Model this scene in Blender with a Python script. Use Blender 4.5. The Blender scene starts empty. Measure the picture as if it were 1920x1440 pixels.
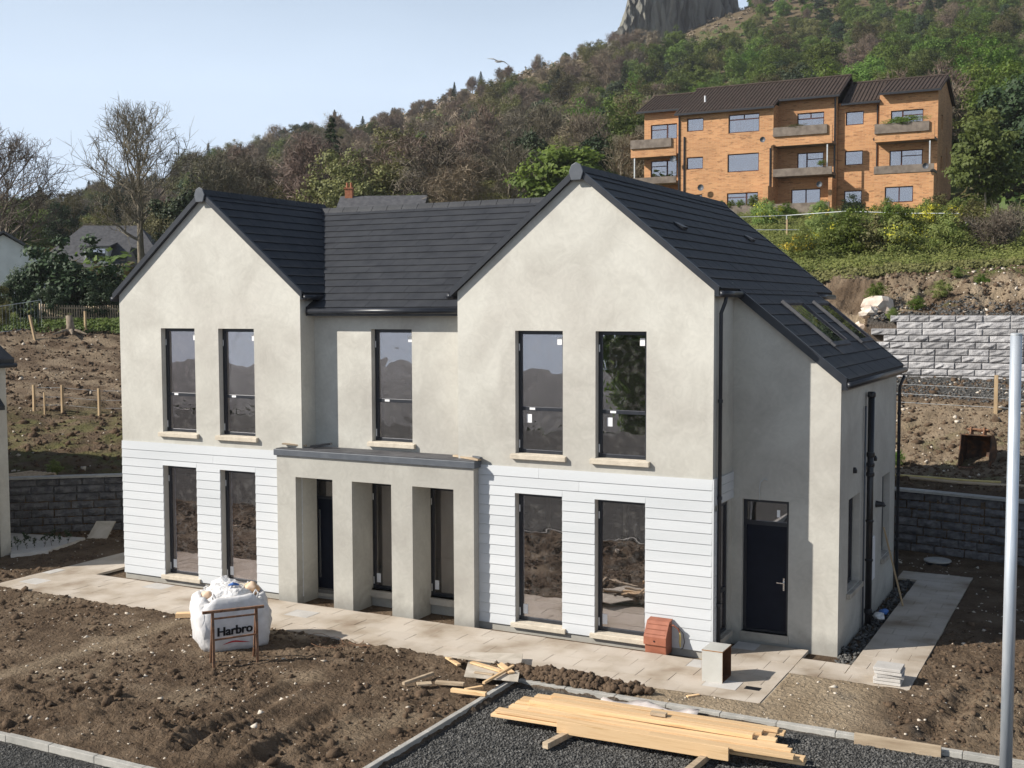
import bpy, math, random
import numpy as np
from mathutils import Matrix, Vector
from mathutils.bvhtree import BVHTree

sc = bpy.context.scene
col = sc.collection
PI = math.pi
R_ = math.radians

# ------------------------------------------------------------------ camera
CAM = np.array([21.418, -20.643, 6.414])
YAW, PIT, ROL, FPX = 0.4820, -0.0644, -0.0031, 2201.7      # FPX in pixels of a 1920 wide picture
_F = np.array([-math.sin(YAW)*math.cos(PIT), math.cos(YAW)*math.cos(PIT), math.sin(PIT)])
_R = np.array([math.cos(YAW), math.sin(YAW), 0.])
_U = np.cross(_R, _F)
_R, _U = _R*math.cos(ROL)+_U*math.sin(ROL), _U*math.cos(ROL)-_R*math.sin(ROL)
cam_d = bpy.data.cameras.new('camera'); cam = bpy.data.objects.new('camera', cam_d); col.objects.link(cam)
cam_d.sensor_width = 36; cam_d.lens = FPX/1920*36; cam_d.clip_start = .1; cam_d.clip_end = 8000
m = Matrix(((_R[0], _U[0], -_F[0], CAM[0]), (_R[1], _U[1], -_F[1], CAM[1]), (_R[2], _U[2], -_F[2], CAM[2]), (0, 0, 0, 1)))
cam.matrix_world = m
sc.camera = cam

# ------------------------------------------------------------------ sky, sun, exposure
SUN_EL = R_(33.0)
SUN_AZ = np.array([-.770, -.638])                # towards the sun, in plan
wd = bpy.data.worlds.new('World'); sc.world = wd; wd.use_nodes = True
nt = wd.node_tree; nt.nodes.clear()
wo = nt.nodes.new('ShaderNodeOutputWorld'); bg = nt.nodes.new('ShaderNodeBackground')
sk = nt.nodes.new('ShaderNodeTexSky'); sk.sky_type = 'NISHITA'; sk.sun_disc = False
sk.sun_elevation = SUN_EL; sk.sun_rotation = math.atan2(SUN_AZ[0], SUN_AZ[1])
sk.altitude = 50; sk.air_density = 1.0; sk.dust_density = .4; sk.ozone_density = 1.4
# thin high cloud veil
tc = nt.nodes.new('ShaderNodeTexCoord'); mp = nt.nodes.new('ShaderNodeMapping'); mp.inputs['Scale'].default_value = (1, 1, 3.5)
nz = nt.nodes.new('ShaderNodeTexNoise'); nz.inputs['Scale'].default_value = 1.6; nz.inputs['Detail'].default_value = 5
# the veil thickens towards the horizon all round
sx_ = nt.nodes.new('ShaderNodeSeparateXYZ'); nt.links.new(tc.outputs['Generated'], sx_.inputs[0])
hr = nt.nodes.new('ShaderNodeValToRGB'); he = hr.color_ramp.elements
for i_, (p_, c_) in enumerate(((0.0, .96), (.18, .90), (.34, .36), (.65, .03))):
    e_ = he[i_] if i_ < 2 else he.new(p_)
    e_.position = p_; e_.color = (c_, c_, c_, 1)
nt.links.new(sx_.outputs[2], hr.inputs[0])
rp = nt.nodes.new('ShaderNodeMapRange'); rp.inputs[1].default_value = .3; rp.inputs[2].default_value = .75; rp.inputs[3].default_value = -.09; rp.inputs[4].default_value = .13
ad_ = nt.nodes.new('ShaderNodeMath'); ad_.operation = 'ADD'; ad_.use_clamp = True
mx = nt.nodes.new('ShaderNodeMixRGB'); mx.inputs[2].default_value = (11.6, 13.9, 16.9, 1)
nt.links.new(tc.outputs['Generated'], mp.inputs[0]); nt.links.new(mp.outputs[0], nz.inputs['Vector'])
nt.links.new(nz.outputs[0], rp.inputs[0]); nt.links.new(rp.outputs[0], ad_.inputs[0]); nt.links.new(hr.outputs[0], ad_.inputs[1]); nt.links.new(ad_.outputs[0], mx.inputs[0])
nt.links.new(sk.outputs[0], mx.inputs[1]); nt.links.new(mx.outputs[0], bg.inputs[0])
bg.inputs[1].default_value = .05
nt.links.new(bg.outputs[0], wo.inputs[0])
sd = bpy.data.lights.new('sun', 'SUN'); sd.energy = 5.0; sd.angle = R_(.53); sd.color = (1, .945, .865)
so = bpy.data.objects.new('sun', sd); col.objects.link(so)
_sv = Vector((SUN_AZ[0]*math.cos(SUN_EL), SUN_AZ[1]*math.cos(SUN_EL), math.sin(SUN_EL)))
so.rotation_euler = _sv.to_track_quat('Z', 'Y').to_euler(); so.location = (0, 0, 60)
sc.view_settings.view_transform = 'Standard'; sc.view_settings.look = 'None'
sc.view_settings.exposure = 0.42; sc.view_settings.gamma = 1.0; sc.view_settings.use_curve_mapping = False
sc.render.resolution_x = 1024; sc.render.resolution_y = 768
sc.render.engine = 'CYCLES'
sc.cycles.max_bounces = 8; sc.cycles.transparent_max_bounces = 12

# ------------------------------------------------------------------ layout helpers (real world points)
def ray(u, v): return _F + _R*(u-960)/FPX - _U*(v-720)/FPX
def at(u, v, D): return CAM + ray(u, v)*D
def gz(u, v, z=0.0):
    d = ray(u, v); return CAM + d*((z-CAM[2])/d[2])
def pix(P):
    d = np.asarray(P)-CAM; k = d@_F
    return 960+FPX*(d@_R)/k, 720-FPX*(d@_U)/k, k

# ------------------------------------------------------------------ noise
_rs = np.random.RandomState(7); _perm = np.tile(_rs.permutation(256), 3)
_gr = _rs.uniform(0, 2*PI, 256); _gx, _gy = np.cos(_gr), np.sin(_gr)
def perlin(x, y, seed=0):
    x = np.asarray(x, float)+seed*17.31; y = np.asarray(y, float)-seed*9.77
    xi = np.floor(x).astype(int); yi = np.floor(y).astype(int); xf = x-xi; yf = y-yi
    xi &= 255; yi &= 255
    def g(ix, iy, fx, fy):
        h = _perm[_perm[ix & 255]+(iy & 255)]; return _gx[h]*fx+_gy[h]*fy
    u = xf*xf*xf*(xf*(xf*6-15)+10); v = yf*yf*yf*(yf*(yf*6-15)+10)
    a = g(xi, yi, xf, yf); b = g(xi+1, yi, xf-1, yf); c = g(xi, yi+1, xf, yf-1); d = g(xi+1, yi+1, xf-1, yf-1)
    return (a+(b-a)*u)+((c+(d-c)*u)-(a+(b-a)*u))*v
def fbm(x, y, o=4, seed=0):
    s = 0; a = 1
    for i in range(o): s = s+a*perlin(np.asarray(x)*2**i, np.asarray(y)*2**i, seed+i); a *= .5
    return s
def sstep(a, b, x): t = np.clip((x-a)/(b-a), 0, 1); return t*t*(3-2*t)

# ------------------------------------------------------------------ mesh helpers
class MB:
    def __init__(s): s.v = []; s.f = []
    def box(s, x0, x1, y0, y1, z0, z1):
        n = len(s.v)
        s.v += [(x0, y0, z0), (x1, y0, z0), (x1, y1, z0), (x0, y1, z0), (x0, y0, z1), (x1, y0, z1), (x1, y1, z1), (x0, y1, z1)]
        s.f += [tuple(n+i for i in q) for q in ((0, 3, 2, 1), (4, 5, 6, 7), (0, 1, 5, 4), (1, 2, 6, 5), (2, 3, 7, 6), (3, 0, 4, 7))]
        return s
    def hexa(s, p):          # 8 points: bottom loop, top loop
        n = len(s.v); s.v += [tuple(q) for q in p]
        s.f += [tuple(n+i for i in q) for q in ((0, 3, 2, 1), (4, 5, 6, 7), (0, 1, 5, 4), (1, 2, 6, 5), (2, 3, 7, 6), (3, 0, 4, 7))]
        return s
    def poly(s, pts):
        n = len(s.v); s.v += [tuple(p) for p in pts]; s.f.append(tuple(range(n, n+len(pts)))); return s
    def prism(s, pts, d):    # polygon extruded by vector d
        n = len(s.v); k = len(pts); d = np.array(d)
        s.v += [tuple(p) for p in pts]+[tuple(np.array(p)+d) for p in pts]
        s.f.append(tuple(range(n+k-1, n-1, -1))); s.f.append(tuple(range(n+k, n+2*k)))
        for i in range(k): s.f.append((n+i, n+(i+1) % k, n+k+(i+1) % k, n+k+i))
        return s
    def tube(s, pts, r, n=10, cap=True):
        pts = [np.array(p, float) for p in pts]; r = r if hasattr(r, '__len__') else [r]*len(pts)
        b = len(s.v); up = None
        for i, p in enumerate(pts):
            d = pts[min(i+1, len(pts)-1)]-pts[max(i-1, 0)]; d = d/(np.linalg.norm(d)+1e-9)
            if up is None: up = np.array([0, 0, 1.]) if abs(d[2]) < .9 else np.array([1., 0, 0])
            a = np.cross(up, d); a /= np.linalg.norm(a)+1e-9; c = np.cross(d, a); up = c
            for k in range(n):
                t = 2*PI*k/n; s.v.append(tuple(p+r[i]*(math.cos(t)*a+math.sin(t)*c)))
        for i in range(len(pts)-1):
            for k in range(n): s.f.append((b+i*n+k, b+i*n+(k+1) % n, b+(i+1)*n+(k+1) % n, b+(i+1)*n+k))
        if cap:
            s.f.append(tuple(b+k for k in range(n-1, -1, -1))); s.f.append(tuple(b+(len(pts)-1)*n+k for k in range(n)))
        return s
    def lathe(s, c, prof, n=20):
        b = len(s.v)
        for r, z in prof:
            for k in range(n): t = 2*PI*k/n; s.v.append((c[0]+r*math.cos(t), c[1]+r*math.sin(t), c[2]+z))
        for i in range(len(prof)-1):
            for k in range(n): s.f.append((b+i*n+k, b+i*n+(k+1) % n, b+(i+1)*n+(k+1) % n, b+(i+1)*n+k))
        s.f.append(tuple(b+k for k in range(n-1, -1, -1))); s.f.append(tuple(b+(len(prof)-1)*n+k for k in range(n)))
        return s
    def rod(s, p, q, w, t, up=(0, 0, 1)):      # rectangular bar p->q, width w, thickness t (up)
        p = np.array(p, float); q = np.array(q, float); d = q-p; d /= np.linalg.norm(d)
        a = np.cross(np.array(up, float), d); a /= np.linalg.norm(a)+1e-9; c = np.cross(d, a)
        a *= w/2; c *= t/2
        return s.hexa([p-a-c, q-a-c, q+a-c, p+a-c, p-a+c, q-a+c, q+a+c, p+a+c])
    def build(s, name, mt, parent=None, smooth=False, bev=0.0, origin=None):
        v = np.array(s.v, float)
        if parent is None and origin is None:
            origin = ((v[:, 0].min()+v[:, 0].max())/2, (v[:, 1].min()+v[:, 1].max())/2, v[:, 2].min())
        if origin is None: origin = (0, 0, 0)
        v = v-np.array(origin)
        me = bpy.data.meshes.new(name); me.from_pydata(v.tolist(), [], s.f)
        return finish(me, name, mt, parent, smooth, bev, origin)
def finish(me, name, mt, parent, smooth=False, bev=0.0, origin=(0, 0, 0)):
    me.materials.append(M[mt] if isinstance(mt, str) else mt)
    if smooth: me.polygons.foreach_set('use_smooth', [True]*len(me.polygons))
    o = bpy.data.objects.new(name, me); col.objects.link(o); o.location = origin
    if bev:
        b = o.modifiers.new('b', 'BEVEL'); b.width = bev; b.segments = 2; b.limit_method = 'ANGLE'; b.angle_limit = R_(40)
    if parent is not None: adopt(o, parent)
    return o
def adopt(o, parent):
    o.parent = parent
    w = Vector(parent.location)
    p = parent.parent
    while p is not None: w = w; p = p.parent
    o.matrix_parent_inverse = world_of(parent).inverted()
def world_of(o):
    b = Matrix.LocRotScale(o.location, o.rotation_euler, o.scale)
    if o.parent is None: return b
    return world_of(o.parent) @ o.matrix_parent_inverse @ b
def np_mesh(name, V, F, cols=None):
    V = np.asarray(V, np.float32); F = np.asarray(F, np.int32); k = F.shape[1]
    me = bpy.data.meshes.new(name)
    me.vertices.add(len(V)); me.vertices.foreach_set('co', V.ravel())
    me.loops.add(F.size); me.loops.foreach_set('vertex_index', F.ravel())
    me.polygons.add(len(F)); me.polygons.foreach_set('loop_start', np.arange(0, F.size, k, dtype=np.int32))
    me.update(calc_edges=True)
    if cols is not None:
        a = me.color_attributes.new('zone', 'FLOAT_COLOR', 'POINT'); c = np.ones((len(V), 4), np.float32); c[:, :cols.shape[1]] = cols
        a.data.foreach_set('color', c.ravel())
    me.validate(); return me
def tag(o, label=None, cat=None, group=None, kind=None):
    if label: o['label'] = label
    if cat: o['category'] = cat
    if group: o['group'] = group
    if kind: o['kind'] = kind
    return o
def thing(name, loc, label, cat, group=None, rz=0):
    o = bpy.data.objects.new(name, None); col.objects.link(o); o.location = loc; o.rotation_euler = (0, 0, rz); o.empty_display_size = .3
    return tag(o, label, cat, group)
def clone(o, parent, M_):
    c = o.copy(); col.objects.link(c); c.parent = None
    if parent is not None: adopt(c, parent)
    c.matrix_basis = M_; return c

# ------------------------------------------------------------------ materials
M = {}
def new_mat(name):
    mt = bpy.data.materials.new(name); mt.use_nodes = True; n = mt.node_tree; b = n.nodes['Principled BSDF']; M[name] = mt
    return mt, n, b
def N(n, t, **k):
    x = n.nodes.new(t)
    for a, v in k.items():
        if isinstance(v, (int, float, tuple)) and a in x.inputs: x.inputs[a].default_value = v
        else: setattr(x, a, v)
    return x
def L(n, a, b): n.links.new(a, b)
def pm(name, cols, scale=3.0, rough=.8, bump=0.0, bscale=None, detail=6, dist=.0, stretch=(1, 1, 1), rand=0.0, spec=.3, metal=0.0, coords='pos', lo=.3, hi=.7, bdist=.02):
    mt, n, b = new_mat(name)
    if coords == 'pos': src = N(n, 'ShaderNodeNewGeometry').outputs['Position']
    else: src = N(n, 'ShaderNodeTexCoord').outputs['Object']
    mp = N(n, 'ShaderNodeMapping'); mp.inputs['Scale'].default_value = stretch; L(n, src, mp.inputs[0])
    nz = N(n, 'ShaderNodeTexNoise'); nz.inputs['Scale'].default_value = scale; nz.inputs['Detail'].default_value = detail; nz.inputs['Distortion'].default_value = dist
    L(n, mp.outputs[0], nz.inputs['Vector'])
    cr = N(n, 'ShaderNodeValToRGB'); e = cr.color_ramp.elements
    while len(e) < len(cols): e.new(.5)
    for i, c in enumerate(cols): e[i].position = lo+(hi-lo)*i/max(1, len(cols)-1); e[i].color = (*c, 1)
    L(n, nz.outputs[0], cr.inputs[0]); out = cr.outputs[0]
    if rand:
        oi = N(n, 'ShaderNodeObjectInfo'); mr = N(n, 'ShaderNodeMapRange'); mr.inputs[3].default_value = 1-rand; mr.inputs[4].default_value = 1+rand
        L(n, oi.outputs['Random'], mr.inputs[0]); mu = N(n, 'ShaderNodeMixRGB', blend_type='MULTIPLY'); mu.inputs[0].default_value = 1
        L(n, out, mu.inputs[1]); L(n, mr.outputs[0], mu.inputs[2]); out = mu.outputs[0]
    L(n, out, b.inputs['Base Color']); b.inputs['Roughness'].default_value = rough; b.inputs['Specular IOR Level'].default_value = spec; b.inputs['Metallic'].default_value = metal
    if bump:
        nb = N(n, 'ShaderNodeTexNoise'); nb.inputs['Scale'].default_value = bscale or scale*6; nb.inputs['Detail'].default_value = 5
        L(n, mp.outputs[0], nb.inputs['Vector']); bp = N(n, 'ShaderNodeBump'); bp.inputs['Strength'].default_value = bump; bp.inputs['Distance'].default_value = bdist
        L(n, nb.outputs[0], bp.inputs['Height']); L(n, bp.outputs[0], b.inputs['Normal'])
    return mt

def render_mat(name='render', k=1.0):
    mt, n, b = new_mat(name)
    g = N(n, 'ShaderNodeNewGeometry').outputs['Position']
    a = N(n, 'ShaderNodeTexNoise'); a.inputs['Scale'].default_value = .85; a.inputs['Detail'].default_value = 7; a.inputs['Distortion'].default_value = 1.1; a.inputs['Roughness'].default_value = .58
    c = N(n, 'ShaderNodeTexNoise'); c.inputs['Scale'].default_value = .45; c.inputs['Detail'].default_value = 3; c.inputs['Distortion'].default_value = .6
    L(n, g, a.inputs['Vector']); mp = N(n, 'ShaderNodeMapping'); mp.inputs['Location'].default_value = (13, 4, 7); L(n, g, mp.inputs[0]); L(n, mp.outputs[0], c.inputs['Vector'])
    r1 = N(n, 'ShaderNodeValToRGB'); e = r1.color_ramp.elements; e[0].position = .33; e[0].color = (.520, .500, .445, 1); e[1].position = .62; e[1].color = (.610, .592, .530, 1)
    L(n, a.outputs[0], r1.inputs[0])
    r2 = N(n, 'ShaderNodeValToRGB'); e = r2.color_ramp.elements; e[0].position = .34; e[0].color = (.90, .885, .885, 1); e[1].position = .56; e[1].color = (1, 1, 1, 1)
    L(n, c.outputs[0], r2.inputs[0])
    mu = N(n, 'ShaderNodeMixRGB', blend_type='MULTIPLY'); mu.inputs[0].default_value = 1; L(n, r1.outputs[0], mu.inputs[1]); L(n, r2.outputs[0], mu.inputs[2])
    # trowel arcs
    w = N(n, 'ShaderNodeTexNoise'); w.inputs['Scale'].default_value = 4.5; w.inputs['Detail'].default_value = 8; w.inputs['Distortion'].default_value = 2.5; L(n, g, w.inputs['Vector'])
    r3 = N(n, 'ShaderNodeMapRange'); r3.inputs[1].default_value = .35; r3.inputs[2].default_value = .7; r3.inputs[3].default_value = .95; r3.inputs[4].default_value = 1.04; L(n, w.outputs[0], r3.inputs[0])
    mu2 = N(n, 'ShaderNodeMixRGB', blend_type='MULTIPLY'); mu2.inputs[0].default_value = 1; L(n, mu.outputs[0], mu2.inputs[1]); L(n, r3.outputs[0], mu2.inputs[2])
    # damp splash stain near the ground, ragged
    sp = N(n, 'ShaderNodeSeparateXYZ'); L(n, g, sp.inputs[0])
    ad = N(n, 'ShaderNodeMath', operation='MULTIPLY_ADD'); ad.inputs[1].default_value = 1.1; L(n, a.outputs[0], ad.inputs[0]); L(n, sp.outputs[2], ad.inputs[2])
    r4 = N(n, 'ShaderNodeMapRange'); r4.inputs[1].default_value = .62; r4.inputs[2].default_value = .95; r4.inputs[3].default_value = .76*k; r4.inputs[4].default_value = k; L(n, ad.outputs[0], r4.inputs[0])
    mu3 = N(n, 'ShaderNodeMixRGB', blend_type='MULTIPLY'); mu3.inputs[0].default_value = 1; L(n, mu2.outputs[0], mu3.inputs[1]); L(n, r4.outputs[0], mu3.inputs[2])
    # lower lifts of render are fresher and still drying: ragged greyer zone
    ad5 = N(n, 'ShaderNodeMath', operation='MULTIPLY_ADD'); ad5.inputs[1].default_value = 3.2; L(n, c.outputs[0], ad5.inputs[0]); L(n, sp.outputs[2], ad5.inputs[2])
    r5 = N(n, 'ShaderNodeMapRange'); r5.inputs[1].default_value = 5.2; r5.inputs[2].default_value = 7.4; r5.inputs[3].default_value = .86; r5.inputs[4].default_value = 1; L(n, ad5.outputs[0], r5.inputs[0])
    mu5 = N(n, 'ShaderNodeMixRGB', blend_type='MULTIPLY'); mu5.inputs[0].default_value = 1; L(n, mu3.outputs[0], mu5.inputs[1]); L(n, r5.outputs[0], mu5.inputs[2])
    L(n, mu5.outputs[0], b.inputs['Base Color']); b.inputs['Roughness'].default_value = .9; b.inputs['Specular IOR Level'].default_value = .2
    bp = N(n, 'ShaderNodeBump'); bp.inputs['Strength'].default_value = .25; bp.inputs['Distance'].default_value = .01; L(n, w.outputs[0], bp.inputs['Height']); L(n, bp.outputs[0], b.inputs['Normal'])
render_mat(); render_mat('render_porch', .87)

def glass_mat(name, refl, tint, wav=.006):
    mt, n, b = new_mat(name); n.nodes.remove(b); o = n.nodes['Material Output']
    g = N(n, 'ShaderNodeNewGeometry').outputs['Position']
    nz = N(n, 'ShaderNodeTexNoise'); nz.inputs['Scale'].default_value = 1.7; nz.inputs['Detail'].default_value = 1; nz.inputs['Distortion'].default_value = .5; L(n, g, nz.inputs['Vector'])
    bp = N(n, 'ShaderNodeBump'); bp.inputs['Strength'].default_value = .6; bp.inputs['Distance'].default_value = wav; L(n, nz.outputs[0], bp.inputs['Height'])
    gl = N(n, 'ShaderNodeBsdfGlossy'); gl.inputs['Roughness'].default_value = .0; gl.inputs['Color'].default_value = (1, .93, .955, 1); L(n, bp.outputs[0], gl.inputs['Normal'])
    tr = N(n, 'ShaderNodeBsdfTransparent'); tr.inputs[0].default_value = (*tint, 1)
    lw = N(n, 'ShaderNodeFresnel'); lw.inputs[0].default_value = 1.5
    ma = N(n, 'ShaderNodeMath', operation='MULTIPLY_ADD', use_clamp=True); ma.inputs[1].default_value = 1.0; ma.inputs[2].default_value = refl; L(n, lw.outputs[0], ma.inputs[0])
    ms = N(n, 'ShaderNodeMixShader'); L(n, ma.outputs[0], ms.inputs[0]); L(n, tr.outputs[0], ms.inputs[1]); L(n, gl.outputs[0], ms.inputs[2])
    # light dust on the new panes
    nd = N(n, 'ShaderNodeTexNoise'); nd.inputs['Scale'].default_value = 9; nd.inputs['Detail'].default_value = 8; L(n, g, nd.inputs['Vector'])
    rd = N(n, 'ShaderNodeMapRange'); rd.inputs[1].default_value = .5; rd.inputs[2].default_value = .85; rd.inputs[3].default_value = .01; rd.inputs[4].default_value = .12; L(n, nd.outputs[0], rd.inputs[0])
    df = N(n, 'ShaderNodeBsdfDiffuse'); df.inputs[0].default_value = (.55, .52, .48, 1)
    m2 = N(n, 'ShaderNodeMixShader'); L(n, rd.outputs[0], m2.inputs[0]); L(n, ms.outputs[0], m2.inputs[1]); L(n, df.outputs[0], m2.inputs[2])
    L(n, m2.outputs[0], o.inputs[0])
glass_mat('glass', .32, (.75, .8, .78)); glass_mat('flat_glass', .28, (.6, .68, .7), .002)

def leaf_mat(name, c1, c2, rand=.35, trans=.25):
    mt, n, b = new_mat(name); o = n.nodes['Material Output']
    at_ = N(n, 'ShaderNodeAttribute', attribute_name='zone'); oi = N(n, 'ShaderNodeObjectInfo')
    mxx = N(n, 'ShaderNodeMixRGB'); mxx.inputs[1].default_value = (*c1, 1); mxx.inputs[2].default_value = (*c2, 1)
    L(n, at_.outputs['Fac'], mxx.inputs[0])
    mr = N(n, 'ShaderNodeMapRange'); mr.inputs[3].default_value = 1-rand; mr.inputs[4].default_value = 1+rand; L(n, oi.outputs['Random'], mr.inputs[0])
    hs = N(n, 'ShaderNodeHueSaturation'); L(n, mxx.outputs[0], hs.inputs['Color']); L(n, mr.outputs[0], hs.inputs['Value'])
    m3 = N(n, 'ShaderNodeMath', operation='MULTIPLY_ADD'); m3.inputs[1].default_value = .05; m3.inputs[2].default_value = .475; L(n, oi.outputs['Random'], m3.inputs[0]); L(n, m3.outputs[0], hs.inputs['Hue'])
    L(n, hs.outputs[0], b.inputs['Base Color']); b.inputs['Roughness'].default_value = .6; b.inputs['Specular IOR Level'].default_value = .25
    t = N(n, 'ShaderNodeBsdfTranslucent'); L(n, hs.outputs[0], t.inputs[0])
    ms = N(n, 'ShaderNodeMixShader'); ms.inputs[0].default_value = trans; L(n, b.outputs[0], ms.inputs[1]); L(n, t.outputs[0], ms.inputs[2]); L(n, ms.outputs[0], o.inputs[0])
leaf_mat('leaf_green', (.066, .096, .022), (.150, .190, .048), .35, .35)
leaf_mat('leaf_bright', (.070, .122, .018), (.170, .235, .042), .3, .35)
leaf_mat('leaf_olive', (.090, .090, .032), (.180, .165, .062))
leaf_mat('leaf_dark', (.020, .036, .015), (.046, .070, .026), .3, .1)
leaf_mat('leaf_yellow', (.46, .42, .05), (.66, .58, .07), .1)
leaf_mat('leaf_weed', (.135, .195, .045), (.300, .345, .110), .2, .4)
leaf_mat('twig_brown', (.145, .108, .076), (.250, .190, .135), .22, .0)
leaf_mat('twig_grey', (.120, .098, .070), (.200, .165, .115), .25, .0)
leaf_mat('twig_dark', (.095, .078, .055), (.165, .138, .095), .25, .0)
pm('bark', [(.13, .105, .075), (.24, .21, .16)], 9, .9, .6, 30, coords='obj', stretch=(1, 1, .3))
pm('clad', [(.53, .55, .56), (.60, .615, .625)], 2.2, .55, .35, 60, stretch=(.12, 1, 1), rand=.025, bdist=.004)
pm('tile', [(.024, .026, .031), (.040, .042, .047)], 2.5, .62, .3, 40, rand=.10, spec=.35)
pm('frame', [(.016, .018, .024), (.024, .027, .034)], 6, .38, spec=.5)
pm('fascia', [(.085, .095, .11), (.115, .125, .14)], 5, .45)
pm('black_plastic', [(.012, .012, .014), (.02, .02, .023)], 5, .35, spec=.5)
pm('door_leaf', [(.004, .006, .014), (.007, .010, .020)], 5, .5, spec=.18)
pm('stone_sill', [(.50, .44, .35), (.64, .57, .46)], 7, .85, .3, 40)
pm('paver', [(.28, .215, .155), (.42, .355, .28), (.52, .455, .38), (.55, .49, .415)], 1.0, .88, .35, 45, rand=.04, detail=9)
pm('paver_grey', [(.48, .455, .42), (.58, .555, .52)], 3.2, .88, .35, 45, rand=.06)
pm('concrete', [(.33, .30, .25), (.47, .43, .37)], 4, .9, .5, 40, rand=.06)
pm('kerb_stone', [(.34, .33, .30), (.46, .44, .40)], 5, .9, .4, 50, rand=.08)
pm('block_light', [(.25, .245, .25), (.47, .46, .455)], 6, .9, .8, 22, rand=.20, bdist=.03)
pm('block_dark', [(.085, .085, .09), (.19, .185, .185)], 6, .9, .9, 22, rand=.16, bdist=.05)
pm('timber', [(.58, .37, .18), (.76, .53, .30), (.66, .44, .235)], 3.0, .7, .15, 40, stretch=(.25, 6, 6), dist=.6, rand=.16)
pm('old_timber', [(.36, .27, .18), (.55, .44, .31)], 4, .85, .3, 30, stretch=(.4, 3, 3), rand=.12, coords='obj')
pm('post_timber', [(.34, .24, .14), (.50, .37, .22)], 4, .8, .3, 30, stretch=(3, 3, .4), rand=.1)
pm('plywood', [(.40, .35, .28), (.58, .52, .44)], 3, .8, .2, 25, dist=.8)
pm('gravel', [(.040, .040, .039), (.100, .098, .093), (.18, .175, .165)], 11, .9, .5, 40)
pm('pebble', [(.40, .33, .25), (.68, .62, .53)], 5, .9)
pm('clod', [(.072, .049, .033), (.150, .105, .070)], 8, 1.0, .8, 40, spec=.1)
pm('rust', [(.12, .05, .025), (.26, .14, .08), (.10, .07, .055)], 9, .85, .5, 40)
pm('rusty_steel', [(.030, .022, .018), (.085, .05, .032), (.20, .09, .04)], 6, .75, .4, 40)
pm('galv', [(.50, .55, .60), (.66, .70, .74)], 14, .42, .05, 50, metal=.55, stretch=(1, 1, .15))
pm('galv_thin', [(.42, .45, .46), (.58, .60, .61)], 10, .5, metal=.4)
pm('bag', [(.58, .57, .56), (.72, .71, .71)], 6, .55, .35, 9, spec=.4, bdist=.03)
pm('bag_stuff', [(.62, .60, .58), (.80, .79, .78)], 9, .5, .9, 14, bdist=.05)
pm('terracotta', [(.27, .095, .055), (.36, .135, .08)], 6, .6, .1, 40)
pm('laminate', [(.46, .45, .41), (.52, .51, .47)], 4, .4)
pm('chip_edge', [(.27, .14, .06), (.38, .21, .10)], 20, .8)
pm('brown_in', [(.10, .040, .018), (.15, .065, .03)], 10, .7)
pm('white_paint', [(.72, .72, .71), (.80, .80, .80)], 5, .5)
pm('label_white', [(.80, .80, .80), (.86, .86, .86)], 30, .6)
pm('ink_black', [(.012, .012, .014), (.016, .016, .018)], 5, .7)
pm('ink_red', [(.45, .02, .02), (.55, .03, .03)], 5, .7)
pm('blue_cord', [(.05, .14, .42), (.08, .2, .5)], 5, .6)
pm('orange_bag', [(.60, .33, .14), (.78, .62, .48)], 7, .6)
pm('chrome', [(.65, .65, .66), (.75, .75, .76)], 5, .25, metal=.9)
pm('boulder', [(.44, .33, .25), (.74, .68, .60)], 2.6, .9, .6, 14)
pm('cliff', [(.045, .044, .040), (.150, .145, .125), (.215, .205, .170), (.13, .145, .075)], .10, .95, .9, .3, stretch=(1, 1, .25), bdist=1.5, detail=9)
pm('slate', [(.06, .06, .066), (.11, .11, .115)], 4, .7, .3, 30)
pm('flat_roof_tile', [(.040, .028, .022), (.070, .050, .040)], 3, .8)
pm('red_brick', [(.30, .11, .06), (.40, .17, .09)], 9, .9)
pm('white_render', [(.62, .62, .61), (.72, .72, .71)], 2, .85)
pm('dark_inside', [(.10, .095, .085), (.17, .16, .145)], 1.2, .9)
pm('stud_timber', [(.42, .36, .24), (.55, .47, .33)], 4, .8)
pm('green_membrane', [(.20, .34, .20), (.30, .45, .29)], 4, .7)
pm('balc_concrete', [(.13, .105, .085), (.24, .20, .165)], 2.5, .9, .3, 12)
pm('curtain', [(.62, .66, .70), (.78, .80, .82)], 5, .8, stretch=(6, 1, .2))
pm('mahogany', [(.045, .014, .011), (.075, .024, .018)], 6, .5)
pm('gull_white', [(.50, .49, .47), (.62, .61, .6)], 5, .7)
pm('stump', [(.16, .12, .085), (.34, .28, .21)], 8, .9, .6, 25, stretch=(2, 2, .5))
pm('yellow_pipe', [(.55, .43, .17), (.68, .55, .24)], 4, .5)
pm('asphalt', [(.045, .046, .048), (.075, .075, .075)], 14, .9, .6, 60)
pm('plastic_sheet', [(.55, .48, .45), (.68, .62, .58)], 6, .3)
pm('water', [(.020, .030, .040), (.026, .036, .046)], .05, .12, .0, spec=.6)

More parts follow.
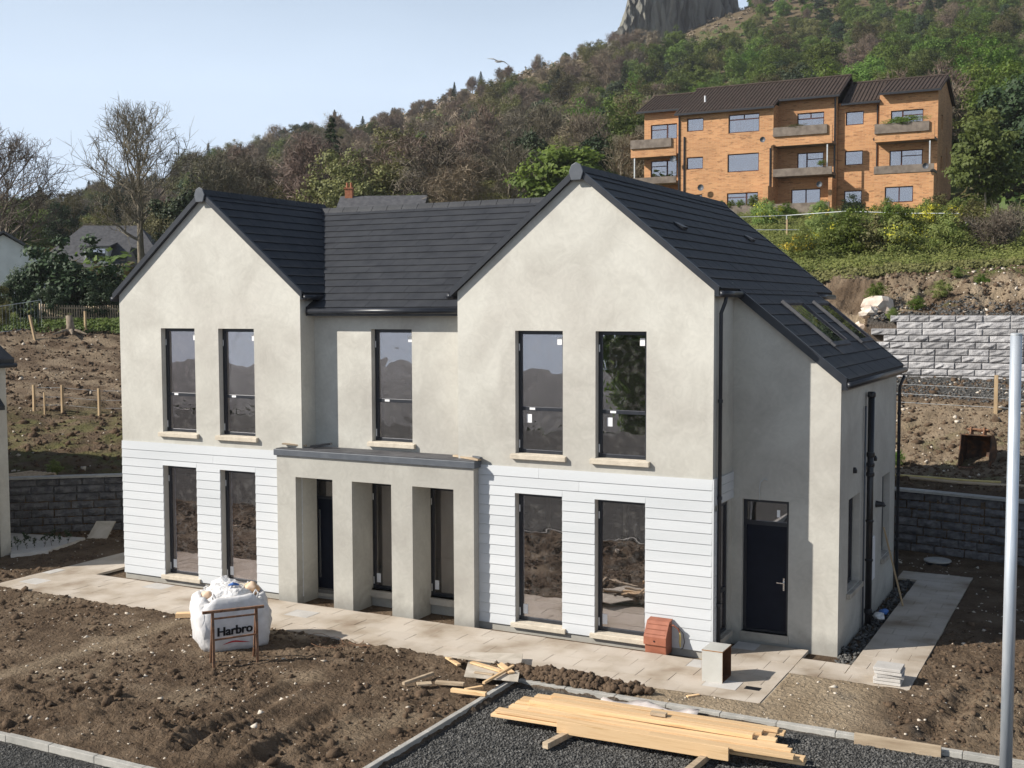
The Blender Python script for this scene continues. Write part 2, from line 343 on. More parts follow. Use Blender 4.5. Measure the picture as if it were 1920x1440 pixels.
def brick_mat():
    mt, n, b = new_mat('orange_brick')
    g = N(n, 'ShaderNodeNewGeometry')
    sp = N(n, 'ShaderNodeSeparateXYZ'); L(n, g.outputs['Position'], sp.inputs[0])
    ad = N(n, 'ShaderNodeMath', operation='ADD'); L(n, sp.outputs[0], ad.inputs[0]); L(n, sp.outputs[1], ad.inputs[1])
    cb = N(n, 'ShaderNodeCombineXYZ'); L(n, ad.outputs[0], cb.inputs[0]); L(n, sp.outputs[2], cb.inputs[1])
    br = N(n, 'ShaderNodeTexBrick'); br.inputs['Scale'].default_value = 1; br.inputs['Brick Width'].default_value = .45; br.inputs['Row Height'].default_value = .10; br.inputs['Mortar Size'].default_value = .010
    br.inputs['Color1'].default_value = (.53, .27, .12, 1); br.inputs['Color2'].default_value = (.40, .175, .075, 1); br.inputs['Mortar'].default_value = (.50, .33, .185, 1); br.inputs['Bias'].default_value = -.25
    L(n, cb.outputs[0], br.inputs['Vector'])
    nz = N(n, 'ShaderNodeTexNoise'); nz.inputs['Scale'].default_value = .5; nz.inputs['Detail'].default_value = 6; L(n, g.outputs['Position'], nz.inputs['Vector'])
    mr = N(n, 'ShaderNodeMapRange'); mr.inputs[1].default_value = .3; mr.inputs[2].default_value = .7; mr.inputs[3].default_value = .85; mr.inputs[4].default_value = 1.15; L(n, nz.outputs[0], mr.inputs[0])
    nb = N(n, 'ShaderNodeTexNoise'); nb.inputs['Scale'].default_value = 1; nb.inputs['Detail'].default_value = 2; mp = N(n, 'ShaderNodeMapping'); mp.inputs['Scale'].default_value = (2.2, 2.2, 9.); L(n, g.outputs['Position'], mp.inputs[0]); L(n, mp.outputs[0], nb.inputs['Vector'])
    m4 = N(n, 'ShaderNodeMapRange'); m4.inputs[1].default_value = .60; m4.inputs[2].default_value = .66; m4.inputs[3].default_value = 1; m4.inputs[4].default_value = .62; L(n, nb.outputs[0], m4.inputs[0])
    mm = N(n, 'ShaderNodeMath', operation='MULTIPLY'); L(n, mr.outputs[0], mm.inputs[0]); L(n, m4.outputs[0], mm.inputs[1])
    mu = N(n, 'ShaderNodeMixRGB', blend_type='MULTIPLY'); mu.inputs[0].default_value = 1; L(n, br.outputs[0], mu.inputs[1]); L(n, mm.outputs[0], mu.inputs[2])
    L(n, mu.outputs[0], b.inputs['Base Color']); b.inputs['Roughness'].default_value = .9
brick_mat()

def ground_mat():
    mt, n, b = new_mat('ground')
    g = N(n, 'ShaderNodeNewGeometry').outputs['Position']
    at_ = N(n, 'ShaderNodeAttribute', attribute_name='zone'); sp = N(n, 'ShaderNodeSeparateColor'); L(n, at_.outputs['Color'], sp.inputs[0])
    def noise(s, d=8, di=0.0):
        x = N(n, 'ShaderNodeTexNoise'); x.inputs['Scale'].default_value = s; x.inputs['Detail'].default_value = d; x.inputs['Distortion'].default_value = di; x.inputs['Roughness'].default_value = .6; L(n, g, x.inputs['Vector']); return x.outputs[0]
    def ramp(src, stops):
        r = N(n, 'ShaderNodeValToRGB'); e = r.color_ramp.elements
        while len(e) < len(stops): e.new(.5)
        for i, (p, c) in enumerate(stops): e[i].position = p; e[i].color = (*c, 1)
        L(n, src, r.inputs[0]); return r.outputs[0]
    def mix(f, a, c):
        x = N(n, 'ShaderNodeMixRGB'); L(n, f, x.inputs[0]); L(n, a, x.inputs[1]); L(n, c, x.inputs[2]); return x.outputs[0]
    n1, n2, n3 = noise(1.1, 10), noise(7, 8), noise(.25, 6)
    soil = ramp(n1, [(.28, (.066, .045, .030)), (.5, (.130, .092, .061)), (.75, (.215, .160, .110))])
    speck = ramp(noise(24, 3), [(.66, (0, 0, 0)), (.74, (1, 1, 1))])
    pal = N(n, 'ShaderNodeRGB'); pal.outputs[0].default_value = (.34, .29, .225, 1)
    soil = mix(speck, soil, pal.outputs[0])
    sand = ramp(n1, [(.3, (.27, .205, .135)), (.7, (.40, .32, .225))])
    grass = ramp(n2, [(.3, (.075, .098, .024)), (.55, (.13, .145, .045)), (.75, (.21, .185, .085))])
    grav = ramp(noise(16, 6), [(.3, (.035, .035, .034)), (.55, (.085, .083, .078)), (.8, (.17, .165, .155))])
    c = mix(sp.outputs[1], soil, sand); c = mix(sp.outputs[0], c, grass); c = mix(sp.outputs[2], c, grav)
    L(n, c, b.inputs['Base Color']); b.inputs['Roughness'].default_value = 1; b.inputs['Specular IOR Level'].default_value = .1
    bp = N(n, 'ShaderNodeBump'); bp.inputs['Strength'].default_value = 1.0; bp.inputs['Distance'].default_value = .11; L(n, noise(11, 10, .4), bp.inputs['Height']); L(n, bp.outputs[0], b.inputs['Normal'])
ground_mat()

# ================================================================== TERRAIN
WX = [-60, -30, -14, -6.8, -4.4, 0, 6, 12, 16.3, 19.3, 24, 30, 45, 80]
WY = [-40, -16, -4.2, 2.3, 4.3, 7.4, 10.3, 11.6, 11.5, 10.8, 8.8, 5.2, -6, -36]
def wall_y(x): return np.interp(x, WX, WY)
def wall_slope(x): return (wall_y(x+.5)-wall_y(x-.5))
CP = []      # control points of the far terrain: (u, v of the ground, depth)
for u, v, D in [(-300, 520, 90), (-300, 480, 150), (-300, 440, 260), (100, 560, 75), (100, 500, 110), (100, 455, 170), (100, 430, 260), (350, 540, 75), (350, 480, 110), (350, 430, 170), (350, 405, 240),
                (620, 520, 70), (620, 455, 110), (620, 395, 170), (620, 335, 240), (620, 300, 270), (800, 500, 68), (800, 430, 115), (800, 345, 190), (800, 243, 290),
                (960, 480, 68), (960, 410, 115), (960, 330, 190), (960, 240, 270), (960, 172, 330), (1090, 380, 115), (1090, 300, 190), (1090, 200, 280), (1090, 108, 355),
                (1180, 450, 72), (1180, 385, 100), (1200, 300, 170), (1200, 190, 280), (1175, 98, 385), (1260, 78, 396), (1350, 32, 405), (1400, 18, 425), (1440, 6, 450), (1500, -5, 460),
                (1500, 395, 87), (1500, 375, 97), (1500, 290, 150), (1500, 190, 230), (1500, 90, 330), (1650, -70, 470), (1650, 60, 330), (1750, 397, 85), (1800, 300, 120), (1800, 190, 190), (1800, 80, 280), (1850, -90, 420),
                (2050, 400, 80), (2050, 300, 120), (2050, 150, 220), (2050, -50, 380), (2400, 380, 85), (2400, 150, 230),
                (1400, 470, 62), (1600, 455, 62), (1800, 450, 60), (2000, 450, 58), (1400, 505, 54), (1600, 500, 51), (1850, 490, 49)]:
    CP.append(at(u, v, D))
for u, D, z in [(200, 600, 20), (620, 600, 25), (960, 620, 60), (1180, 640, 110), (1300, 560, 118), (1500, 640, 125), (1900, 640, 140), (2400, 600, 130), (-300, 600, 20), (900, 900, 60), (1500, 900, 120)]:
    p = at(u, 700, D); CP.append(np.array([p[0], p[1], z]))
CP = np.array(CP); _k = len(CP)
def _phi(d2): return np.where(d2 > 1e-9, .5*d2*np.log(np.maximum(d2, 1e-9)), 0)
_S = 100.0
_A = np.zeros((_k+3, _k+3)); _q = CP[:, :2]/_S
_A[:_k, :_k] = _phi(((_q[:, None]-_q[None])**2).sum(-1))+np.eye(_k)*.02; _A[:_k, _k] = 1; _A[:_k, _k+1:] = _q; _A[_k, :_k] = 1; _A[_k+1:, :_k] = _q.T
_w = np.linalg.solve(_A, np.concatenate([CP[:, 2], [0, 0, 0]]))
def far_z(x, y):
    x = np.asarray(x, float); y = np.asarray(y, float); sh = x.shape; p = np.stack([x.ravel(), y.ravel()], 1)/_S
    z = _w[_k]+p@_w[_k+1:]
    for i in range(_k): z = z+_w[i]*_phi((p[:, 0]-_q[i, 0])**2+(p[:, 1]-_q[i, 1])**2)
    return z.reshape(sh)
LD, LZ = [0, .35, 3, 12, 20, 26, 28.5, 31, 36], [1.0, 1.22, 1.45, 2.7, 3.9, 5.45, 5.75, 5.55, 5.5]
RD, RZ = [0, .35, 3.3, 5.5, 7.5, 10.12, 10.42, 11.4, 14, 15.2, 18], [1.45, 1.62, 1.9, 2.6, 3.4, 4.0, 6.05, 6.35, 7.35, 7.7, 8.1]
RZ2 = [1.45, 1.62, 1.9, 2.6, 3.4, 4.5, 4.75, 5.7, 7.35, 7.7, 8.1]
def paved(x, y, e=0.0):
    r = ((x > -1.95-e) & (x < 16.32+e) & (y > -2.25-e) & (y < 1.3+e)) | ((x > -1.95-e) & (x < .3+e) & (y > -2.25-e) & (y < 6+e))
    r |= ((x > 14-e) & (x < 18.36+e) & (y > -.42-e) & (y < 1.4+e)) | ((x > 16-e) & (x < 18.36+e) & (y > -.42-e) & (y < 8.85+e)) | ((x > -.3) & (x < 17.2) & (y > -.3) & (y < 9.3))
    return r
def base_z(x, y):
    x = np.asarray(x, float); y = np.asarray(y, float)
    d = (y-wall_y(x))/np.sqrt(1+wall_slope(x)**2)
    wx = sstep(-2, 8, x)
    dR = d+(y-11.5-d)*sstep(3, 7, y-11.5)*sstep(10, 13, x)
    lz = np.interp(d, LD, LZ); rz = np.where(x > 13.2, np.interp(dR, RD, RZ), np.interp(dR, RD, RZ2))
    near = np.where(d > 0, lz*(1-wx)+rz*wx, 0.0)
    D = (x-CAM[0])*_F[0]+(y-CAM[1])*_F[1]
    e = 66-wx*17
    b = sstep(e-5, e+6, D)
    z = near
    if np.any(b > 0): z = near*(1-b)+far_z(x, y)*b
    back = -np.maximum(0, -34-y)*.30                         # the land falls away to the sea lough behind the viewpoint
    back = np.maximum(back, -46)
    return z+back
def zone_rough(x, y):
    """height detail and the zone colours (grass, sand, gravel)"""
    x = np.asarray(x, float); y = np.asarray(y, float)
    d = (y-wall_y(x))/np.sqrt(1+wall_slope(x)**2)
    d = d+(y-11.5-d)*sstep(3, 7, y-11.5)*sstep(10, 13, x)
    D = (x-CAM[0])*_F[0]+(y-CAM[1])*_F[1]
    near = 1-sstep(45, 75, D)
    wxx = sstep(-2, 8, x)
    big = fbm(x*.35, y*.35, 3, 3)
    bil = np.abs(perlin(x*2.2, y*2.2, 5))*1.0+np.abs(perlin(x*4.6, y*4.6, 6))*.7+np.abs(perlin(x*7.5, y*7.5, 8))*.75
    patch = sstep(-.25, .35, fbm(x*.5, y*.5, 3, 12))
    drive = ((x > 12.3) & (y < -3.08)) | (y < -8.87)
    sand = sstep(13.6, 15, x)*(1-sstep(17.2, 18.6, x+.6*big))*sstep(-3.1, -2.9, y)*(1-sstep(.2, .8, y))*(.75+.25*np.sign(big+.2))
    amp = .055+.05*patch
    amp = amp*(1-.75*sand)
    dz = amp*(bil-.55)+.03*big
    # heaps along the front kerb, by the path, and tyre hollows
    dz = dz+.10*np.exp(-((y+7.6)/.9)**2)*sstep(12, 9.5, x)*(.6+bil)+.12*np.exp(-(((x-13.0)/1.15)**2+((y+2.72)/.16)**2))*(.7+bil)
    dz = dz+.20*np.exp(-(((x-20.0)/1.1)**2+((y+1.2)/1.0)**2))*(bil)
    tr = np.zeros_like(x)
    for a, b in (((3.9, -8.6), (4.15, -5.8)), ((4.15, -5.8), (4.35, -2.4)), ((4.35, -2.6), (7.5, -2.45))):
        a = np.array(a); b = np.array(b); t = np.clip(((x-a[0])*(b[0]-a[0])+(y-a[1])*(b[1]-a[1]))/((b-a)@(b-a)), 0, 1)
        tr = np.maximum(tr, np.exp(-(((x-a[0]-t*(b[0]-a[0]))**2+(y-a[1]-t*(b[1]-a[1]))**2)/.07)))
    tr = np.maximum(tr, .6*sstep(.1, .5, fbm(x*.6+3, y*.6, 3, 31))*((y < -2.3) & (y > -7.0) & (x < 12)))
    dz = dz*(1-.8*tr)+.015*tr
    for rx, ry0, ry1 in ((19.05, -2.9, .4), (9.3, -8.4, -4.6), (10.6, -8.5, -5.2)):      # wheel ruts with tread marks
        rut = np.exp(-((x-rx-.25*np.sin((y+2)*.6))/.15)**2)*sstep(ry0, ry0+.4, y)*(1-sstep(ry1-.5, ry1, y))
        dz = dz*(1-.7*rut)-rut*(.075+.02*np.sign(np.sin(y*34)))+.05*np.exp(-((np.abs(x-rx-.25*np.sin((y+2)*.6))-.3)/.1)**2)*sstep(ry0, ry0+.4, y)*(1-sstep(ry1-.5, ry1, y))
    dz = np.where(drive, -.055+.012*big+.01*perlin(x*9, y*9, 2), dz)
    out = d > .1
    bank = out*(.06*(bil-.5)+.10*fbm(x*.8, y*.8, 3, 21))*1.3
    mound = np.exp(-((d-26.5)/3.5)**2)*(1-wxx)
    bank = bank*(1+1.6*mound)
    earth = sstep(10.6, 11.6, d)*(1-sstep(14.2, 15.5, d))*wxx
    bank = bank*(1+2.2*earth)
    road = sstep(7.6, 8.2, d)*(1-sstep(10.1, 10.3, d))*wxx
    dz = np.where(out, bank*near*(1-.7*road)+.5*(1-near)*fbm(x*.08, y*.08, 3, 22), dz)
    pv = paved(x, y); pe = paved(x, y, .12)
    dz = np.where(pe & ~drive, np.minimum(dz, .015+.03*perlin(x*3, y*3, 4)), dz); dz = np.where(pv, -.10, dz)
    inhouse = (d < 0) & (np.abs(d) < .5); dz = np.where(inhouse, np.minimum(dz, .0), dz)
    c = np.zeros(x.shape+(3,))
    gl = (1-wxx)*(.55*sstep(.3, 2, d)*(1-sstep(9, 14, d))*sstep(-.4, .5, fbm(x*.9, y*.9, 3, 41))+sstep(29, 30.5, d)*.95)
    gr = wxx*(sstep(14.6, 15.6, d+.5*big)*.95+.45*sstep(.5, 2, d)*(1-sstep(5, 6.5, d))*sstep(-.1, .5, fbm(x*.9, y*.9, 3, 42))+.6*earth*sstep(.25, .6, fbm(x*.7, y*.7, 2, 43)))
    c[..., 0] = np.clip(gl+gr, 0, 1)*out
    hillw = sstep(100, 150, D); c[..., 0] = c[..., 0]*(1-hillw*(.88-.25*sstep(-.2, .4, fbm(x*.02, y*.02, 3, 62))))
    c[..., 0] = np.maximum(c[..., 0], np.where(y < -20, .8, 0))
    es = .9*earth*sstep(-.4, .3, fbm(x*.5, y*.5, 3, 44))+.55*wxx*sstep(.5, 2, d)*(1-sstep(7, 8, d))+(1-wxx)*.62*sstep(10, 16, d)*(1-sstep(24, 27, d))*sstep(-.3, .4, fbm(x*.5, y*.9, 3, 45))
    c[..., 1] = np.clip(np.maximum(sand*1.25, np.maximum(tr*.62, es*out)), 0, 1)
    tj = .35*sstep(18.3, 20.5, x)*(y < 1)*(y > -3); c[..., 1] = np.maximum(c[..., 1], tj)
    c[..., 2] = np.where(drive, 1, 0)+np.where(out, road*sstep(-.6, .0, fbm(x*.6, y*.6, 3, 46)+.25)+wxx*(x > 13.3)*sstep(10.3, 10.45, d)*(1-sstep(10.9, 11.3, d)), 0)+np.where((x > 13.5) & (x < 19) & (y > -3) & (y < -.4), .35*sstep(.25, .6, fbm(x, y, 3, 47)), 0)
    c[..., 2] = np.clip(c[..., 2], 0, 1)
    return dz, c
def HZ(x, y):
    xa = np.array([float(x)]); ya = np.array([float(y)]); return float(base_z(xa, ya)[0]+zone_rough(xa, ya)[0][0])
def axis(a, b, st, lo, hi, g):
    mid = list(np.arange(a, b, st)); left = []; right = []
    s = st; p = a
    while p > lo: s *= g; p -= s; left.append(p)
    s = st; p = mid[-1]
    while p < hi: s *= g; p += s; right.append(p)
    return np.array(left[::-1]+mid+right)
gx = axis(-8, 22.6, .052, -900, 700, 1.026); gy = axis(-9.6, 13.2, .052, -900, 1100, 1.018)
# the left bank and right bank are looked at from 40 to 60 m: keep them reasonably fine
GX, GY = np.meshgrid(gx, gy)
dz, zc_ = zone_rough(GX, GY)
GZ = base_z(GX, GY)+dz
nx, ny = len(gx), len(gy)
idx = np.arange(nx*ny).reshape(ny, nx)
F = np.stack([idx[:-1, :-1], idx[:-1, 1:], idx[1:, 1:], idx[1:, :-1]], -1).reshape(-1, 4)
me = np_mesh('ground', np.stack([GX, GY, GZ], -1).reshape(-1, 3), F, zc_.reshape(-1, 3))
ground = finish(me, 'ground', 'ground', None, True); tag(ground, kind='structure')
sea = MB().poly([(-6000, -6000, -46.9), (6000, -6000, -46.9), (6000, -160, -46.9), (-6000, -160, -46.9)]).build('water', 'water'); tag(sea, kind='structure')

# loose stones, clods and drive gravel (nobody could count them)
def _ico():
    p = (1+5**.5)/2; v = np.array([(-1, p, 0), (1, p, 0), (-1, -p, 0), (1, -p, 0), (0, -1, p), (0, 1, p), (0, -1, -p), (0, 1, -p), (p, 0, -1), (p, 0, 1), (-p, 0, -1), (-p, 0, 1)], float)
    f = np.array([(0, 11, 5), (0, 5, 1), (0, 1, 7), (0, 7, 10), (0, 10, 11), (1, 5, 9), (5, 11, 4), (11, 10, 2), (10, 7, 6), (7, 1, 8), (3, 9, 4), (3, 4, 2), (3, 2, 6), (3, 6, 8), (3, 8, 9), (4, 9, 5), (2, 4, 11), (6, 2, 10), (8, 6, 7), (9, 8, 1)])
    return v/np.linalg.norm(v[0]), f
_OCT = (np.array([(1, 0, 0), (-1, 0, 0), (0, 1, 0), (0, -1, 0), (0, 0, 1), (0, 0, -1)], float), np.array([(0, 2, 4), (2, 1, 4), (1, 3, 4), (3, 0, 4), (2, 0, 5), (1, 2, 5), (3, 1, 5), (0, 3, 5)]))
def scatter_mesh(name, mt, pts, size, seed, flat=.6, parent=None, kind='stuff', ico=False):
    rs = np.random.RandomState(seed); n = len(pts); base, fa = _ico() if ico else _OCT; k = len(base)
    V = base[None]*size[:, None, None]*rs.uniform(.62, 1.32, (n, k, 1))*rs.uniform(.7, 1.3, (n, 1, 3))
    q = rs.normal(size=(n, 4)); q /= np.linalg.norm(q, axis=1)[:, None]; w_, x_, y_, z_ = q.T
    Rm = np.stack([np.stack([1-2*(y_*y_+z_*z_), 2*(x_*y_-z_*w_), 2*(x_*z_+y_*w_)], -1), np.stack([2*(x_*y_+z_*w_), 1-2*(x_*x_+z_*z_), 2*(y_*z_-x_*w_)], -1), np.stack([2*(x_*z_-y_*w_), 2*(y_*z_+x_*w_), 1-2*(x_*x_+y_*y_)], -1)], 1)
    V = np.einsum('nij,nkj->nki', Rm, V); V[:, :, 2] *= flat; V = V+pts[:, None, :]
    Fx = (fa[None]+np.arange(n)[:, None, None]*k).reshape(-1, 3)
    o = finish(np_mesh(name, V.reshape(-1, 3), Fx), name, mt, parent); tag(o, kind=kind); return o
rs = np.random.RandomState(3)
def pts_on(n, x0, x1, y0, y1, keep, lift=.0):
    x = rs.uniform(x0, x1, n); y = rs.uniform(y0, y1, n); k = keep(x, y); x, y = x[k], y[k]
    d_, _ = zone_rough(x, y); return np.stack([x, y, base_z(x, y)+d_+lift], -1)
nodrive = lambda x, y: ~(((x > 12.2) & (y < -3.0)) | (y < -8.8)) & ~paved(x, y, .03)
p = pts_on(3600, -6, 22, -8.8, 11, nodrive, .004); o = scatter_mesh('pale_stones', 'pebble', p, np.clip(rs.lognormal(-3.9, .5, len(p)), .010, .07), 5)
tag(o, 'small pale stones strewn over the dug soil around the house', 'stones')
p = pts_on(24000, -6, 22, -8.8, 6, lambda x, y: nodrive(x, y) & (fbm(x*.5, y*.5, 3, 12)+.35*perlin(x*2.5, y*2.5, 77) > -.12) & ~((x > 14) & (x < 17.6) & (y > -3)) & ~((np.abs(x-4.15) < .3) & (y > -8.4)), .0); o = scatter_mesh('soil_clods', 'clod', p, np.clip(rs.lognormal(-3.7, .55, len(p)), .012, .11), 6, .8, ico=True)
tag(o, 'dark brown clods of dug soil in front of the house', 'clods')
p = pts_on(4200, 11.6, 14.6, -2.95, -2.35, lambda x, y: (x > 0) & (np.abs(y+2.68) < .28*(1-((x-13.0)/1.75)**2)), .06); o = scatter_mesh('soil_heap', 'clod', p, np.clip(rs.lognormal(-3.5, .45, len(p)), .015, .08), 9, .9, ico=True)
tag(o, 'low heap of crumbly dark soil between path and kerb', 'soil heap')
p = pts_on(14000, -34, -2, 0, 34, lambda x, y: (y-wall_y(x)) > .6, .01); dd = np.linalg.norm(p-CAM, axis=1); o = scatter_mesh('bank_stones', 'clod', p, np.clip(rs.lognormal(-3.0, .55, len(p)), .02, .22), 14, .8)
tag(o, 'brown lumps of earth on the bare bank behind the house', 'clods')
p = pts_on(700, -34, -2, 0, 34, lambda x, y: (y-wall_y(x)) > .6, .02); o = scatter_mesh('bank_pebbles', 'pebble', p, np.clip(rs.lognormal(-3.0, .5, len(p)), .02, .14), 15, .7)
tag(o, 'pale stones dotted over the bare bank on the left', 'stones')
p = pts_on(900, 13, 24, 11, 30, lambda x, y: (y-wall_y(x)) > .5, .01); p = p[p[:, 2] < 8]; o = scatter_mesh('bank_pebbles', 'pebble', p, np.clip(rs.lognormal(-3.1, .55, len(p)), .02, .13), 16, .7)
tag(o, 'pale stones dotted over the bare bank on the right', 'stones')
p = pts_on(9000, 13, 24, 11, 30, lambda x, y: (y-wall_y(x)) > .5, .0); p = p[p[:, 2] < 8]; o = scatter_mesh('bank_stones', 'clod', p, np.clip(rs.lognormal(-3.2, .55, len(p)), .02, .18), 17, .8)
tag(o, 'brown lumps of earth on the slope below the pale block wall', 'clods')
p = pts_on(56000, 12.38, 21.5, -9.6, -3.2, lambda x, y: x > 0, .004); o = scatter_mesh('drive_gravel', 'gravel', p, rs.uniform(.009, .028, len(p)), 7, .8)
tag(o, 'dark grey crushed stone covering the unfinished driveway', 'gravel')
p = pts_on(5000, 5, 12.2, -9.6, -8.95, lambda x, y: x > 0, .003); o = scatter_mesh('road_gravel', 'gravel', p, rs.uniform(.008, .022, len(p)), 8, .6)
tag(o, 'fine dark grey grit on the road edge at lower left', 'gravel')
p = pts_on(6000, 13.4, 26, 18, 23.5, lambda x, y: (y > 19.2) & ((y < 21.45) | (y > 21.95)), .0); o = scatter_mesh('track_gravel', 'gravel', p[p[:, 2] < 6.9], rs.uniform(.03, .08, len(p))[p[:, 2] < 6.9], 18, .7)
tag(o, 'dark grey stone on the track below the pale block wall', 'gravel')
# rubble in the gap between the wing and its path
p = []
for i in range(520): p.append((rs.uniform(16.84, 17.18), rs.uniform(.6, 8.0), rs.uniform(-.10, -.03)))
o = scatter_mesh('wall_foot_rubble', 'gravel', np.array(p), rs.uniform(.02, .06, 520), 19, .8); tag(o, 'dark rubble in the gap along the side wall', 'rubble')

# ================================================================== THE HOUSE
XL1, XR0, XR1, XW = 5.395, 9.377, 14.767, 16.804
YR, YWG, YF, YB = .508, 1.222, 7.10, 8.95
ZE, ZC, ZW, SL = 6.76, 3.269, 5.06, .82
ZH, ZS, ZLH, ZLS = 5.972, 3.53, 2.739, .13
house = thing('house', (8, 4, 0), 'large new grey rendered house with two gables and dark tiled roof', 'house')
def wall_x(mb, x0, x1, z0, z1, y, t, holes):
    """wall in an x-z plane, front face at y, thickness t to the back; holes = (x0,x1,z0,z1)"""
    xs = sorted({x0, x1, *[h[0] for h in holes], *[h[1] for h in holes]}); zs = sorted({z0, z1, *[h[2] for h in holes], *[h[3] for h in holes]})
    for i in range(len(xs)-1):
        run = None
        for j in range(len(zs)-1):
            cx, cz = (xs[i]+xs[i+1])/2, (zs[j]+zs[j+1])/2
            if any(h[0] < cx < h[1] and h[2] < cz < h[3] for h in holes):
                if run is not None: mb.box(xs[i], xs[i+1], y, y+t, run, zs[j]); run = None
            elif run is None: run = zs[j]
        if run is not None: mb.box(xs[i], xs[i+1], y, y+t, run, z1)
def wall_yz(mb, y0, y1, z0, z1, x, t, holes):
    ys = sorted({y0, y1, *[h[0] for h in holes], *[h[1] for h in holes]}); zs = sorted({z0, z1, *[h[2] for h in holes], *[h[3] for h in holes]})
    for i in range(len(ys)-1):
        run = None
        for j in range(len(zs)-1):
            cy, cz = (ys[i]+ys[i+1])/2, (zs[j]+zs[j+1])/2
            if any(h[0] < cy < h[1] and h[2] < cz < h[3] for h in holes):
                if run is not None: mb.box(x, x+t, ys[i], ys[i+1], run, zs[j]); run = None
            elif run is None: run = zs[j]
        if run is not None: mb.box(x, x+t, ys[i], ys[i+1], run, z1)
WA = [(1.312, 2.351), (3.059, 4.096)]; WB = [(10.692, 11.733), (12.424, 13.463)]; WM = (6.909, 7.95)
up = lambda a: (a[0], a[1], ZS, ZH)
lo = lambda a: (a[0], a[1], ZLS, ZLH)
T = .30
# gables
for x0, x1, ws in ((0, XL1, WA), (XR0, XR1, WB)):
    w = MB(); wall_x(w, x0, x1, -.1, ZE, 0, T, [up(a) for a in ws]+[lo(a) for a in ws])
    xm = (x0+x1)/2; za = ZE+SL*(x1-x0)/2
    w.prism([(x0, 0, ZE), (x1, 0, ZE), (xm, 0, za)], (0, T, 0))
    w.build('gable_wall', 'render', house)
w = MB(); wall_x(w, XL1, XR0, -.1, 6.55, YR, T, [up(WM), (5.22, 6.3, .02, 2.62), (6.80, 7.80, .25, 2.62), (8.30, 9.30, .25, 2.62)]); w.build('recessed_wall', 'render', house)
MB().box(XL1-T, XL1, T, YR, -.1, ZE).build('return_wall', 'render', house); MB().box(XR0, XR0+T, T, YR, -.1, ZE).build('return_wall', 'render', house)
# east return of the right gable with a tall window
w = MB(); wall_yz(w, T, YB, -.1, ZE, XR1-T, T, [(.40, .98, .22, 2.74)]); w.build('side_wall', 'render', house)
# west wall, back walls
w = MB(); w.box(0, T, T, YB, -.1, ZE); w.box(T, XR1-T, YB-T, YB, -.1, ZE)
for x0, x1 in ((0, XL1), (XR0, XR1)): w.prism([(x0, YB-T, ZE+.002), (x1, YB-T, ZE+.002), ((x0+x1)/2, YB-T, ZE+SL*(x1-x0)/2)], (0, T, 0))
w.build('rear_wall', 'render', house)
# side wing under the long slope
DX0, DX1, DZ0, DZ1 = 14.964, 15.866, .182, 2.753
w = MB(); wall_x(w, XR1, XW, -.1, ZW-.03, YWG, T, [(DX0, DX1, DZ0, DZ1)]); w.prism([(XR1, YWG, ZW-.03), (XW, YWG, ZW-.03), (XR1, YWG, ZW-.03+SL*(XW-XR1))], (0, T, 0)); w.build('wing_front_wall', 'render', house)
SWN = [(2.02, 3.10, .95, 2.74), (5.52, 6.45, .95, 2.74)]
w = MB(); wall_yz(w, YWG+T, YF, -.1, ZW-.03, XW-T, T, SWN); w.box(XR1, XW-T, YF-T, YF, -.1, ZW-.03)
w.prism([(XR1, YF-T, ZW-.028), (XW, YF-T, ZW-.028), (XR1, YF-T, ZW-.028+SL*(XW-XR1))], (0, T, 0)); w.build('wing_side_wall', 'render', house)
# interior: floors, a partition, unplastered inside faces and stud frames
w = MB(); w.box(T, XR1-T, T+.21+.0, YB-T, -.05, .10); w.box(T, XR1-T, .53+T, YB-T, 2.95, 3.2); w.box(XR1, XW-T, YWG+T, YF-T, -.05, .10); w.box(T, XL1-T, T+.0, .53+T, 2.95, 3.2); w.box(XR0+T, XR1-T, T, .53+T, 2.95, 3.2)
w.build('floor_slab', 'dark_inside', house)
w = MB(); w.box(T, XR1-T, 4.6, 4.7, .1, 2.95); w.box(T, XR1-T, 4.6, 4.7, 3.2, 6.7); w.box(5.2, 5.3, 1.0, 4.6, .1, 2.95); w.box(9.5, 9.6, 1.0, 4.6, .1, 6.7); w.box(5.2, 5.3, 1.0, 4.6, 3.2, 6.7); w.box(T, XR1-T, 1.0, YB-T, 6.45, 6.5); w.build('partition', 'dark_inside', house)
rr = random.Random(4)
for x in (.7, 1.6, 2.5, 3.4, 4.3, 10.3, 11.2, 12.1, 13.0, 13.9): MB().box(x, x+.07, 2.2, 2.29, .1, 2.95).build('inside_stud', 'stud_timber', house)
for (x, z, L_, a) in ((1.4, .35, 1.6, .3), (3.0, .5, 1.4, -.2), (12.1, .4, 1.7, .35), (12.4, .7, 1.5, -.3), (12.6, .25, 1.3, .1), (11.0, .3, 1.2, .25)):
    MB().rod((x-L_/2, 1.5, z-a*.4), (x+L_/2, 1.6+a, z+a*.4), .09, .045).build('inside_plank', 'stud_timber', house)
MB().box(.9, 4.6, 1.9, 1.95, .1, .55).build('membrane', 'green_membrane', house); MB().box(10.2, 13.9, 1.7, 1.75, .1, .42).build('membrane', 'green_membrane', house)

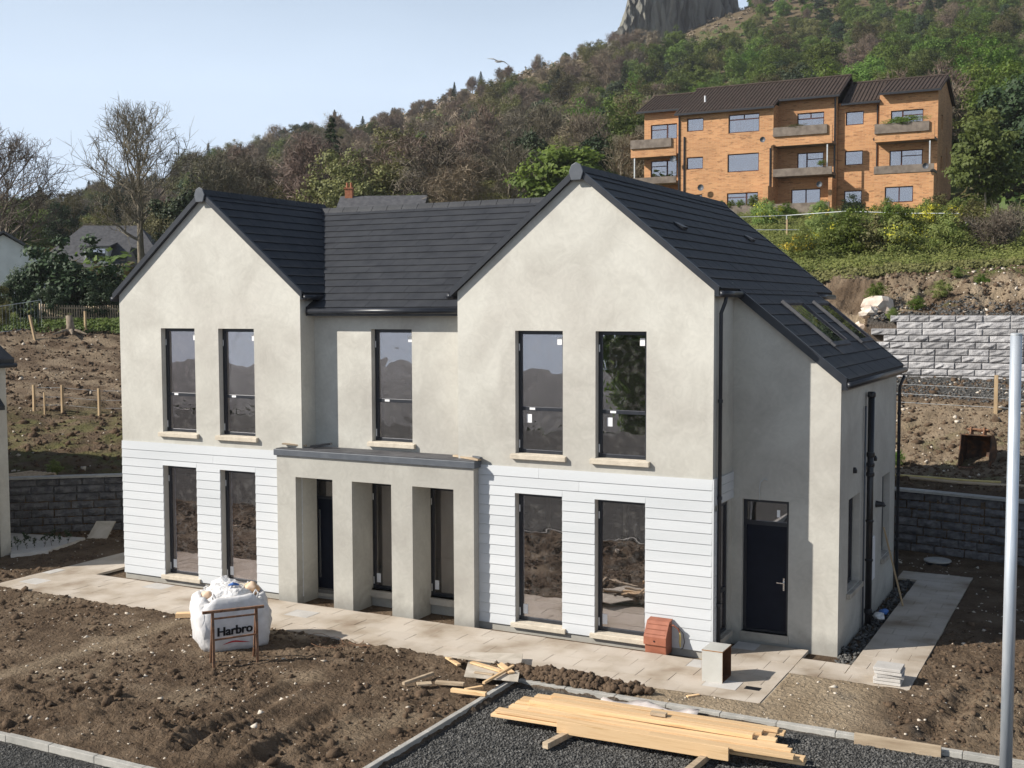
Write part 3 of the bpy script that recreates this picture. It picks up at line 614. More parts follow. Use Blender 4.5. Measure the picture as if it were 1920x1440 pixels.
# windows: frame (> pane, label) set back in the reveal
def window_x(x0, x1, z0, z1, y, transom=None, stick=0, fw=.075, parent=house, name='window'):
    w = MB(); yb = y+.07
    w.box(x0, x0+fw, y, yb, z0, z1); w.box(x1-fw, x1, y, yb, z0, z1); w.box(x0+fw, x1-fw, y, yb, z0, z0+fw); w.box(x0+fw, x1-fw, y, yb, z1-fw, z1)
    if transom: w.box(x0+fw, x1-fw, y, yb, transom-.035, transom+.04)
    f = w.build(name, 'frame', parent, bev=.006)
    spans = [(z0+fw, z1-fw)] if not transom else [(z0+fw, transom-.035), (transom+.04, z1-fw)]
    for a, b in spans: MB().box(x0+fw, x1-fw, y+.03, y+.036, a, b).build('pane', 'glass', f)
    r = random.Random(int(x0*100)+int(z0*10)+stick)
    class ST:
        def box(s_, *a): MB().box(*a).build('sticker', 'label_white', f)
    st = ST(); k = 0
    if stick & 1: st.box(x1-fw-.12, x1-fw-.02, y+.024, y+.0265, z1-fw-.20, z1-fw-.06); k = 1
    if stick & 2 and transom: st.box(x0+.25, x0+.37, y-.004, y-.001, transom-.02, transom+.025); k = 1
    if stick & 4: st.box(x0+fw+.10, x0+fw+.21, y+.024, y+.0265, (transom or z0+.6)-.28, (transom or z0+.6)-.11); k = 1
    if stick & 8: st.box(x0+fw+.01, x0+fw+.11, y+.024, y+.0265, z0+fw+.06, z0+fw+.26); k = 1
    st.box(x0+.012, x0+.034, y-.004, y-.001, z1-.40, z1-.26); st.box(x0+.012, x0+.034, y-.004, y-.001, z0+.10, z0+.26)
    return f
def sill_x(x0, x1, y, z, parent=house, dep=.15):
    w = MB(); a = .085
    w.hexa([(x0-a, y-.085, z-.105), (x1+a, y-.085, z-.105), (x1+a, y+.0, z-.105), (x0-a, y+.0, z-.105), (x0-a, y-.085, z-.012), (x1+a, y-.085, z-.012), (x1+a, y+.0, z-.002), (x0-a, y+.0, z-.002)])
    w.box(x0+.002, x1-.002, y+.002, y+dep, z-.10, z+.004)
    w.build('window_sill', 'stone_sill', parent, bev=.008)
TRZ = 4.42
for i, a in enumerate(WA): window_x(*up(a), .14, TRZ, 3 if i == 0 else 3); sill_x(*a, 0, ZS); window_x(*lo(a), .14, None, 8); sill_x(*a, 0, ZLS)
for i, a in enumerate(WB): window_x(*up(a), .14, TRZ, 7); sill_x(*a, 0, ZS); window_x(*lo(a), .14, None, 8); sill_x(*a, 0, ZLS)
window_x(*up(WM), YR+.14, TRZ, 3); sill_x(*WM, YR, ZS)
window_x(6.80, 7.80, .25, 2.62, YR+.14, None, 8); window_x(8.30, 9.30, .25, 2.62, YR+.14, None, 8)
w = MB(); w.box(6.75, 7.85, YR-.10, YR+.14, .12, .25); w.build('window_sill', 'concrete', house); w = MB(); w.box(8.25, 9.35, YR-.10, YR+.14, .12, .25); w.build('window_sill', 'concrete', house)
# front door inside the porch
w = MB(); y = YR+.14
w.box(5.22, 5.30, y, y+.08, .02, 2.62); w.box(6.22, 6.30, y, y+.08, .02, 2.62); w.box(5.30, 6.22, y, y+.08, 2.54, 2.62); w.box(5.30, 6.22, y, y+.08, 2.14, 2.20); w.box(5.30, 6.22, y, y+.08, .02, .06)
fd = w.build('front_door', 'frame', house)
MB().box(5.302, 6.218, y+.02, y+.065, .062, 2.138).build('door_leaf', 'door_leaf', fd); MB().box(5.302, 6.218, y+.03, y+.036, 2.202, 2.538).build('pane', 'glass', fd)
MB().box(5.36, 5.40, y-.03, y-.01, .35, 1.9).build('pull_handle', 'chrome', fd)
MB().box(5.2, 6.32, YR-.03, YR+.14, -.04, .02).build('door_step', 'concrete', house)
# side door with glazed transom
w = MB(); y = YWG+.10
w.box(DX0, DX0+.06, y, y+.08, DZ0, DZ1); w.box(DX1-.06, DX1, y, y+.08, DZ0, DZ1); w.box(DX0+.06, DX1-.06, y, y+.08, DZ1-.06, DZ1); w.box(DX0+.06, DX1-.06, y, y+.08, 2.25, 2.33); w.box(DX0+.06, DX1-.06, y, y+.08, DZ0, DZ0+.04)
sdoor = w.build('side_door', 'frame', house)
MB().box(DX0+.062, DX1-.062, y+.02, y+.065, DZ0+.042, 2.248).build('door_leaf', 'door_leaf', sdoor)
MB().box(DX0+.062, DX1-.062, y+.03, y+.036, 2.332, DZ1-.062).build('pane', 'glass', sdoor)
w = MB(); w.box(DX1-.125, DX1-.095, y+.005, y+.02, 1.02, 1.26); w.rod((DX1-.11, y-.03, 1.17), (DX1-.24, y-.03, 1.17), .02, .02); w.rod((DX1-.11, y+.01, 1.17), (DX1-.11, y-.035, 1.17), .02, .02); w.build('door_handle', 'chrome', sdoor)
MB().box(DX1-.26, DX1-.20, y+.024, y+.0265, 2.42, 2.56).build('sticker', 'label_white', sdoor)
MB().box(DX0-.02, DX1+.02, YWG-.02, YWG+.12, .02, DZ0).build('door_step', 'concrete', house)
w = MB(); w.tube([(15.30, YWG-.005, 2.75), (15.31, YWG-.05, 2.95), (15.33, YWG-.07, 3.10), (15.40, YWG-.05, 3.17), (15.45, YWG+.01, 3.14)], .010, 6); w.build('loose_cable', 'galv_thin', house)
# tall window on the east return, windows of the side wall
def window_yz(y0, y1, z0, z1, x, tr=None, fw=.07, stick=True):
    w = MB(); xb = x-.07
    w.box(xb, x, y0, y0+fw, z0, z1); w.box(xb, x, y1-fw, y1, z0, z1); w.box(xb, x, y0+fw, y1-fw, z0, z0+fw); w.box(xb, x, y0+fw, y1-fw, z1-fw, z1)
    if tr: w.box(xb, x, y0+fw, y1-fw, tr-.04, tr+.04)
    f = w.build('window', 'frame', house, bev=.006)
    for a, b in ([(z0+fw, z1-fw)] if not tr else [(z0+fw, tr-.04), (tr+.04, z1-fw)]): MB().box(x-.036, x-.03, y0+fw, y1-fw, a, b).build('pane', 'glass', f)
    if stick: MB().box(x+.001, x+.004, y0+.01, y0+.05, z1-.35, z1-.2).build('sticker', 'label_white', f); MB().box(x+.001, x+.004, y0+.01, y0+.05, z0+.1, z0+.3).build('sticker', 'label_white', f)
    return f
def sill_yz(y0, y1, x, z):
    w = MB(); w.box(x+.002, x+.085, y0-.085, y1+.085, z-.11, z-.01); w.box(x-.13, x-.002, y0+.002, y1-.002, z-.10, z+.004); w.build('window_sill', 'concrete', house, bev=.008)
window_yz(.40, .98, .22, 2.74, XR1-.03, 1.05); sill_yz(.40, .98, XR1, .22)
for a in SWN: window_yz(a[0], a[1], a[2], a[3], XW-.14); sill_yz(a[0], a[1], XW, a[2])

# cladding boards, each its own plank
BH = .2012
def clad_row(x0, x1, z0, z1, holes, rng):
    segs = [(x0, x1)]
    for h in holes:
        if z0 < h[3]-.004 and z1 > h[2]+.004:
            ns = []
            for a, b in segs:
                if h[0] <= a or h[1] >= b: ns.append((a, b)); continue
                ns += [(a, h[0]), (h[1], b)]
            segs = ns
    return segs
rng = random.Random(11)
clg = MB()
for gi, (x0, x1, ws) in enumerate(((0, XL1, WA), (XR0, XR1, WB))):
    holes = [lo(a) for a in ws]; hole2 = [(h[0]-.0, h[1]+.0, h[2]-.105, h[3]) for h in holes]
    cl = MB().box(x0+.02, x1-.02, -.010, -.002, .10, .12).build('cladding', 'clad', house); tag(cl, 'white horizontal timber-effect cladding boards')
    z = .05; first = True
    zs = [z+i*BH for i in range(17)]
    zs = [q for q in zs if q < ZC-.02]+[ZC]
    for j in range(len(zs)-1):
        za, zb = zs[j], zs[j+1]-.007
        segs = clad_row(x0+.0, x1-.0, za, zb, hole2, rng)
        out = []
        for a, b in segs:
            if b-a > 4 and rng.random() < .6:
                q = a+(b-a)*rng.uniform(.25, .75); out += [(a, q-.002), (q+.002, b)]
            else: out.append((a, b))
        def board(a, b, za, zb): MB().hexa([(a, -.040, za), (b, -.040, za), (b, -.004, za), (a, -.004, za), (a, -.026, zb), (b, -.026, zb), (b, -.004, zb), (a, -.004, zb)]).build('board', 'clad', cl)
        for a, b in out: board(a, b, za, zb)
        for h in hole2:            # short pieces above the head and below the sill of each window
            if za < h[3] < zb-.02: board(h[0]+.002, h[1]-.002, h[3], zb)
            if za+.02 < h[2] < zb: board(h[0]+.002, h[1]-.002, za, h[2])
for (y0, y1, za, zb) in [(.0, .36, .05+i*BH, .05+(i+1)*BH-.006) for i in range(13)]+[(.0, YWG-.02, 2.77+i*.168, 2.77+(i+1)*.168-.006) for i in range(3)]:
    MB().box(XR1+.003, XR1+.033, y0-.02, y1, za, zb).build('board', 'clad', cl)
MB().box(XR1+.006, XR1+.038, -.04, -.002, .05, ZC).build('corner_trim', 'clad', cl)

# porch screen wall with three openings
PX0, PX1, PY, PZ = 4.88, 9.865, -.24, 3.20
PO = [(5.39, 6.38, -.1, 2.745), (6.885, 7.885, -.1, 2.745), (8.405, 9.395, -.1, 2.745)]
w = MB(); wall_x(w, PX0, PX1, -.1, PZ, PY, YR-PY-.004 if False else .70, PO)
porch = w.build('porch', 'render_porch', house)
w = MB(); w.box(PX0-.05, PX1+.05, PY-.05, PY+.72, PZ+.003, PZ+.14); w.build('roof_edge', 'fascia', porch, bev=.01)
w = MB(); w.box(PX0-.02, PX1+.02, PY+.0, PY+.70, PZ+.142, PZ+.155); w.build('flat_roof', 'slate', porch)
w = MB(); w.rod((PX0+.05, PY+.15, PZ+.24), (PX0+.55, PY+.35, PZ+.20), .10, .03); w.build('scrap_batten', 'old_timber', porch)
w = MB(); w.rod((PX0+.72, PY+.3, PZ+.20), (PX0+1.15, PY+.45, PZ+.26), .14, .04); w.build('scrap_batten', 'black_plastic', porch)
w = MB(); w.rod((PX1-.65, PY+.35, PZ+.19), (PX1+.07, PY+.12, PZ+.17), .09, .035); w.build('scrap_batten', 'old_timber', porch)
w = MB(); w.rod((PX1-.5, PY+.5, PZ+.22), (PX1+.12, PY+.10, PZ+.21), .07, .03); w.build('scrap_batten', 'fascia', porch)

# ---------------------------------------------------------------- roofs
tile_specs = []
def roof_plane(o, ud, vd, n, ulen, vlen, gauge=.30, tw=.33, off=0.0, keep=None):
    """o: eave corner on the deck; ud along the eave, vd up the slope, n outward normal"""
    o, ud, vd, n = map(np.array, (o, ud, vd, n)); rows = int(round(vlen/gauge)); g = vlen/rows
    for r in range(rows):
        u = -(tw/2 if r % 2 else 0)
        while u < ulen-.01:
            a, b = max(u, 0), min(u+tw, ulen); u += tw
            if b-a < .03: continue
            p = o+ud*((a+b)/2)+vd*(g*r)
            if keep is not None and not keep(p, g): continue
            tile_specs.append((p, ud, vd, n, (b-a-.004), g))
cs = 1/math.sqrt(1+SL*SL); sn = SL*cs
OV = .09                       # roof build-up above the wall line
def deck(pts, mt='tile', name='roof_deck'):
    MB().prism(pts, (0, 0, -.10)).build(name, mt, roof)
xmL, xmR = XL1/2, (XR0+XR1)/2
roof = MB().box(xmR-.04, xmR+.04, -.06, YB+.05, ZE+SL*(XR1-XR0)/2-.05, ZE+SL*(XR1-XR0)/2+.07).build('roof', 'tile', house); tag(roof, 'dark blue grey roof of flat interlocking tiles')
EO = .12                       # eaves overhang
def slope(x_eave, x_ridge, y0, y1, zw):
    """deck of a slope whose wall head is at x_eave,zw; overhang EO"""
    s = 1 if x_eave > x_ridge else -1
    xe = x_eave+s*EO; ze = zw-EO*SL+OV; zr = zw+SL*abs(x_eave-x_ridge)+OV
    deck([(xe, y0, ze), (xe, y1, ze), (x_ridge, y1, zr), (x_ridge, y0, zr)])
    L_ = math.hypot(xe-x_ridge, zr-ze)
    return (xe, ze, L_, np.array([-s*cs, 0, sn]), np.array([s*sn, 0, cs]))
VO = -.07
for (x0, x1, xm) in ((0, XL1, xmL), (XR0, XR1, xmR)):
    for xe_ in (x0, x1):
        xe, ze, L_, vd, nn = slope(xe_, xm, VO, YB+.1, ZE)
        if xe_ == XL1: roof_plane((xe, VO+.03, ze), (0, 1, 0), vd, nn, 4.9, L_)
        if xe_ == XR1: roof_plane((xe, VO+.03, ze), (0, 1, 0), vd, nn, YB-VO, L_)
        if xe_ in (0, XR0): roof_plane((xe, VO+.03, ze), (0, 1, 0), vd, nn, .9 if xe_ == 0 else 3.6, L_)
# long lower slope over the wing: continues the main slope
zt = ZE+OV
L2 = (XW+EO-XR1)/cs
deck([(XR1, YWG-.1, zt-.004), (XR1, YF+.08, zt-.004), (XW+EO, YF+.08, zt-SL*(XW+EO-XR1)), (XW+EO, YWG-.1, zt-SL*(XW+EO-XR1))])
roof_plane((XW+EO, YWG-.07, zt-SL*(XW+EO-XR1)), (0, 1, 0), (-cs, 0, sn), (sn, 0, cs), YF+.12-YWG, L2+.02)
# middle roof
MZ, MY = 6.43, .22
SM = .62; csm = 1/math.sqrt(1+SM*SM); RZm = 8.93; MYR = MY+(RZm-MZ)/SM
deck([(XL1-1.9, MY, MZ), (XR0+1.6, MY, MZ), (XR0+2.6, MYR, RZm), (XL1-2.6, MYR, RZm)])
deck([(XL1-2.6, MYR, RZm), (XR0+2.6, MYR, RZm), (XR0+1.6, MYR+3.9, MZ-.1), (XL1-1.9, MYR+3.9, MZ-.1)])
kp = lambda p, g: True
xv0 = XL1+EO
roof_plane((XL1-2.4, MY, MZ), (1, 0, 0), (0, csm, SM*csm), (0, -SM*csm, csm), XR0-XL1+2.8, (MYR-MY)/csm, gauge=.2925,
           keep=lambda p, g: (p[2] > ZE+OV-SL*(p[0]-XL1)-.35 or p[0] > XL1-.05) and p[0] > xmL+.1)
# tiles: nearest 300 as objects sharing one mesh, the rest joined
tme = None
def tile_mesh():
    b = MB()
    # unit tile: width 1 (x), length 1 (y up slope), normal z; thick at the lower edge
    b.hexa([(-.5, -.03, .004), (.5, -.03, .004), (.5, 1.04, -.002), (-.5, 1.04, -.002), (-.5, -.03, .034), (.5, -.03, .034), (.5, 1.04, .012), (-.5, 1.04, .012)])
    me = bpy.data.meshes.new('roof_tile'); me.from_pydata(b.v, [], b.f); me.materials.append(M['tile']); return me
tme = tile_mesh()
def tdist(s):
    u, v, k = pix(s[0]); vis = 0 if (s[3]@(CAM-s[0]) > 0) else 1
    return (vis, k)
tile_specs.sort(key=tdist)
rest = MB(); tb = [np.array(c.co) for c in tme.vertices]; tf = [tuple(p.vertices) for p in tme.polygons]
rng = random.Random(2)
for i, (p, ud, vd, n, wdt, g) in enumerate(tile_specs):
    if np.dot(np.cross(ud, vd), n) < 0: ud = -ud
    jit = rng.uniform(-.0015, .0025)
    mm = Matrix(((ud[0]*wdt, vd[0]*g, n[0], p[0]+n[0]*jit), (ud[1]*wdt, vd[1]*g, n[1], p[1]+n[1]*jit), (ud[2]*wdt, vd[2]*g, n[2], p[2]+n[2]*jit), (0, 0, 0, 1)))
    if i < 300:
        o = bpy.data.objects.new('roof_tile', tme); col.objects.link(o); adopt(o, roof); o.matrix_basis = mm
    else:
        b = len(rest.v); A = np.array(mm)
        rest.v += [tuple((A[:3, :3]@c)+A[:3, 3]) for c in tb]; rest.f += [tuple(b+k for k in f) for f in tf]
o = rest.build('roof_tile_field', 'tile', roof); tag(o, kind='stuff')
# ridge tiles
def ridge(p, q, n, up=.045):
    p = np.array(p); q = np.array(q); d = (q-p)/n; t = d/np.linalg.norm(d); a = np.array([t[1], -t[0], 0])
    for i in range(n):
        c0 = p+d*i+t*.006; c1 = p+d*(i+1)-t*.006; w = MB()
        pts = lambda c: [c+a*.15+np.array([0, 0, -.10]), c+a*.10+np.array([0, 0, -.03]), c+a*.04+np.array([0, 0, up]), c-a*.04+np.array([0, 0, up]), c-a*.10+np.array([0, 0, -.03]), c-a*.15+np.array([0, 0, -.10])]
        w.prism(pts(c0), c1-c0); w.build('ridge_tile', 'tile', roof)
zr = ZE+SL*(XR1-XR0)/2+OV
ridge((xmR, VO, zr+.03), (xmR, YB+.1, zr+.03), 21); ridge((xmL, VO, zr+.03), (xmL, MYR+.3, zr+.03), 11); ridge((xmL, MYR, RZm+.03), (xmR, MYR, RZm+.03), 21)
# verge trims, ridge end caps, valley flashing
for (x0, x1, xm) in ((0, XL1, xmL), (XR0, XR1, xmR)):
    for s, xe in ((-1, x0), (1, x1)):
        a = np.array([xe+s*EO, 0, ZE-EO*SL+OV]); b = np.array([xm, 0, zr])
        for y0, y1 in ((VO-.03, VO+.05), (YB+.07, YB+.14)):
            w = MB(); w.hexa([(a[0], y0, a[2]-.10), (a[0], y1, a[2]-.10), (b[0], y1, b[2]-.10), (b[0], y0, b[2]-.10), (a[0], y0, a[2]+.045), (a[0], y1, a[2]+.045), (b[0], y1, b[2]+.045), (b[0], y0, b[2]+.045)])
            w.build('verge_trim', 'frame', roof)
    w = MB(); w.prism([(xm-.15, VO-.07, zr-.06), (xm-.10, VO-.07, zr-.22), (xm+.10, VO-.07, zr-.22), (xm+.15, VO-.07, zr-.06), (xm+.10, VO-.07, zr+.07), (xm, VO-.07, zr+.12), (xm-.10, VO-.07, zr+.07)], (0, .035, 0)); w.build('ridge_end_cap', 'fascia', roof, bev=.012)
a = np.array([XR1-.02, 0, zt+.002]); b = np.array([XW+EO, 0, zt-SL*(XW+EO-XR1)])
for y0, y1 in ((YWG-.13, YWG-.06), (YF+.03, YF+.10)):
    w = MB(); w.hexa([(a[0], y0, a[2]-.14), (b[0], y0, b[2]-.14), (b[0], y1, b[2]-.14), (a[0], y1, a[2]-.14), (a[0], y0, a[2]+.045), (b[0], y0, b[2]+.045), (b[0], y1, b[2]+.045), (a[0], y1, a[2]+.045)])
    w.build('verge_trim', 'frame', roof)
# roof lights on the lower slope
def on_low(x, y, h=0): return np.array([x, y, zt-SL*(x-XR1)])+np.array([sn, 0, cs])*h
for y0, y1 in ((2.95, 4.30), (5.60, 6.80)):
    xa, xb = 15.28, 16.20; f = MB()
    def bar(p0, p1, wd, h0, h1, along_y):
        pass
    def slab(xa, xb, y0, y1, h0, h1, mb): mb.hexa([on_low(xb, y0, h0), on_low(xb, y1, h0), on_low(xa, y1, h0), on_low(xa, y0, h0), on_low(xb, y0, h1), on_low(xb, y1, h1), on_low(xa, y1, h1), on_low(xa, y0, h1)])
    slab(xa-.08, xa, y0-.06, y1+.06, 0, .10, f); slab(xb, xb+.09, y0-.06, y1+.06, 0, .085, f); slab(xa, xb, y0-.06, y0, 0, .10, f); slab(xa, xb, y1, y1+.06, 0, .10, f)
    rl = f.build('roof_light', 'slate', roof, bev=.006)
    p = MB(); slab(xa, xb, y0, y1, .055, .065, p); p.build('pane', 'glass', rl)
    p = MB(); slab(xb+.09, xb+.26, y0-.05, y1+.05, .036, .042, p); p.build('flashing_apron', 'slate', rl)
# vent tiles
for x, y in ((13.32, 2.0), (13.32, 6.9)):
    w = MB(); z = zt-SL*(x-XR1); A = np.array([x, y, z])
    n_ = np.array([sn, 0, cs]); dn = np.array([cs, 0, -sn])
    w.hexa([A-dn*.12+n_*.03, A+dn*.12+n_*.03, A+dn*.12+n_*.03+np.array([0, .3, 0]), A-dn*.12+n_*.03+np.array([0, .3, 0]), A-dn*.12+n_*.05, A+dn*.12+n_*.10, A+dn*.12+n_*.10+np.array([0, .3, 0]), A-dn*.12+n_*.05+np.array([0, .3, 0])]); w.build('vent_tile', 'frame', roof)
# gutters and pipes
def gutter(p, q, r=.062):
    p = np.array(p); q = np.array(q); w = MB(); w.tube([p, q], r, 10); w.build('gutter', 'frame', house, True)
gze = ZE-EO*SL+OV-.09
gutter((XL1+EO+.05, VO, gze), (XL1+EO+.05, .6, gze)); gutter((XR1+EO+.05, VO-.02, gze), (XR1+EO+.05, YWG-.1, gze)); gutter((XR1+EO+.05, YF+.05, gze), (XR1+EO+.05, YB+.1, gze))
gutter((XL1+.08, MY-.06, MZ-.07), (XR0, MY-.06, MZ-.07)); gutter((XW+EO+.05, YWG-.12, zt-SL*(XW+EO-XR1)-.09), (XW+EO+.05, YF+.1, zt-SL*(XW+EO-XR1)-.09)); gutter((-EO-.05, VO, gze), (-EO-.05, YB, gze)); gutter((XR0-EO-.05, VO, gze), (XR0-EO-.05, .35, gze))
w = MB(); w.box(XL1+.002, XR0-.002, MY-.0, YR-.002, MZ-.16, MZ-.11); w.build('soffit', 'frame', house); w = MB(); w.box(XL1+.002, XR0-.002, MY-.02, MY-.001, MZ-.17, MZ+.0); w.build('fascia_board', 'frame', house)
for nm, x0, y0, y1, zz in (('a', XR1, .0, YWG-.1, ZE), ('b', XR1, YF+.1, YB, ZE), ('c', XW, YWG, YF, ZW-.03)):
    w = MB(); w.box(x0+.002, x0+EO, y0, y1, zz-.14, zz-.02); w.build('fascia_board', 'frame', house)
w = MB(); w.box(XL1+.002, XL1+EO, .0, YR-.15, ZE-.14, ZE-.02); w.build('fascia_board', 'frame', house)
def pipe(pts, r, name='downpipe', mt='frame'): MB().tube(pts, r, 12).build(name, mt, house, True)
def clips(x, y, zs, r):
    for z in zs: MB().lathe((x, y, z), [(r*1.35, -.03), (r*1.35, .03)], 12).build('pipe_clip', 'frame', house)
pipe([(XR1+EO+.05, .22, gze), (XR1+EO+.02, .22, gze-.15), (XR1+.07, .20, gze-.35), (XR1+.07, .20, -.02)], .036); clips(XR1+.07, .20, (.9, 2.9, 4.7), .036)
pipe([(XW+EO+.05, YF-.02, ZW-.2), (XW+.07, YF-.0, ZW-.45), (XW+.07, YF-.0, -.02)], .036); clips(XW+.07, YF, (1.1, 2.6, 4.0), .036)
pipe([(XW+.11, 3.55, -.1), (XW+.11, 3.55, 4.72)], .066, 'soil_stack', 'black_plastic')
for z, h in ((4.66, .10), (3.45, .10), (3.25, .08), (3.05, .09), (.25, .1), (1.3, .05), (2.1, .05)): MB().lathe((XW+.11, 3.55, z), [(.075, -h/2), (.084, -h/2+.02), (.084, h/2-.02), (.075, h/2)], 14).build('pipe_collar', 'black_plastic', house)
pipe([(XW+.11, 3.60, 3.15), (XW+.10, 3.80, 3.2)], .05, 'stack_branch', 'black_plastic')
pipe([(XW+.05, 3.30, 4.45), (XW+.05, 3.30, -.1)], .018, 'waste_pipe', 'fascia')
for y, z in ((2.43, 3.27), (4.48, 3.27)): w = MB(); w.lathe((XW+.02, y, z), [(.05, -.06), (.055, .0), (.03, .05)], 10); w.build('vent_stub', 'black_plastic', house)
w = MB(); w.tube([(XW+.002, 4.8, 2.25), (XW+.16, 4.8, 2.25), (XW+.19, 4.8, 2.21)], [.075, .05, .03], 10); w.build('wall_light', 'black_plastic', house)
MB().box(XW+.002, XW+.05, 3.95, 4.55, .72, 1.62).build('meter_box', 'white_paint', house, bev=.01)

# ================================================================== PAVING, KERBS, RETAINING WALLS
pav = MB().box(-1.9, 16.2, -2.2, -.37, -.10, -.062).build('garden_path', 'concrete'); tag(pav, kind='structure')
rng = random.Random(21)
def slabs(x0, x1, y0, y1, sx, sy, parent, along='x', mt='paver', holes=()):
    r = 0; y = y0
    while y < y1-.02:
        yb = min(y+sy, y1); x = x0-(sx*.5 if r % 2 else 0)
        while x < x1-.01:
            a, b = max(x, x0), min(x+sx, x1); x += sx
            if b-a < .05: continue
            cx, cy = (a+b)/2, (y+yb)/2
            if any(h[0] < cx < h[1] and h[2] < cy < h[3] for h in holes): continue
            dz = rng.uniform(-.003, .003); t1, t2 = rng.uniform(-.003, .003), rng.uniform(-.003, .003)
            w = MB(); g = .0035
            w.hexa([(a+g, y+g, -.058), (b-g, y+g, -.058), (b-g, yb-g, -.058), (a+g, yb-g, -.058), (a+g, y+g, dz-t1), (b-g, y+g, dz+t2), (b-g, yb-g, dz+t1), (a+g, yb-g, dz-t2)])
            w.build('slab', 'paver_grey' if rng.random() < .05 else mt, parent)
        y = yb; r += 1
slabs(-1.94, 16.30, -2.24, -.38, .60, .465, pav)
slabs(-1.94, -.60, -.376, 6.0, .67, .46, pav)
slabs(16.31, 18.35, -.42, -.002, .51, .42, pav); slabs(14.95, 16.30, -.372, 1.10, .45, .49, pav); slabs(16.31, 17.19, .002, .55, .44, .55, pav)
slabs(17.20, 18.35, .002, 8.0, .575, .42, pav); slabs(16.75, 18.35, 8.004, 8.82, .53, .41, pav)
w = MB(); w.box(15.86, 16.12, -1.62, -1.46, -.004, .004); tag(w.build('drain_cover', 'black_plastic'), 'small dark drain opening in the slabs beside the upturned cabinet', 'drain cover')
w = MB(); w.box(16.31, 16.36, -2.24, -.45, -.12, -.01); tag(w.build('path_edging', 'concrete'), 'concrete edge where the front path drops to sandy ground', 'edging')
kerb = MB().box(12.22, 12.24, -8.7, -3.1, -.14, -.09).build('kerb', 'kerb_stone'); tag(kerb, kind='structure')
def kerbs(p, q, wdt, z0, z1, L_=.915):
    p = np.array(p, float); q = np.array(q, float); n = max(1, int(round(np.linalg.norm(q-p)/L_))); d = (q-p)/n; t = d/np.linalg.norm(d); r = random.Random(int(p[0]*7+p[1]*3))
    for i in range(n):
        a = p+d*i+t*.004; b = p+d*(i+1)-t*.004; jz = r.uniform(-.006, .006); w = MB()
        w.rod((*a, (z0+z1)/2+jz), (*b, (z0+z1)/2+jz+r.uniform(-.004, .004)), wdt, z1-z0); w.build('kerb_stone', 'kerb_stone', kerb, bev=.008)
kerbs((12.22, -3.02), (12.22, -8.75), .09, -.14, .055); kerbs((12.3, -2.98), (22.2, -3.05), .13, -.14, .035); kerbs((3.0, -8.85), (12.2, -8.85), .10, -.14, .05); kerbs((12.2, -8.85), (12.3, -13.0), .10, -.14, .045)

def block_mesh(seed, mt):
    """rough split-face block, front towards -y; unit size x 1, z 1, depth .3"""
    r = np.random.RandomState(seed); XS = [0, .035, .28, .5, .74, .965, 1]; ZS_ = [0, .13, .5, .87, 1]; nx_, nz_ = 6, 4; V = []; Fc = []
    for j in range(nz_+1):
        for i in range(nx_+1):
            e = i in (0, nx_) or j in (0, nz_); rim = i in (1, nx_-1) or j in (1, nz_-1)
            V.append(((XS[i]-.5)*.985+(0 if (e or rim) else r.uniform(-.06, .06)), 0. if e else (-r.uniform(.035, .065) if rim else -r.uniform(.03, .11)), ZS_[j]*.955+(0 if (e or rim) else r.uniform(-.08, .08))))
    for j in range(nz_):
        for i in range(nx_): a = j*(nx_+1)+i; Fc.append((a, a+1, a+nx_+2, a+nx_+1))
    b = len(V); V += [(-.4925, .3, 0), (.4925, .3, 0), (.4925, .3, .96), (-.4925, .3, .96)]
    c = [0, nx_, (nz_+1)*(nx_+1)-1, nz_*(nx_+1)]
    top = [nz_*(nx_+1)+i for i in range(nx_+1)]; bot = list(range(nx_+1)); lft = [j*(nx_+1) for j in range(nz_+1)]; rgt = [j*(nx_+1)+nx_ for j in range(nz_+1)]
    Fc += [tuple(top+[b+2, b+3]), tuple(bot[::-1]+[b, b+1]), tuple(lft+[b+3, b]), tuple(rgt[::-1]+[b+1, b+2])]
    me = bpy.data.meshes.new('block'); me.from_pydata(V, [], Fc); me.materials.append(M[mt]); return me
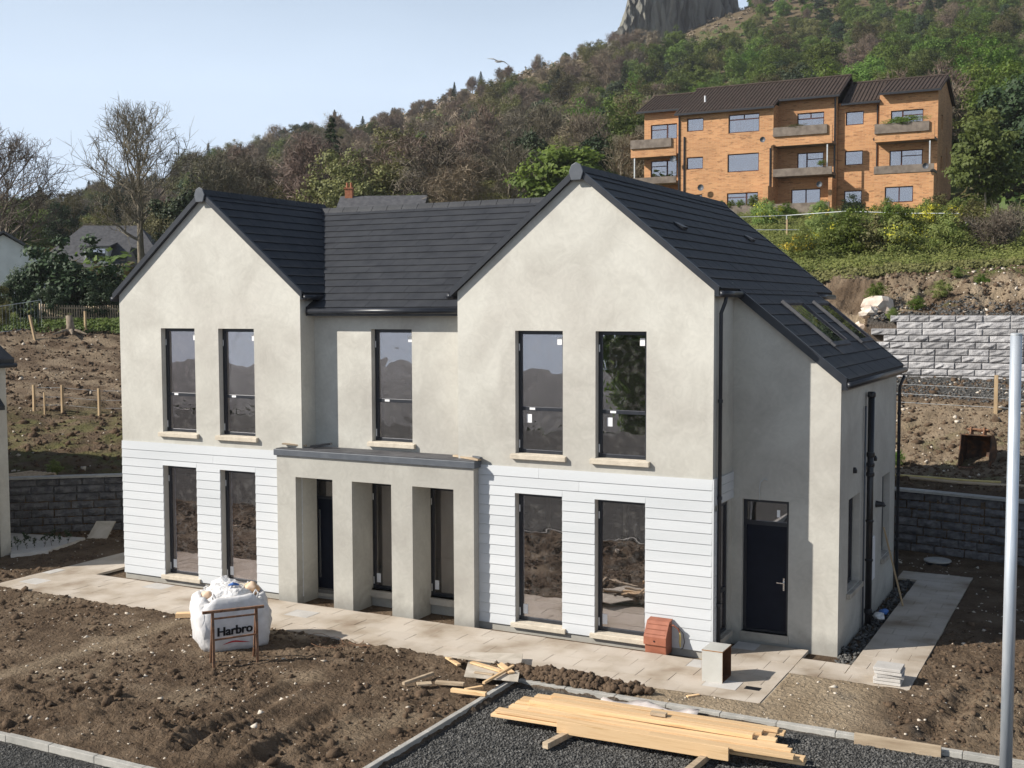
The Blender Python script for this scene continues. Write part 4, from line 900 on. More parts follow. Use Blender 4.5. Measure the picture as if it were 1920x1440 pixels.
def curve_wall(name, label, pts, rows, bh, bl, zf, mt, cap, seed, skip=None):
    th = thing(name, (pts[0][0], pts[0][1], 0), label, 'retaining wall')
    ms = [block_mesh(seed+i, mt) for i in range(6)]; r = random.Random(seed)
    P = [np.array(p, float) for p in pts]; seg = [np.linalg.norm(P[i+1]-P[i]) for i in range(len(P)-1)]; tot = sum(seg); cum = np.concatenate([[0], np.cumsum(seg)])
    px = lambda s: np.array([np.interp(s, cum, [p[0] for p in P]), np.interp(s, cum, [p[1] for p in P])])
    items = []
    for k in range(rows):
        s = -(bl*.5 if k % 2 else 0)
        while s < tot:
            L_ = bl*r.choice([.75, 1, 1, 1.25]); a, b = max(s, 0), min(s+L_, tot); s += L_
            if b-a < .12: continue
            if skip and skip(k, px((a+b)/2)[0]): continue
            p, q = px(a), px(b); items.append((k, p, q))
    items.sort(key=lambda t: -np.hypot(*((t[1]+t[2])/2-np.array([20, 5]))) if False else np.linalg.norm((t[1]+t[2])/2-CAM[:2]))
    rest = MB()
    for i, (k, p, q) in enumerate(items):
        c = (p+q)/2; d = q-p; l_ = np.linalg.norm(d); d = d/l_; nrm = np.array([d[1], -d[0]]); z = zf+k*bh
        st = r.uniform(.8, 1.3); c = c-nrm*(k*.012)
        mm = Matrix(((d[0]*l_, -nrm[0]*st, 0, c[0]), (d[1]*l_, -nrm[1]*st, 0, c[1]), (0, 0, bh, z), (0, 0, 0, 1)))
        if i < 300:
            o = bpy.data.objects.new('block', ms[r.randrange(6)]); col.objects.link(o); adopt(o, th); o.matrix_basis = mm
        else:
            me_ = ms[r.randrange(6)]; b = len(rest.v); A = np.array(mm)
            rest.v += [tuple(A[:3, :3]@np.array(v.co)+A[:3, 3]) for v in me_.vertices]; rest.f += [tuple(b+j for j in f.vertices) for f in me_.polygons]
    if rest.v: tag(rest.build('block_field', mt, th), kind='stuff')
    # backing core and coping
    for s in range(int(tot/1.0)):
        p, q = px(s), px(min(s+1.0, tot)); d = (q-p)/np.linalg.norm(q-p); nrm = np.array([d[1], -d[0]])
        if skip and skip(rows-1, p[0]): continue
        MB().rod((*(p-nrm*.22), zf+rows*bh/2-.03), (*(q-nrm*.22), zf+rows*bh/2-.03), .26, rows*bh-.06).build('core', mt, th)
        if cap:
            c0, c1 = p-nrm*.10+d*.003, q-nrm*.10-d*.003; zt_ = zf+rows*bh
            MB().rod((*c0, zt_+.03), (*c1, zt_+.03), .34, .06).build('coping', 'kerb_stone', th)
    return th
wp = [(x, wall_y(x)-.02) for x in np.concatenate([np.linspace(-11, 0, 8), np.linspace(2, 14, 5), np.linspace(15, 26, 9)])]
def lw_skip(k, x): return 1.5 < x < 12.5
curve_wall('retaining_wall', 'low dark block retaining wall with flat coping curving round behind the house', wp, 7, .225, .62, -.02, 'block_dark', True, 40, lw_skip)
curve_wall('retaining_wall', 'high pale grey split block wall with stepped end below the flats', [(x, 21.55-.05*0) for x in np.linspace(12.2, 25, 14)], 10, .228, .86, 3.85, 'block_light', False, 60, lambda k, x: x < 12.4+.19*k+(.25 if k == 9 else 0))

# ================================================================== OBJECTS ON THE SITE
# ---- bulk bag
bc = np.array([6.30, -3.42]); bd = np.array([.62, .785]); bd /= np.linalg.norm(bd); bn = np.array([bd[1], -bd[0]])     # along the front, and outwards
bz = HZ(*bc)-.03
bag = thing('bulk_bag', (bc[0], bc[1], bz), 'white woven bulk bag with black lettering standing on the soil', 'bulk bag')
V = []; Fc = []; n = 48; prof = [(0, .40, .0), (.03, .45, .0), (.12, .485, .0), (.30, .51, .015), (.50, .525, .02), (.68, .52, .02), (.82, .50, .02), (.92, .48, .03), (.99, .455, .05), (1.02, .42, .05), (.97, .37, .03), (.88, .32, .0), (.86, .15, 0)]
r = np.random.RandomState(5)
for z, a, j in prof:
    for k in range(n):
        t = 2*PI*k/n; c, s = math.cos(t), math.sin(t); e = 2/4.2
        ex, ey = np.sign(c)*abs(c)**e, np.sign(s)*abs(s)**e
        fold = .016*math.sin(9*t+z*9)+.014*math.sin(21*t-z*13)+.008*math.sin(37*t+z*25)
        if abs(ey+1) < .12: fold *= .25
        lz = z+j*math.sin(4*t+1.2)+.5*j*math.sin(9*t)
        u_, v_ = (a+fold)*ex*1.36, (a+fold)*ey*1.16
        lean = .04*z
        p = bc+bd*u_-bn*v_*1+bn*0; p = bc+bd*u_+bn*(-v_)
        V.append((p[0]-lean*bd[0], p[1]-lean*bd[1], bz+lz))
for i in range(len(prof)-1):
    for k in range(n): Fc.append((i*n+k, i*n+(k+1) % n, (i+1)*n+(k+1) % n, (i+1)*n+k))
Fc.append(tuple(range(n-1, -1, -1)))
mb = MB(); mb.v = V; mb.f = Fc; shell = mb.build('bag_shell', 'bag', bag, True)
shm = BVHTree.FromPolygons([Vector(v) for v in V], Fc)
def lump(name, c, rad, mt, parent, seed, sub=3, amp=.22, sq=(1, 1, 1)):
    import bmesh
    bm = bmesh.new(); bmesh.ops.create_icosphere(bm, subdivisions=sub, radius=1)
    from mathutils import noise as mn
    for v in bm.verts:
        d = mn.fractal(v.co*1.3+Vector((seed*3.1, seed, 0)), 1, 2, 4)+.5*mn.noise(v.co*4+Vector((seed, 0, seed)))*.5
        v.co = v.co*(1+amp*d); v.co.x *= rad*sq[0]; v.co.y *= rad*sq[1]; v.co.z *= rad*sq[2]
    me = bpy.data.meshes.new(name); bm.to_mesh(me); bm.free()
    return finish(me, name, mt, parent, True, 0, tuple(c))
q = lambda u_, w_, z: (bc[0]+bd[0]*u_+bn[0]*w_, bc[1]+bd[1]*u_+bn[1]*w_, bz+z)
lump('stuffed_plastic', q(-.02, -.06, .93), .50, 'bag_stuff', bag, 3, 4, .30, (1, 1, .50)); lump('stuffed_plastic', q(-.1, -.26, 1.03), .26, 'bag_stuff', bag, 8, 4, .35, (1, 1, .8))
lump('paper_sack', q(.38, .05, 1.05), .17, 'orange_bag', bag, 5, 3, .2, (1, .8, .8)); lump('paper_sack', q(-.46, .05, .98), .12, 'orange_bag', bag, 6, 3, .2)
w = MB()
for a, b, c in (((-.30, .38, .90), (.02, .16, 1.18), .012), ((.36, .34, .92), (.02, .16, 1.18), .012), ((-.2, -.25, 1.2), (.02, .16, 1.18), .010), ((.40, -.1, 1.1), (.02, .16, 1.18), .010)): pass
for a, b in (((-.30, .38, .90), (.02, .16, 1.19)), ((.36, .34, .92), (.02, .16, 1.19)), ((.30, -.2, 1.12), (.02, .16, 1.19))):
    MB().tube([q(*a), q((a[0]+b[0])/2, (a[1]+b[1])/2, (a[2]+b[2])/2+.03), q(*b)], .016, 6).build('strap', 'bag_stuff', bag)
w = MB(); w.tube([q(-.08, .17, 1.19), q(.0, .2, 1.22), (q(.05, .16, 1.2)), q(.12, .18, 1.18)], [.015, .03, .03, .012], 7); w.build('blue_tie', 'blue_cord', bag)
for a in (-1, 1):
    for b in (-1, 1): MB().tube([q(.40*a, .40*b, .90), q(.43*a, .44*b, 1.05), q(.40*a, .36*b, 1.10), q(.34*a, .32*b, .98)], .018, 6).build('lifting_loop', 'bag', bag)
def wrap(v2):                 # 2d point on the front (u, z) projected on the bag shell
    o_ = Vector(q(v2[0], 1.4, v2[1])); h = shm.ray_cast(o_, Vector((-bn[0], -bn[1], 0)))
    return h[0]+Vector((bn[0], bn[1], 0))*.014 if h[0] else o_-Vector((bn[0], bn[1], 0))*.7
cu = bpy.data.curves.new('txt', 'FONT'); cu.body = 'Harbro'; cu.size = .24; cu.align_x = 'CENTER'; cu.offset = .004
to = bpy.data.objects.new('txt', cu); col.objects.link(to); dg = bpy.context.evaluated_depsgraph_get(); tm = bpy.data.meshes.new_from_object(to.evaluated_get(dg)); bpy.data.objects.remove(to); bpy.data.curves.remove(cu)
import bmesh
bm = bmesh.new(); bm.from_mesh(tm); bmesh.ops.triangulate(bm, faces=bm.faces)
mb = MB(); mb.v = [tuple(wrap((v.co.x*.92-.06, v.co.y+.36+v.co.x*.05))) for v in bm.verts]; bm.verts.index_update(); mb.f = [tuple(v.index for v in f.verts) for f in bm.faces]; bm.free(); bpy.data.meshes.remove(tm)
nv_ = len(mb.v); tv_ = Vector((bd[0], bd[1], 0))*.012; mb.v += [tuple(Vector(v)+tv_+Vector((bn[0], bn[1], 0))*.0015) for v in mb.v]; mb.f += [tuple(i+nv_ for i in f) for f in mb.f]
mb.build('lettering', 'ink_black', bag)
mb = MB(); K = 24
for i in range(K+1):
    t = i/K; x = -.28+.52*t; zc2 = .185+.03*math.sin(t*5.2-.6)+.06*max(0, t-.6); th_ = .018*math.sin(PI*min(1, t*1.02))*(1-.4*t)+.001
    mb.v += [tuple(wrap((x, zc2-th_))), tuple(wrap((x, zc2+th_)))]
    if i: b = 2*i; mb.f.append((b-2, b, b+1, b-1))
mb.build('red_swoosh', 'ink_red', bag)
# ---- trestle in front of the bag
f0, f1 = np.array([7.03, -4.74]), np.array([7.52, -4.13]); td = (f1-f0)/np.linalg.norm(f1-f0); tn = np.array([td[1], -td[0]])
z0, z1 = HZ(*f0)-.03, HZ(*f1)-.03
tr = thing('trestle', (*((f0+f1)/2), min(z0, z1)), 'rusty brown metal trestle standing in front of the white bulk bag', 'trestle')
H1 = 1.04
P3 = lambda p, z: (p[0], p[1], z)
tl, tR = f0-tn*.05, f1-tn*.05
MB().rod(P3(f0, z0), P3(tl, z0+H1-.02), .045, .045, (td[0], td[1], 0)).build('leg', 'rust', tr); MB().rod(P3(f1, z1), P3(tR, z1+H1-.02), .045, .045, (td[0], td[1], 0)).build('leg', 'rust', tr)
for p_, t_, zz in ((f0, tl, z0), (f1, tR, z1)): MB().rod(P3(p_-tn*.36, zz), P3(t_-tn*.03, zz+H1-.05), .04, .04, (td[0], td[1], 0)).build('leg', 'rust', tr)
MB().rod(P3(tl-td*.18, z0+H1), P3(tR+td*.14, z1+H1), .055, .045).build('top_rail', 'rust', tr)
MB().rod(P3(tl+td*.02, z0+H1-.13), P3(tR-td*.02, z1+H1-.13), .03, .03).build('rail', 'rust', tr); MB().rod(P3((f0+tl)/2+td*.02, z0+.53), P3((f1+tR)/2-td*.02, z1+.55), .03, .03).build('rail', 'rust', tr)
# ---- timber block beside the bag
p = gz(344, 1160, 0); w = MB(); w.rod((p[0]-.15, p[1]-.05, .07), (p[0]+.45, p[1]+.30, .08), .16, .09); tag(w.build('timber_block', 'timber'), 'short pale timber block on the soil left of the white bulk bag', 'timber block')

# ---- long planks on the driveway
def plank(a, b, wdt, th, label, mt='timber', group=None, up=(0, 0, 1), name='plank', cat='plank'):
    o = MB().rod(a, b, wdt, th, up).build(name, mt, bev=.004); return tag(o, label, cat, group)
bear = 'bearers under the plank pile'
plank((14.05, -5.55, .03), (14.35, -3.75, .03), .10, .09, 'timber bearer sticking out under the left half of the plank pile', 'old_timber', bear, name='bearer', cat='bearer')
plank((16.22, -5.55, .03), (16.36, -3.75, .03), .10, .09, 'timber bearer sticking out under the right half of the plank pile', 'old_timber', bear, name='bearer', cat='bearer')
g_ = 'long sawn planks piled on the driveway'
rpk = random.Random(8)
def pk(x0, y0, x1, y1, z, w_, label, th=.045):
    j = rpk.uniform(-.012, .012); plank((x0+rpk.uniform(-.1, .1), y0+j, z+rpk.uniform(-.004, .006)), (x1+rpk.uniform(-.1, .1), y1-j*.6, z+rpk.uniform(-.004, .006)), w_-.022, th, label, group=g_)
pk(12.72, -4.86, 17.58, -4.62, .105, .20, 'front plank of the pile lower layer, longest to the left')
pk(12.95, -4.65, 17.15, -4.42, .105, .19, 'second plank from the driveway side in the pile lower layer')
pk(12.90, -4.44, 17.2, -4.22, .105, .18, 'third plank from the driveway side in the pile lower layer')
pk(13.0, -4.235, 17.08, -4.03, .105, .17, 'fourth plank from the driveway side in the pile lower layer')
pk(12.98, -4.045, 16.9, -3.85, .105, .18, 'fifth plank from the driveway side in the pile lower layer')
pk(13.08, -3.85, 17.12, -3.66, .105, .18, 'rearmost plank of the pile lower layer, next to the kerb')
pk(12.84, -4.84, 17.6, -4.64, .155, .18, 'front plank of the pile upper layer, reaching furthest to the right')
pk(13.20, -4.60, 17.45, -4.46, .155, .15, 'plank of the pile upper layer, second from the driveway side')
pk(13.10, -4.22, 16.78, -4.10, .155, .15, 'pale plank lying along the middle of the pile upper layer', .06)
pk(13.5, -4.03, 16.9, -3.90, .155, .16, 'plank of the pile upper layer, second from the kerb')
pk(13.25, -3.83, 17.0, -3.70, .155, .15, 'topmost plank next to the kerb, at the back of the pile')
plank((14.0, -5.03, .145), (16.62, -4.93, .145), .05, .19, 'plank standing on edge along the front of the pile', group=g_)
plank((15.4, -4.87, .205), (17.5, -4.76, .205), .14, .045, 'short plank lying on top of the right front of the pile', group=g_)
plank((15.1, -4.0, .21), (15.35, -3.99, .21), .10, .05, 'small offcut block lying on the middle of the plank pile', 'old_timber', name='offcut', cat='offcut')
plank((17.2, -5.35, .0), (18.0, -5.15, .01), .22, .03, 'pinkish board lying on gravel below the right end of planks', 'plastic_sheet', name='board', cat='board')
plank((18.0, -3.18, .03), (19.22, -3.16, .03), .05, .17, 'brown timber plank on edge along the right kerb', 'old_timber', name='edging_plank', cat='plank')
w = MB(); rr = random.Random(5); K = 9
pa, pb = np.array([14.0, -3.32]), np.array([15.6, -3.24]); V = []; Fc = []
for i in range(K+1):
    for j in range(4): c = pa+(pb-pa)*i/K; V.append((c[0], c[1]+(j/3-.5)*.34*(1-.7*abs(i/K-.35)), -.02+.05*math.sin(i*1.3+j)+.05))
for i in range(K):
    for j in range(3): a = i*4+j; Fc.append((a, a+4, a+5, a+1))
mb = MB(); mb.v = V; mb.f = Fc; o = mb.build('plastic_sheet', 'plastic_sheet', smooth=True); tag(o, 'crumpled pale plastic sheet lying against the kerb behind the plank pile', 'plastic sheet')
so_ = o.modifiers.new('s', 'SOLIDIFY'); so_.thickness = .006

# ---- offcuts and the board by the corner of the kerbs
Z6 = lambda x, y: (700+x/3.556, 1180+y/3.556)
bz_ = .10
cr = [gz(*Z6(*p), bz_) for p in ((605, 318), (965, 352), (998, 168), (650, 158))]
mb = MB(); mb.prism([tuple(c) for c in cr], (0, 0, .02)); tag(mb.build('board', 'plywood', bev=.003), 'dusty square plywood board lying under offcuts by the kerb corner', 'board')
def off(a, b, w_, th, z, label, mt='timber'):
    p, q_ = gz(*Z6(*a), z), gz(*Z6(*b), z); plank(tuple(p), tuple(q_), w_, th, label, mt, 'timber offcuts by the kerb corner', name='offcut', cat='offcut')
off((475, 172), (815, 218), .09, .03, .19, 'long whitish offcut across the top of the plywood board', 'plywood')
off((490, 185), (572, 238), .08, .035, .10, 'short pale offcut poking out left of the plywood board')
off((655, 218), (855, 278), .10, .03, .145, 'broad orange offcut in the middle of the plywood board')
off((838, 228), (922, 290), .12, .03, .145, 'short broad offcut at the right of the plywood board')
off((735, 358), (935, 243), .05, .04, .165, 'thin offcut leaning diagonally from the kerb onto the plywood board')
off((200, 362), (400, 292), .06, .05, .07, 'dark edged offcut on the soil, furthest left of the scraps', 'old_timber')
off((290, 366), (388, 360), .15, .03, .06, 'short wide grey offcut on the soil left of the kerb', 'old_timber')
off((415, 352), (605, 366), .09, .05, .06, 'straight offcut lying on the soil between wide offcut and kerb', 'old_timber')
off((612, 402), (728, 382), .07, .04, .07, 'small offcut touching the kerb under a longer crosswise one')
off((520, 404), (752, 432), .08, .06, .09, 'squared offcut resting across the kerb stones')
off((675, 285), (800, 300), .07, .02, .135, 'brown strip lying near the lower edge of the plywood board', 'old_timber')
Z7 = lambda x, y: (1160+x/4.8, 1140+y/4.8)
p, q_ = gz(*Z7(615, 797), .02), gz(*Z7(725, 780), .02); plank(tuple(p), tuple(q_), .06, .025, 'thin pale strip of wood on the sandy strip by the path', name='offcut', cat='offcut')
# ---- tangled wire on the soil
rr = random.Random(9); pts = []
c0 = gz(640, 1205, .05)
for i in range(60):
    a = i*.42; R1 = .18+.10*math.sin(i*.37); x, y = c0[0]+.5*math.sin(i*.11)+R1*math.cos(a)*1.4, c0[1]+.15*math.sin(i*.21)+R1*math.sin(a); pts.append((x, y, HZ(x, y)+.03+.05*abs(math.sin(i*.9))))
tag(MB().tube(pts, .0042, 5).build('wire_tangle', 'rust'), 'tangle of thin wire lying on the soil right of the bulk bag', 'wire')

# ---- kitchen cabinet carcass on the path
cb = thing('cabinet', (15.27, -1.27, 0), 'upturned small cabinet carcass with grey panels on the path', 'cabinet')
cx0, cx1, cy0, cy1, ch = 15.09, 15.455, -1.53, -1.02, .55
MB().box(cx0, cx1, cy0, cy0+.018, .0, ch-.020).build('side_panel', 'laminate', cb); MB().box(cx0, cx1, cy1-.018, cy1, .0, ch-.020).build('side_panel', 'brown_in', cb)
MB().box(cx0, cx1, cy0, cy1, ch-.018, ch).build('top_panel', 'laminate', cb); MB().box(cx0, cx0+.012, cy0+.019, cy1-.019, .0, ch-.020).build('back_panel', 'brown_in', cb)
MB().box(cx0+.013, cx1, cy0+.019, cy1-.019, .0, .016).build('bottom_panel', 'brown_in', cb)
MB().box(cx1+.0005, cx1+.0025, cy0, cy1, ch-.018, ch-.001).build('edge_strip', 'chip_edge', cb); MB().box(cx1+.0005, cx1+.0025, cy0, cy0+.018, .0, ch-.02).build('edge_strip', 'chip_edge', cb); MB().box(cx0-.0025, cx0-.0005, cy0, cy0+.018, 0, ch-.02).build('edge_strip', 'chip_edge', cb)
MB().box(cx0, cx1, cy0-.0025, cy0-.0005, ch-.018, ch-.001).build('edge_strip', 'chip_edge', cb)
# ---- terracotta meter housing at the wall
tb_ = thing('meter_housing', (13.85, -.28, 0), 'terracotta plastic meter housing standing against the white boards', 'meter box')
x0, x1 = 13.60, 14.02
w = MB(); w.prism([(x0, -.06, -.03), (x0, -.36, -.03), (x0, -.40, .20), (x0, -.40, .30), (x0, -.22, .56), (x0, -.06, .58)], (x1-x0, 0, 0)); w.build('body', 'terracotta', tb_, bev=.012)
w = MB(); w.prism([(x0-.012, -.41, .16), (x0-.012, -.425, .16), (x0-.012, -.425, .31), (x0-.012, -.235, .575), (x0-.012, -.05, .598), (x0-.012, -.05, .585), (x0-.012, -.23, .56), (x0-.012, -.41, .30)], (x1-x0+.024, 0, 0)); w.build('lid', 'terracotta', tb_, bev=.006)
for z in (.36, .44, .52): MB().box(x0+.02, x1-.02, -.44+(z-.31)*.72, -.432+(z-.31)*.72, z-.002, z+.004).build('lid_rib', 'terracotta', tb_)
MB().lathe((13.80, -.428, .235), [(.014, -.012), (.014, .012)], 10).build('lock', 'ink_black', tb_)
w = MB(); w.tube([(14.02, -.2, .50), (14.10, -.2, .52), (14.18, -.17, .45), (14.20, -.14, .38)], .014, 7); w.build('conduit', 'terracotta', tb_)
w = MB(); w.tube([(14.20, -.14, .40), (14.205, -.13, .30), (14.20, -.13, .20), (14.21, -.13, .10)], [.014, .022, .022, .012], 8); w.build('gas_pipe', 'yellow_pipe', tb_)
w = MB(); w.tube([(14.16, -.12, .46), (14.25, -.10, .36), (14.28, -.10, .2), (14.25, -.11, .08), (14.22, -.13, .07)], .007, 5); w.build('loose_cable', 'ink_black', tb_)
# ---- stack of slabs
r = random.Random(4)
for i in range(5):
    a = R_(r.uniform(-5, 5))+.06; c = np.array([17.98+r.uniform(-.02, .02), -.13+r.uniform(-.02, .02)]); u_ = np.array([math.cos(a), math.sin(a)]); v_ = np.array([-u_[1], u_[0]]); z = .006+i*.058
    pts = [c+u_*sx*.225+v_*sy*.21 for sx, sy in ((-1, -1), (1, -1), (1, 1), (-1, 1))]
    w = MB(); w.prism([(*p, z) for p in pts], (0, 0, .05)); lab = ['bottom slab of the small stack on the path corner', 'second slab from the bottom of the small stack', 'middle slab of the small stack on the path corner', 'second slab from the top of the small stack', 'topmost pale slab of the small stack on the path corner'][i]
    tag(w.build('paving_slab', 'paver_grey', bev=.005), lab, 'paving slab', 'slabs stacked on the path corner')
# ---- plank leaning on the side wall
plank((17.32, 5.28, .01), (16.87, 5.40, 1.66), .06, .03, 'narrow batten leaning against the side wall by the rear window', 'post_timber', up=(1, 0, 0), name='batten', cat='batten')
# ---- crumpled plastic at the wall foot
o = lump('plastic_scrap', (17.02, 4.15, .02), .13, 'bag_stuff', None, 12, 3, .4, (.9, 1.3, .5)); tag(o, 'crumpled white plastic scrap in the gap at the side wall', 'plastic scrap')
o = lump('plastic_scrap', (17.05, 4.55, .02), .10, 'blue_cord', None, 13, 3, .4, (.9, 1.4, .5)); tag(o, 'crumpled blue plastic scrap in the gap at the side wall', 'plastic scrap')
# ---- galvanised pole at right
po = thing('lamp_column', (20.10, -3.42, 0), 'plain galvanised steel column rising at the right edge by the kerb', 'column')
MB().tube([(20.10, -3.42, -.3), (20.10, -3.42, 2.2), (20.10, -3.42, 6.03)], [.083, .081, .075], 24).build('shaft', 'galv', po, True)
MB().lathe((20.10, -3.42, 6.03), [(.077, 0), (.077, .02), (.05, .03)], 24).build('end_cap', 'galv_thin', po)
# ---- manhole cover in the shade
p = gz(1758, 1052, .05); mh = thing('manhole_cover', (p[0], p[1], 0), 'round pale manhole cover on a dark riser in the shaded soil', 'manhole cover')
MB().lathe((p[0], p[1], -.1), [(.30, 0), (.30, .14), (.28, .15)], 24).build('riser', 'black_plastic', mh); MB().lathe((p[0], p[1], .052), [(.33, 0), (.33, .03), (.31, .04)], 24).build('lid', 'kerb_stone', mh)
# ---- excavator bucket
bx, by = 17.75, 14.9; bz = HZ(bx, by-.1)-.06
bk = thing('digger_bucket', (bx, by, bz), 'rusty digger bucket lying open side down slope on the bank', 'digger bucket')
A = R_(-8); cA, sA = math.cos(A), math.sin(A)
def bq(x, y, z): return (bx+x*cA-y*sA, by+x*sA+y*cA, bz+z)
W2 = .40
prof = [(-.42, .0), (-.30, .0), (.10, -.02), (.38, .12), (.46, .42), (.36, .74), (.05, .92), (-.18, .94)]
out = prof; w = MB(); t_ = .03
inn = [(-.41, .03), (-.30, .03), (.09, .01), (.35, .14), (.43, .42), (.33, .72), (.04, .89), (-.18, .91)]
for i in range(len(out)-1):
    a, b, c, d = out[i], out[i+1], inn[i+1], inn[i]
    w.hexa([bq(-W2, a[0], a[1]), bq(W2, a[0], a[1]), bq(W2, b[0], b[1]), bq(-W2, b[0], b[1]), bq(-W2, d[0], d[1]), bq(W2, d[0], d[1]), bq(W2, c[0], c[1]), bq(-W2, c[0], c[1])])
w.build('shell', 'rusty_steel', bk)
for s in (-1, 1):
    w = MB(); w.prism([bq(s*W2, *p) for p in out], np.array(bq(s*.03, 0, 0))-np.array(bq(0, 0, 0))); w.build('side_plate', 'rusty_steel', bk)
    w = MB(); w.prism([bq(s*.16, -.12, .94), bq(s*.16, .22, .90), bq(s*.16, .16, 1.12), bq(s*.16, -.06, 1.14)], np.array(bq(s*.04, 0, 0))-np.array(bq(0, 0, 0))); w.build('hitch_plate', 'rust', bk)
for y_, z_ in ((-.02, 1.07), (.12, 1.02)): MB().tube([bq(-.30, y_, z_), bq(.30, y_, z_)], .03, 10).build('hitch_pin', 'rust', bk)
MB().hexa([bq(-W2, -.50, -.01), bq(W2, -.50, -.01), bq(W2, -.41, -.01), bq(-W2, -.41, -.01), bq(-W2, -.50, .015), bq(W2, -.50, .015), bq(W2, -.41, .035), bq(-W2, -.41, .035)]).build('cutting_edge', 'rust', bk)
# ---- pipes lying above the dark wall
def lay(pts, r_, name, mt, label, cat): tag(MB().tube([(x, y, HZ(x, y)+r_+.05) for x, y in pts], r_, 8).build(name, mt, smooth=True), label, cat)
lay([(15.6, 12.75), (16.8, 12.65), (17.8, 12.5), (18.6, 12.45)], .035, 'pipe', 'yellow_pipe', 'yellow pipe lying on the bank above the dark block wall', 'pipe')
lay([(16.3, 12.5), (17.6, 12.35), (19.6, 12.0)], .045, 'pole', 'old_timber', 'brown round pole lying beside the yellow pipe above the wall', 'pole')
# ---- fence posts
def post(x, y, h, label, grp, w_=.08, lean=0.0, mt='post_timber'):
    z = HZ(x, y); o = MB().rod((x, y, z-.1), (x+lean, y, z+h), w_, w_, (1, 0, 0)).build('fence_post', mt); tag(o, label, 'post', grp); return (x+lean, y, z+h)
gp = 'fence posts on the left bank'
tops = []
for (u, v, D, h, lab) in ((64, 764, 44, 1.0, 'timber fence post on the left bank, nearest the dark neighbour roof'), (84, 775, 43.6, .8, 'short thin stake between the two left bank fence posts'), (117, 760, 44, 1.05, 'broad timber fence post on the left bank, middle of the row'), (186, 762, 44, 1.0, 'timber fence post on the left bank, beside the gable wall')):
    p = at(u, v, D); tops.append(post(p[0], p[1], h, lab, gp, .05 if 'thin' in lab else .085))
tp = [tops[0], tops[2], tops[3]]
ex = np.array(tp[2])+(np.array(tp[2])-np.array(tp[1]))*1.5; ex[2] = tp[2][2]
for k, dz_ in enumerate((.1, .45, .75)):
    tag(MB().tube([np.array(t)-np.array([0, 0, dz_]) for t in tp]+[ex-np.array([0, 0, dz_])], .006, 4).build('fence_wire', 'galv_thin'), ['top wire', 'middle wire', 'bottom wire'][k]+' strung between the left bank fence posts', 'wire', 'wires of the left bank fence')
q0 = gz(1868, 760, 3.35); pt = post(17.9, 18.3, 1.18, 'pale timber post with wires beside the track on the right', 'fence posts on the right bank', .11)
px2 = post(13.9, 18.6, 1.15, 'timber post half hidden behind the house corner on the right', 'fence posts on the right bank', .11); px3 = post(22.5, 18.0, 1.15, 'timber post of the right bank fence outside the frame edge', 'fence posts on the right bank', .11)
for k, dz_ in enumerate((.42, .72, 1.0)): tag(MB().tube([(px2[0], px2[1], px2[2]-dz_), (pt[0], pt[1], pt[2]-dz_), (px3[0], px3[1], px3[2]-dz_)], .008, 4).build('fence_wire', 'galv_thin'), ['upper wire', 'middle wire', 'lower wire'][k]+' of the fence beside the track on the right', 'wire', 'wires of the right bank fence')
# ---- boulders
for i, (x, y, s, lab) in enumerate(((12.35, 22.7, .30, 'small pale boulder at the left end of the boulder group'), (12.85, 22.75, .27, 'flat pale boulder between the big one and the left one'), (13.55, 22.9, .44, 'largest pale boulder beside the stepped end of the block wall'), (13.30, 22.35, .28, 'low pale boulder in front of the largest one'))):
    o = lump('boulder', (x, y, HZ(x, y)+s*.35), s, 'boulder', None, 20+i, 2, .55, (1.2, .9, .85)); tag(o, lab, 'boulder', 'boulders at the wall end')
    o.data.polygons.foreach_set('use_smooth', [False]*len(o.data.polygons))
# ---- left: pallet, leaning board, concrete pad, young hedge
pd = MB(); P_ = [gz(20, 1003, 0), gz(160, 1012, 0), gz(90, 1036, 0), gz(20, 1044, 0)]
pd.prism([(p[0], p[1], -.06) for p in P_[::-1]], (0, 0, .12)); tag(pd.build('concrete_pad', 'paver_grey'), kind='structure')
pl = at(55, 917, 35.2); zz = HZ(pl[0], pl[1])+.10
plt = thing('pallet', (pl[0], pl[1], zz), 'grey slatted pallet lying on the bank above the left dark wall', 'pallet')
for i in range(6): MB().rod((pl[0]-.6+i*.2, pl[1]-.5, zz+.08), (pl[0]-.45+i*.2, pl[1]+.5, zz+.10), .10, .02).build('slat', 'old_timber', plt)
for j in (-.45, .45): MB().rod((pl[0]-.7+j*.15, pl[1]+j, zz+.03+j*.02), (pl[0]+.55+j*.15, pl[1]+j, zz+.03+j*.02), .08, .08).build('bearer', 'old_timber', plt)
p = gz(180, 1010, 0); w = MB(); w.hexa([(p[0]-.25, p[1]-.1, 0), (p[0]+.25, p[1]+.15, 0), (p[0]+.25, p[1]+.18, 0), (p[0]-.25, p[1]-.07, 0), (p[0]-.13, p[1]+.15, .46), (p[0]+.35, p[1]+.40, .46), (p[0]+.35, p[1]+.43, .46), (p[0]-.13, p[1]+.18, .46)])
tag(w.build('board', 'plywood'), 'small square board leaning at the foot of the left dark wall', 'board')

# ================================================================== BUILDINGS BEHIND
FY = 67.0
fl = thing('apartment_block', (-2, 71, 13.5), 'three storey orange brick apartment block with balconies on the hillside', 'apartment block')
def bxp(name, mt, *a, parent=None, bev=0): return MB().box(*a).build(name, mt, parent or fl, bev=bev)
zb = 12.2
FLB = [(15.2, 14.0), (18.2, 16.9), (21.2, 19.9)]
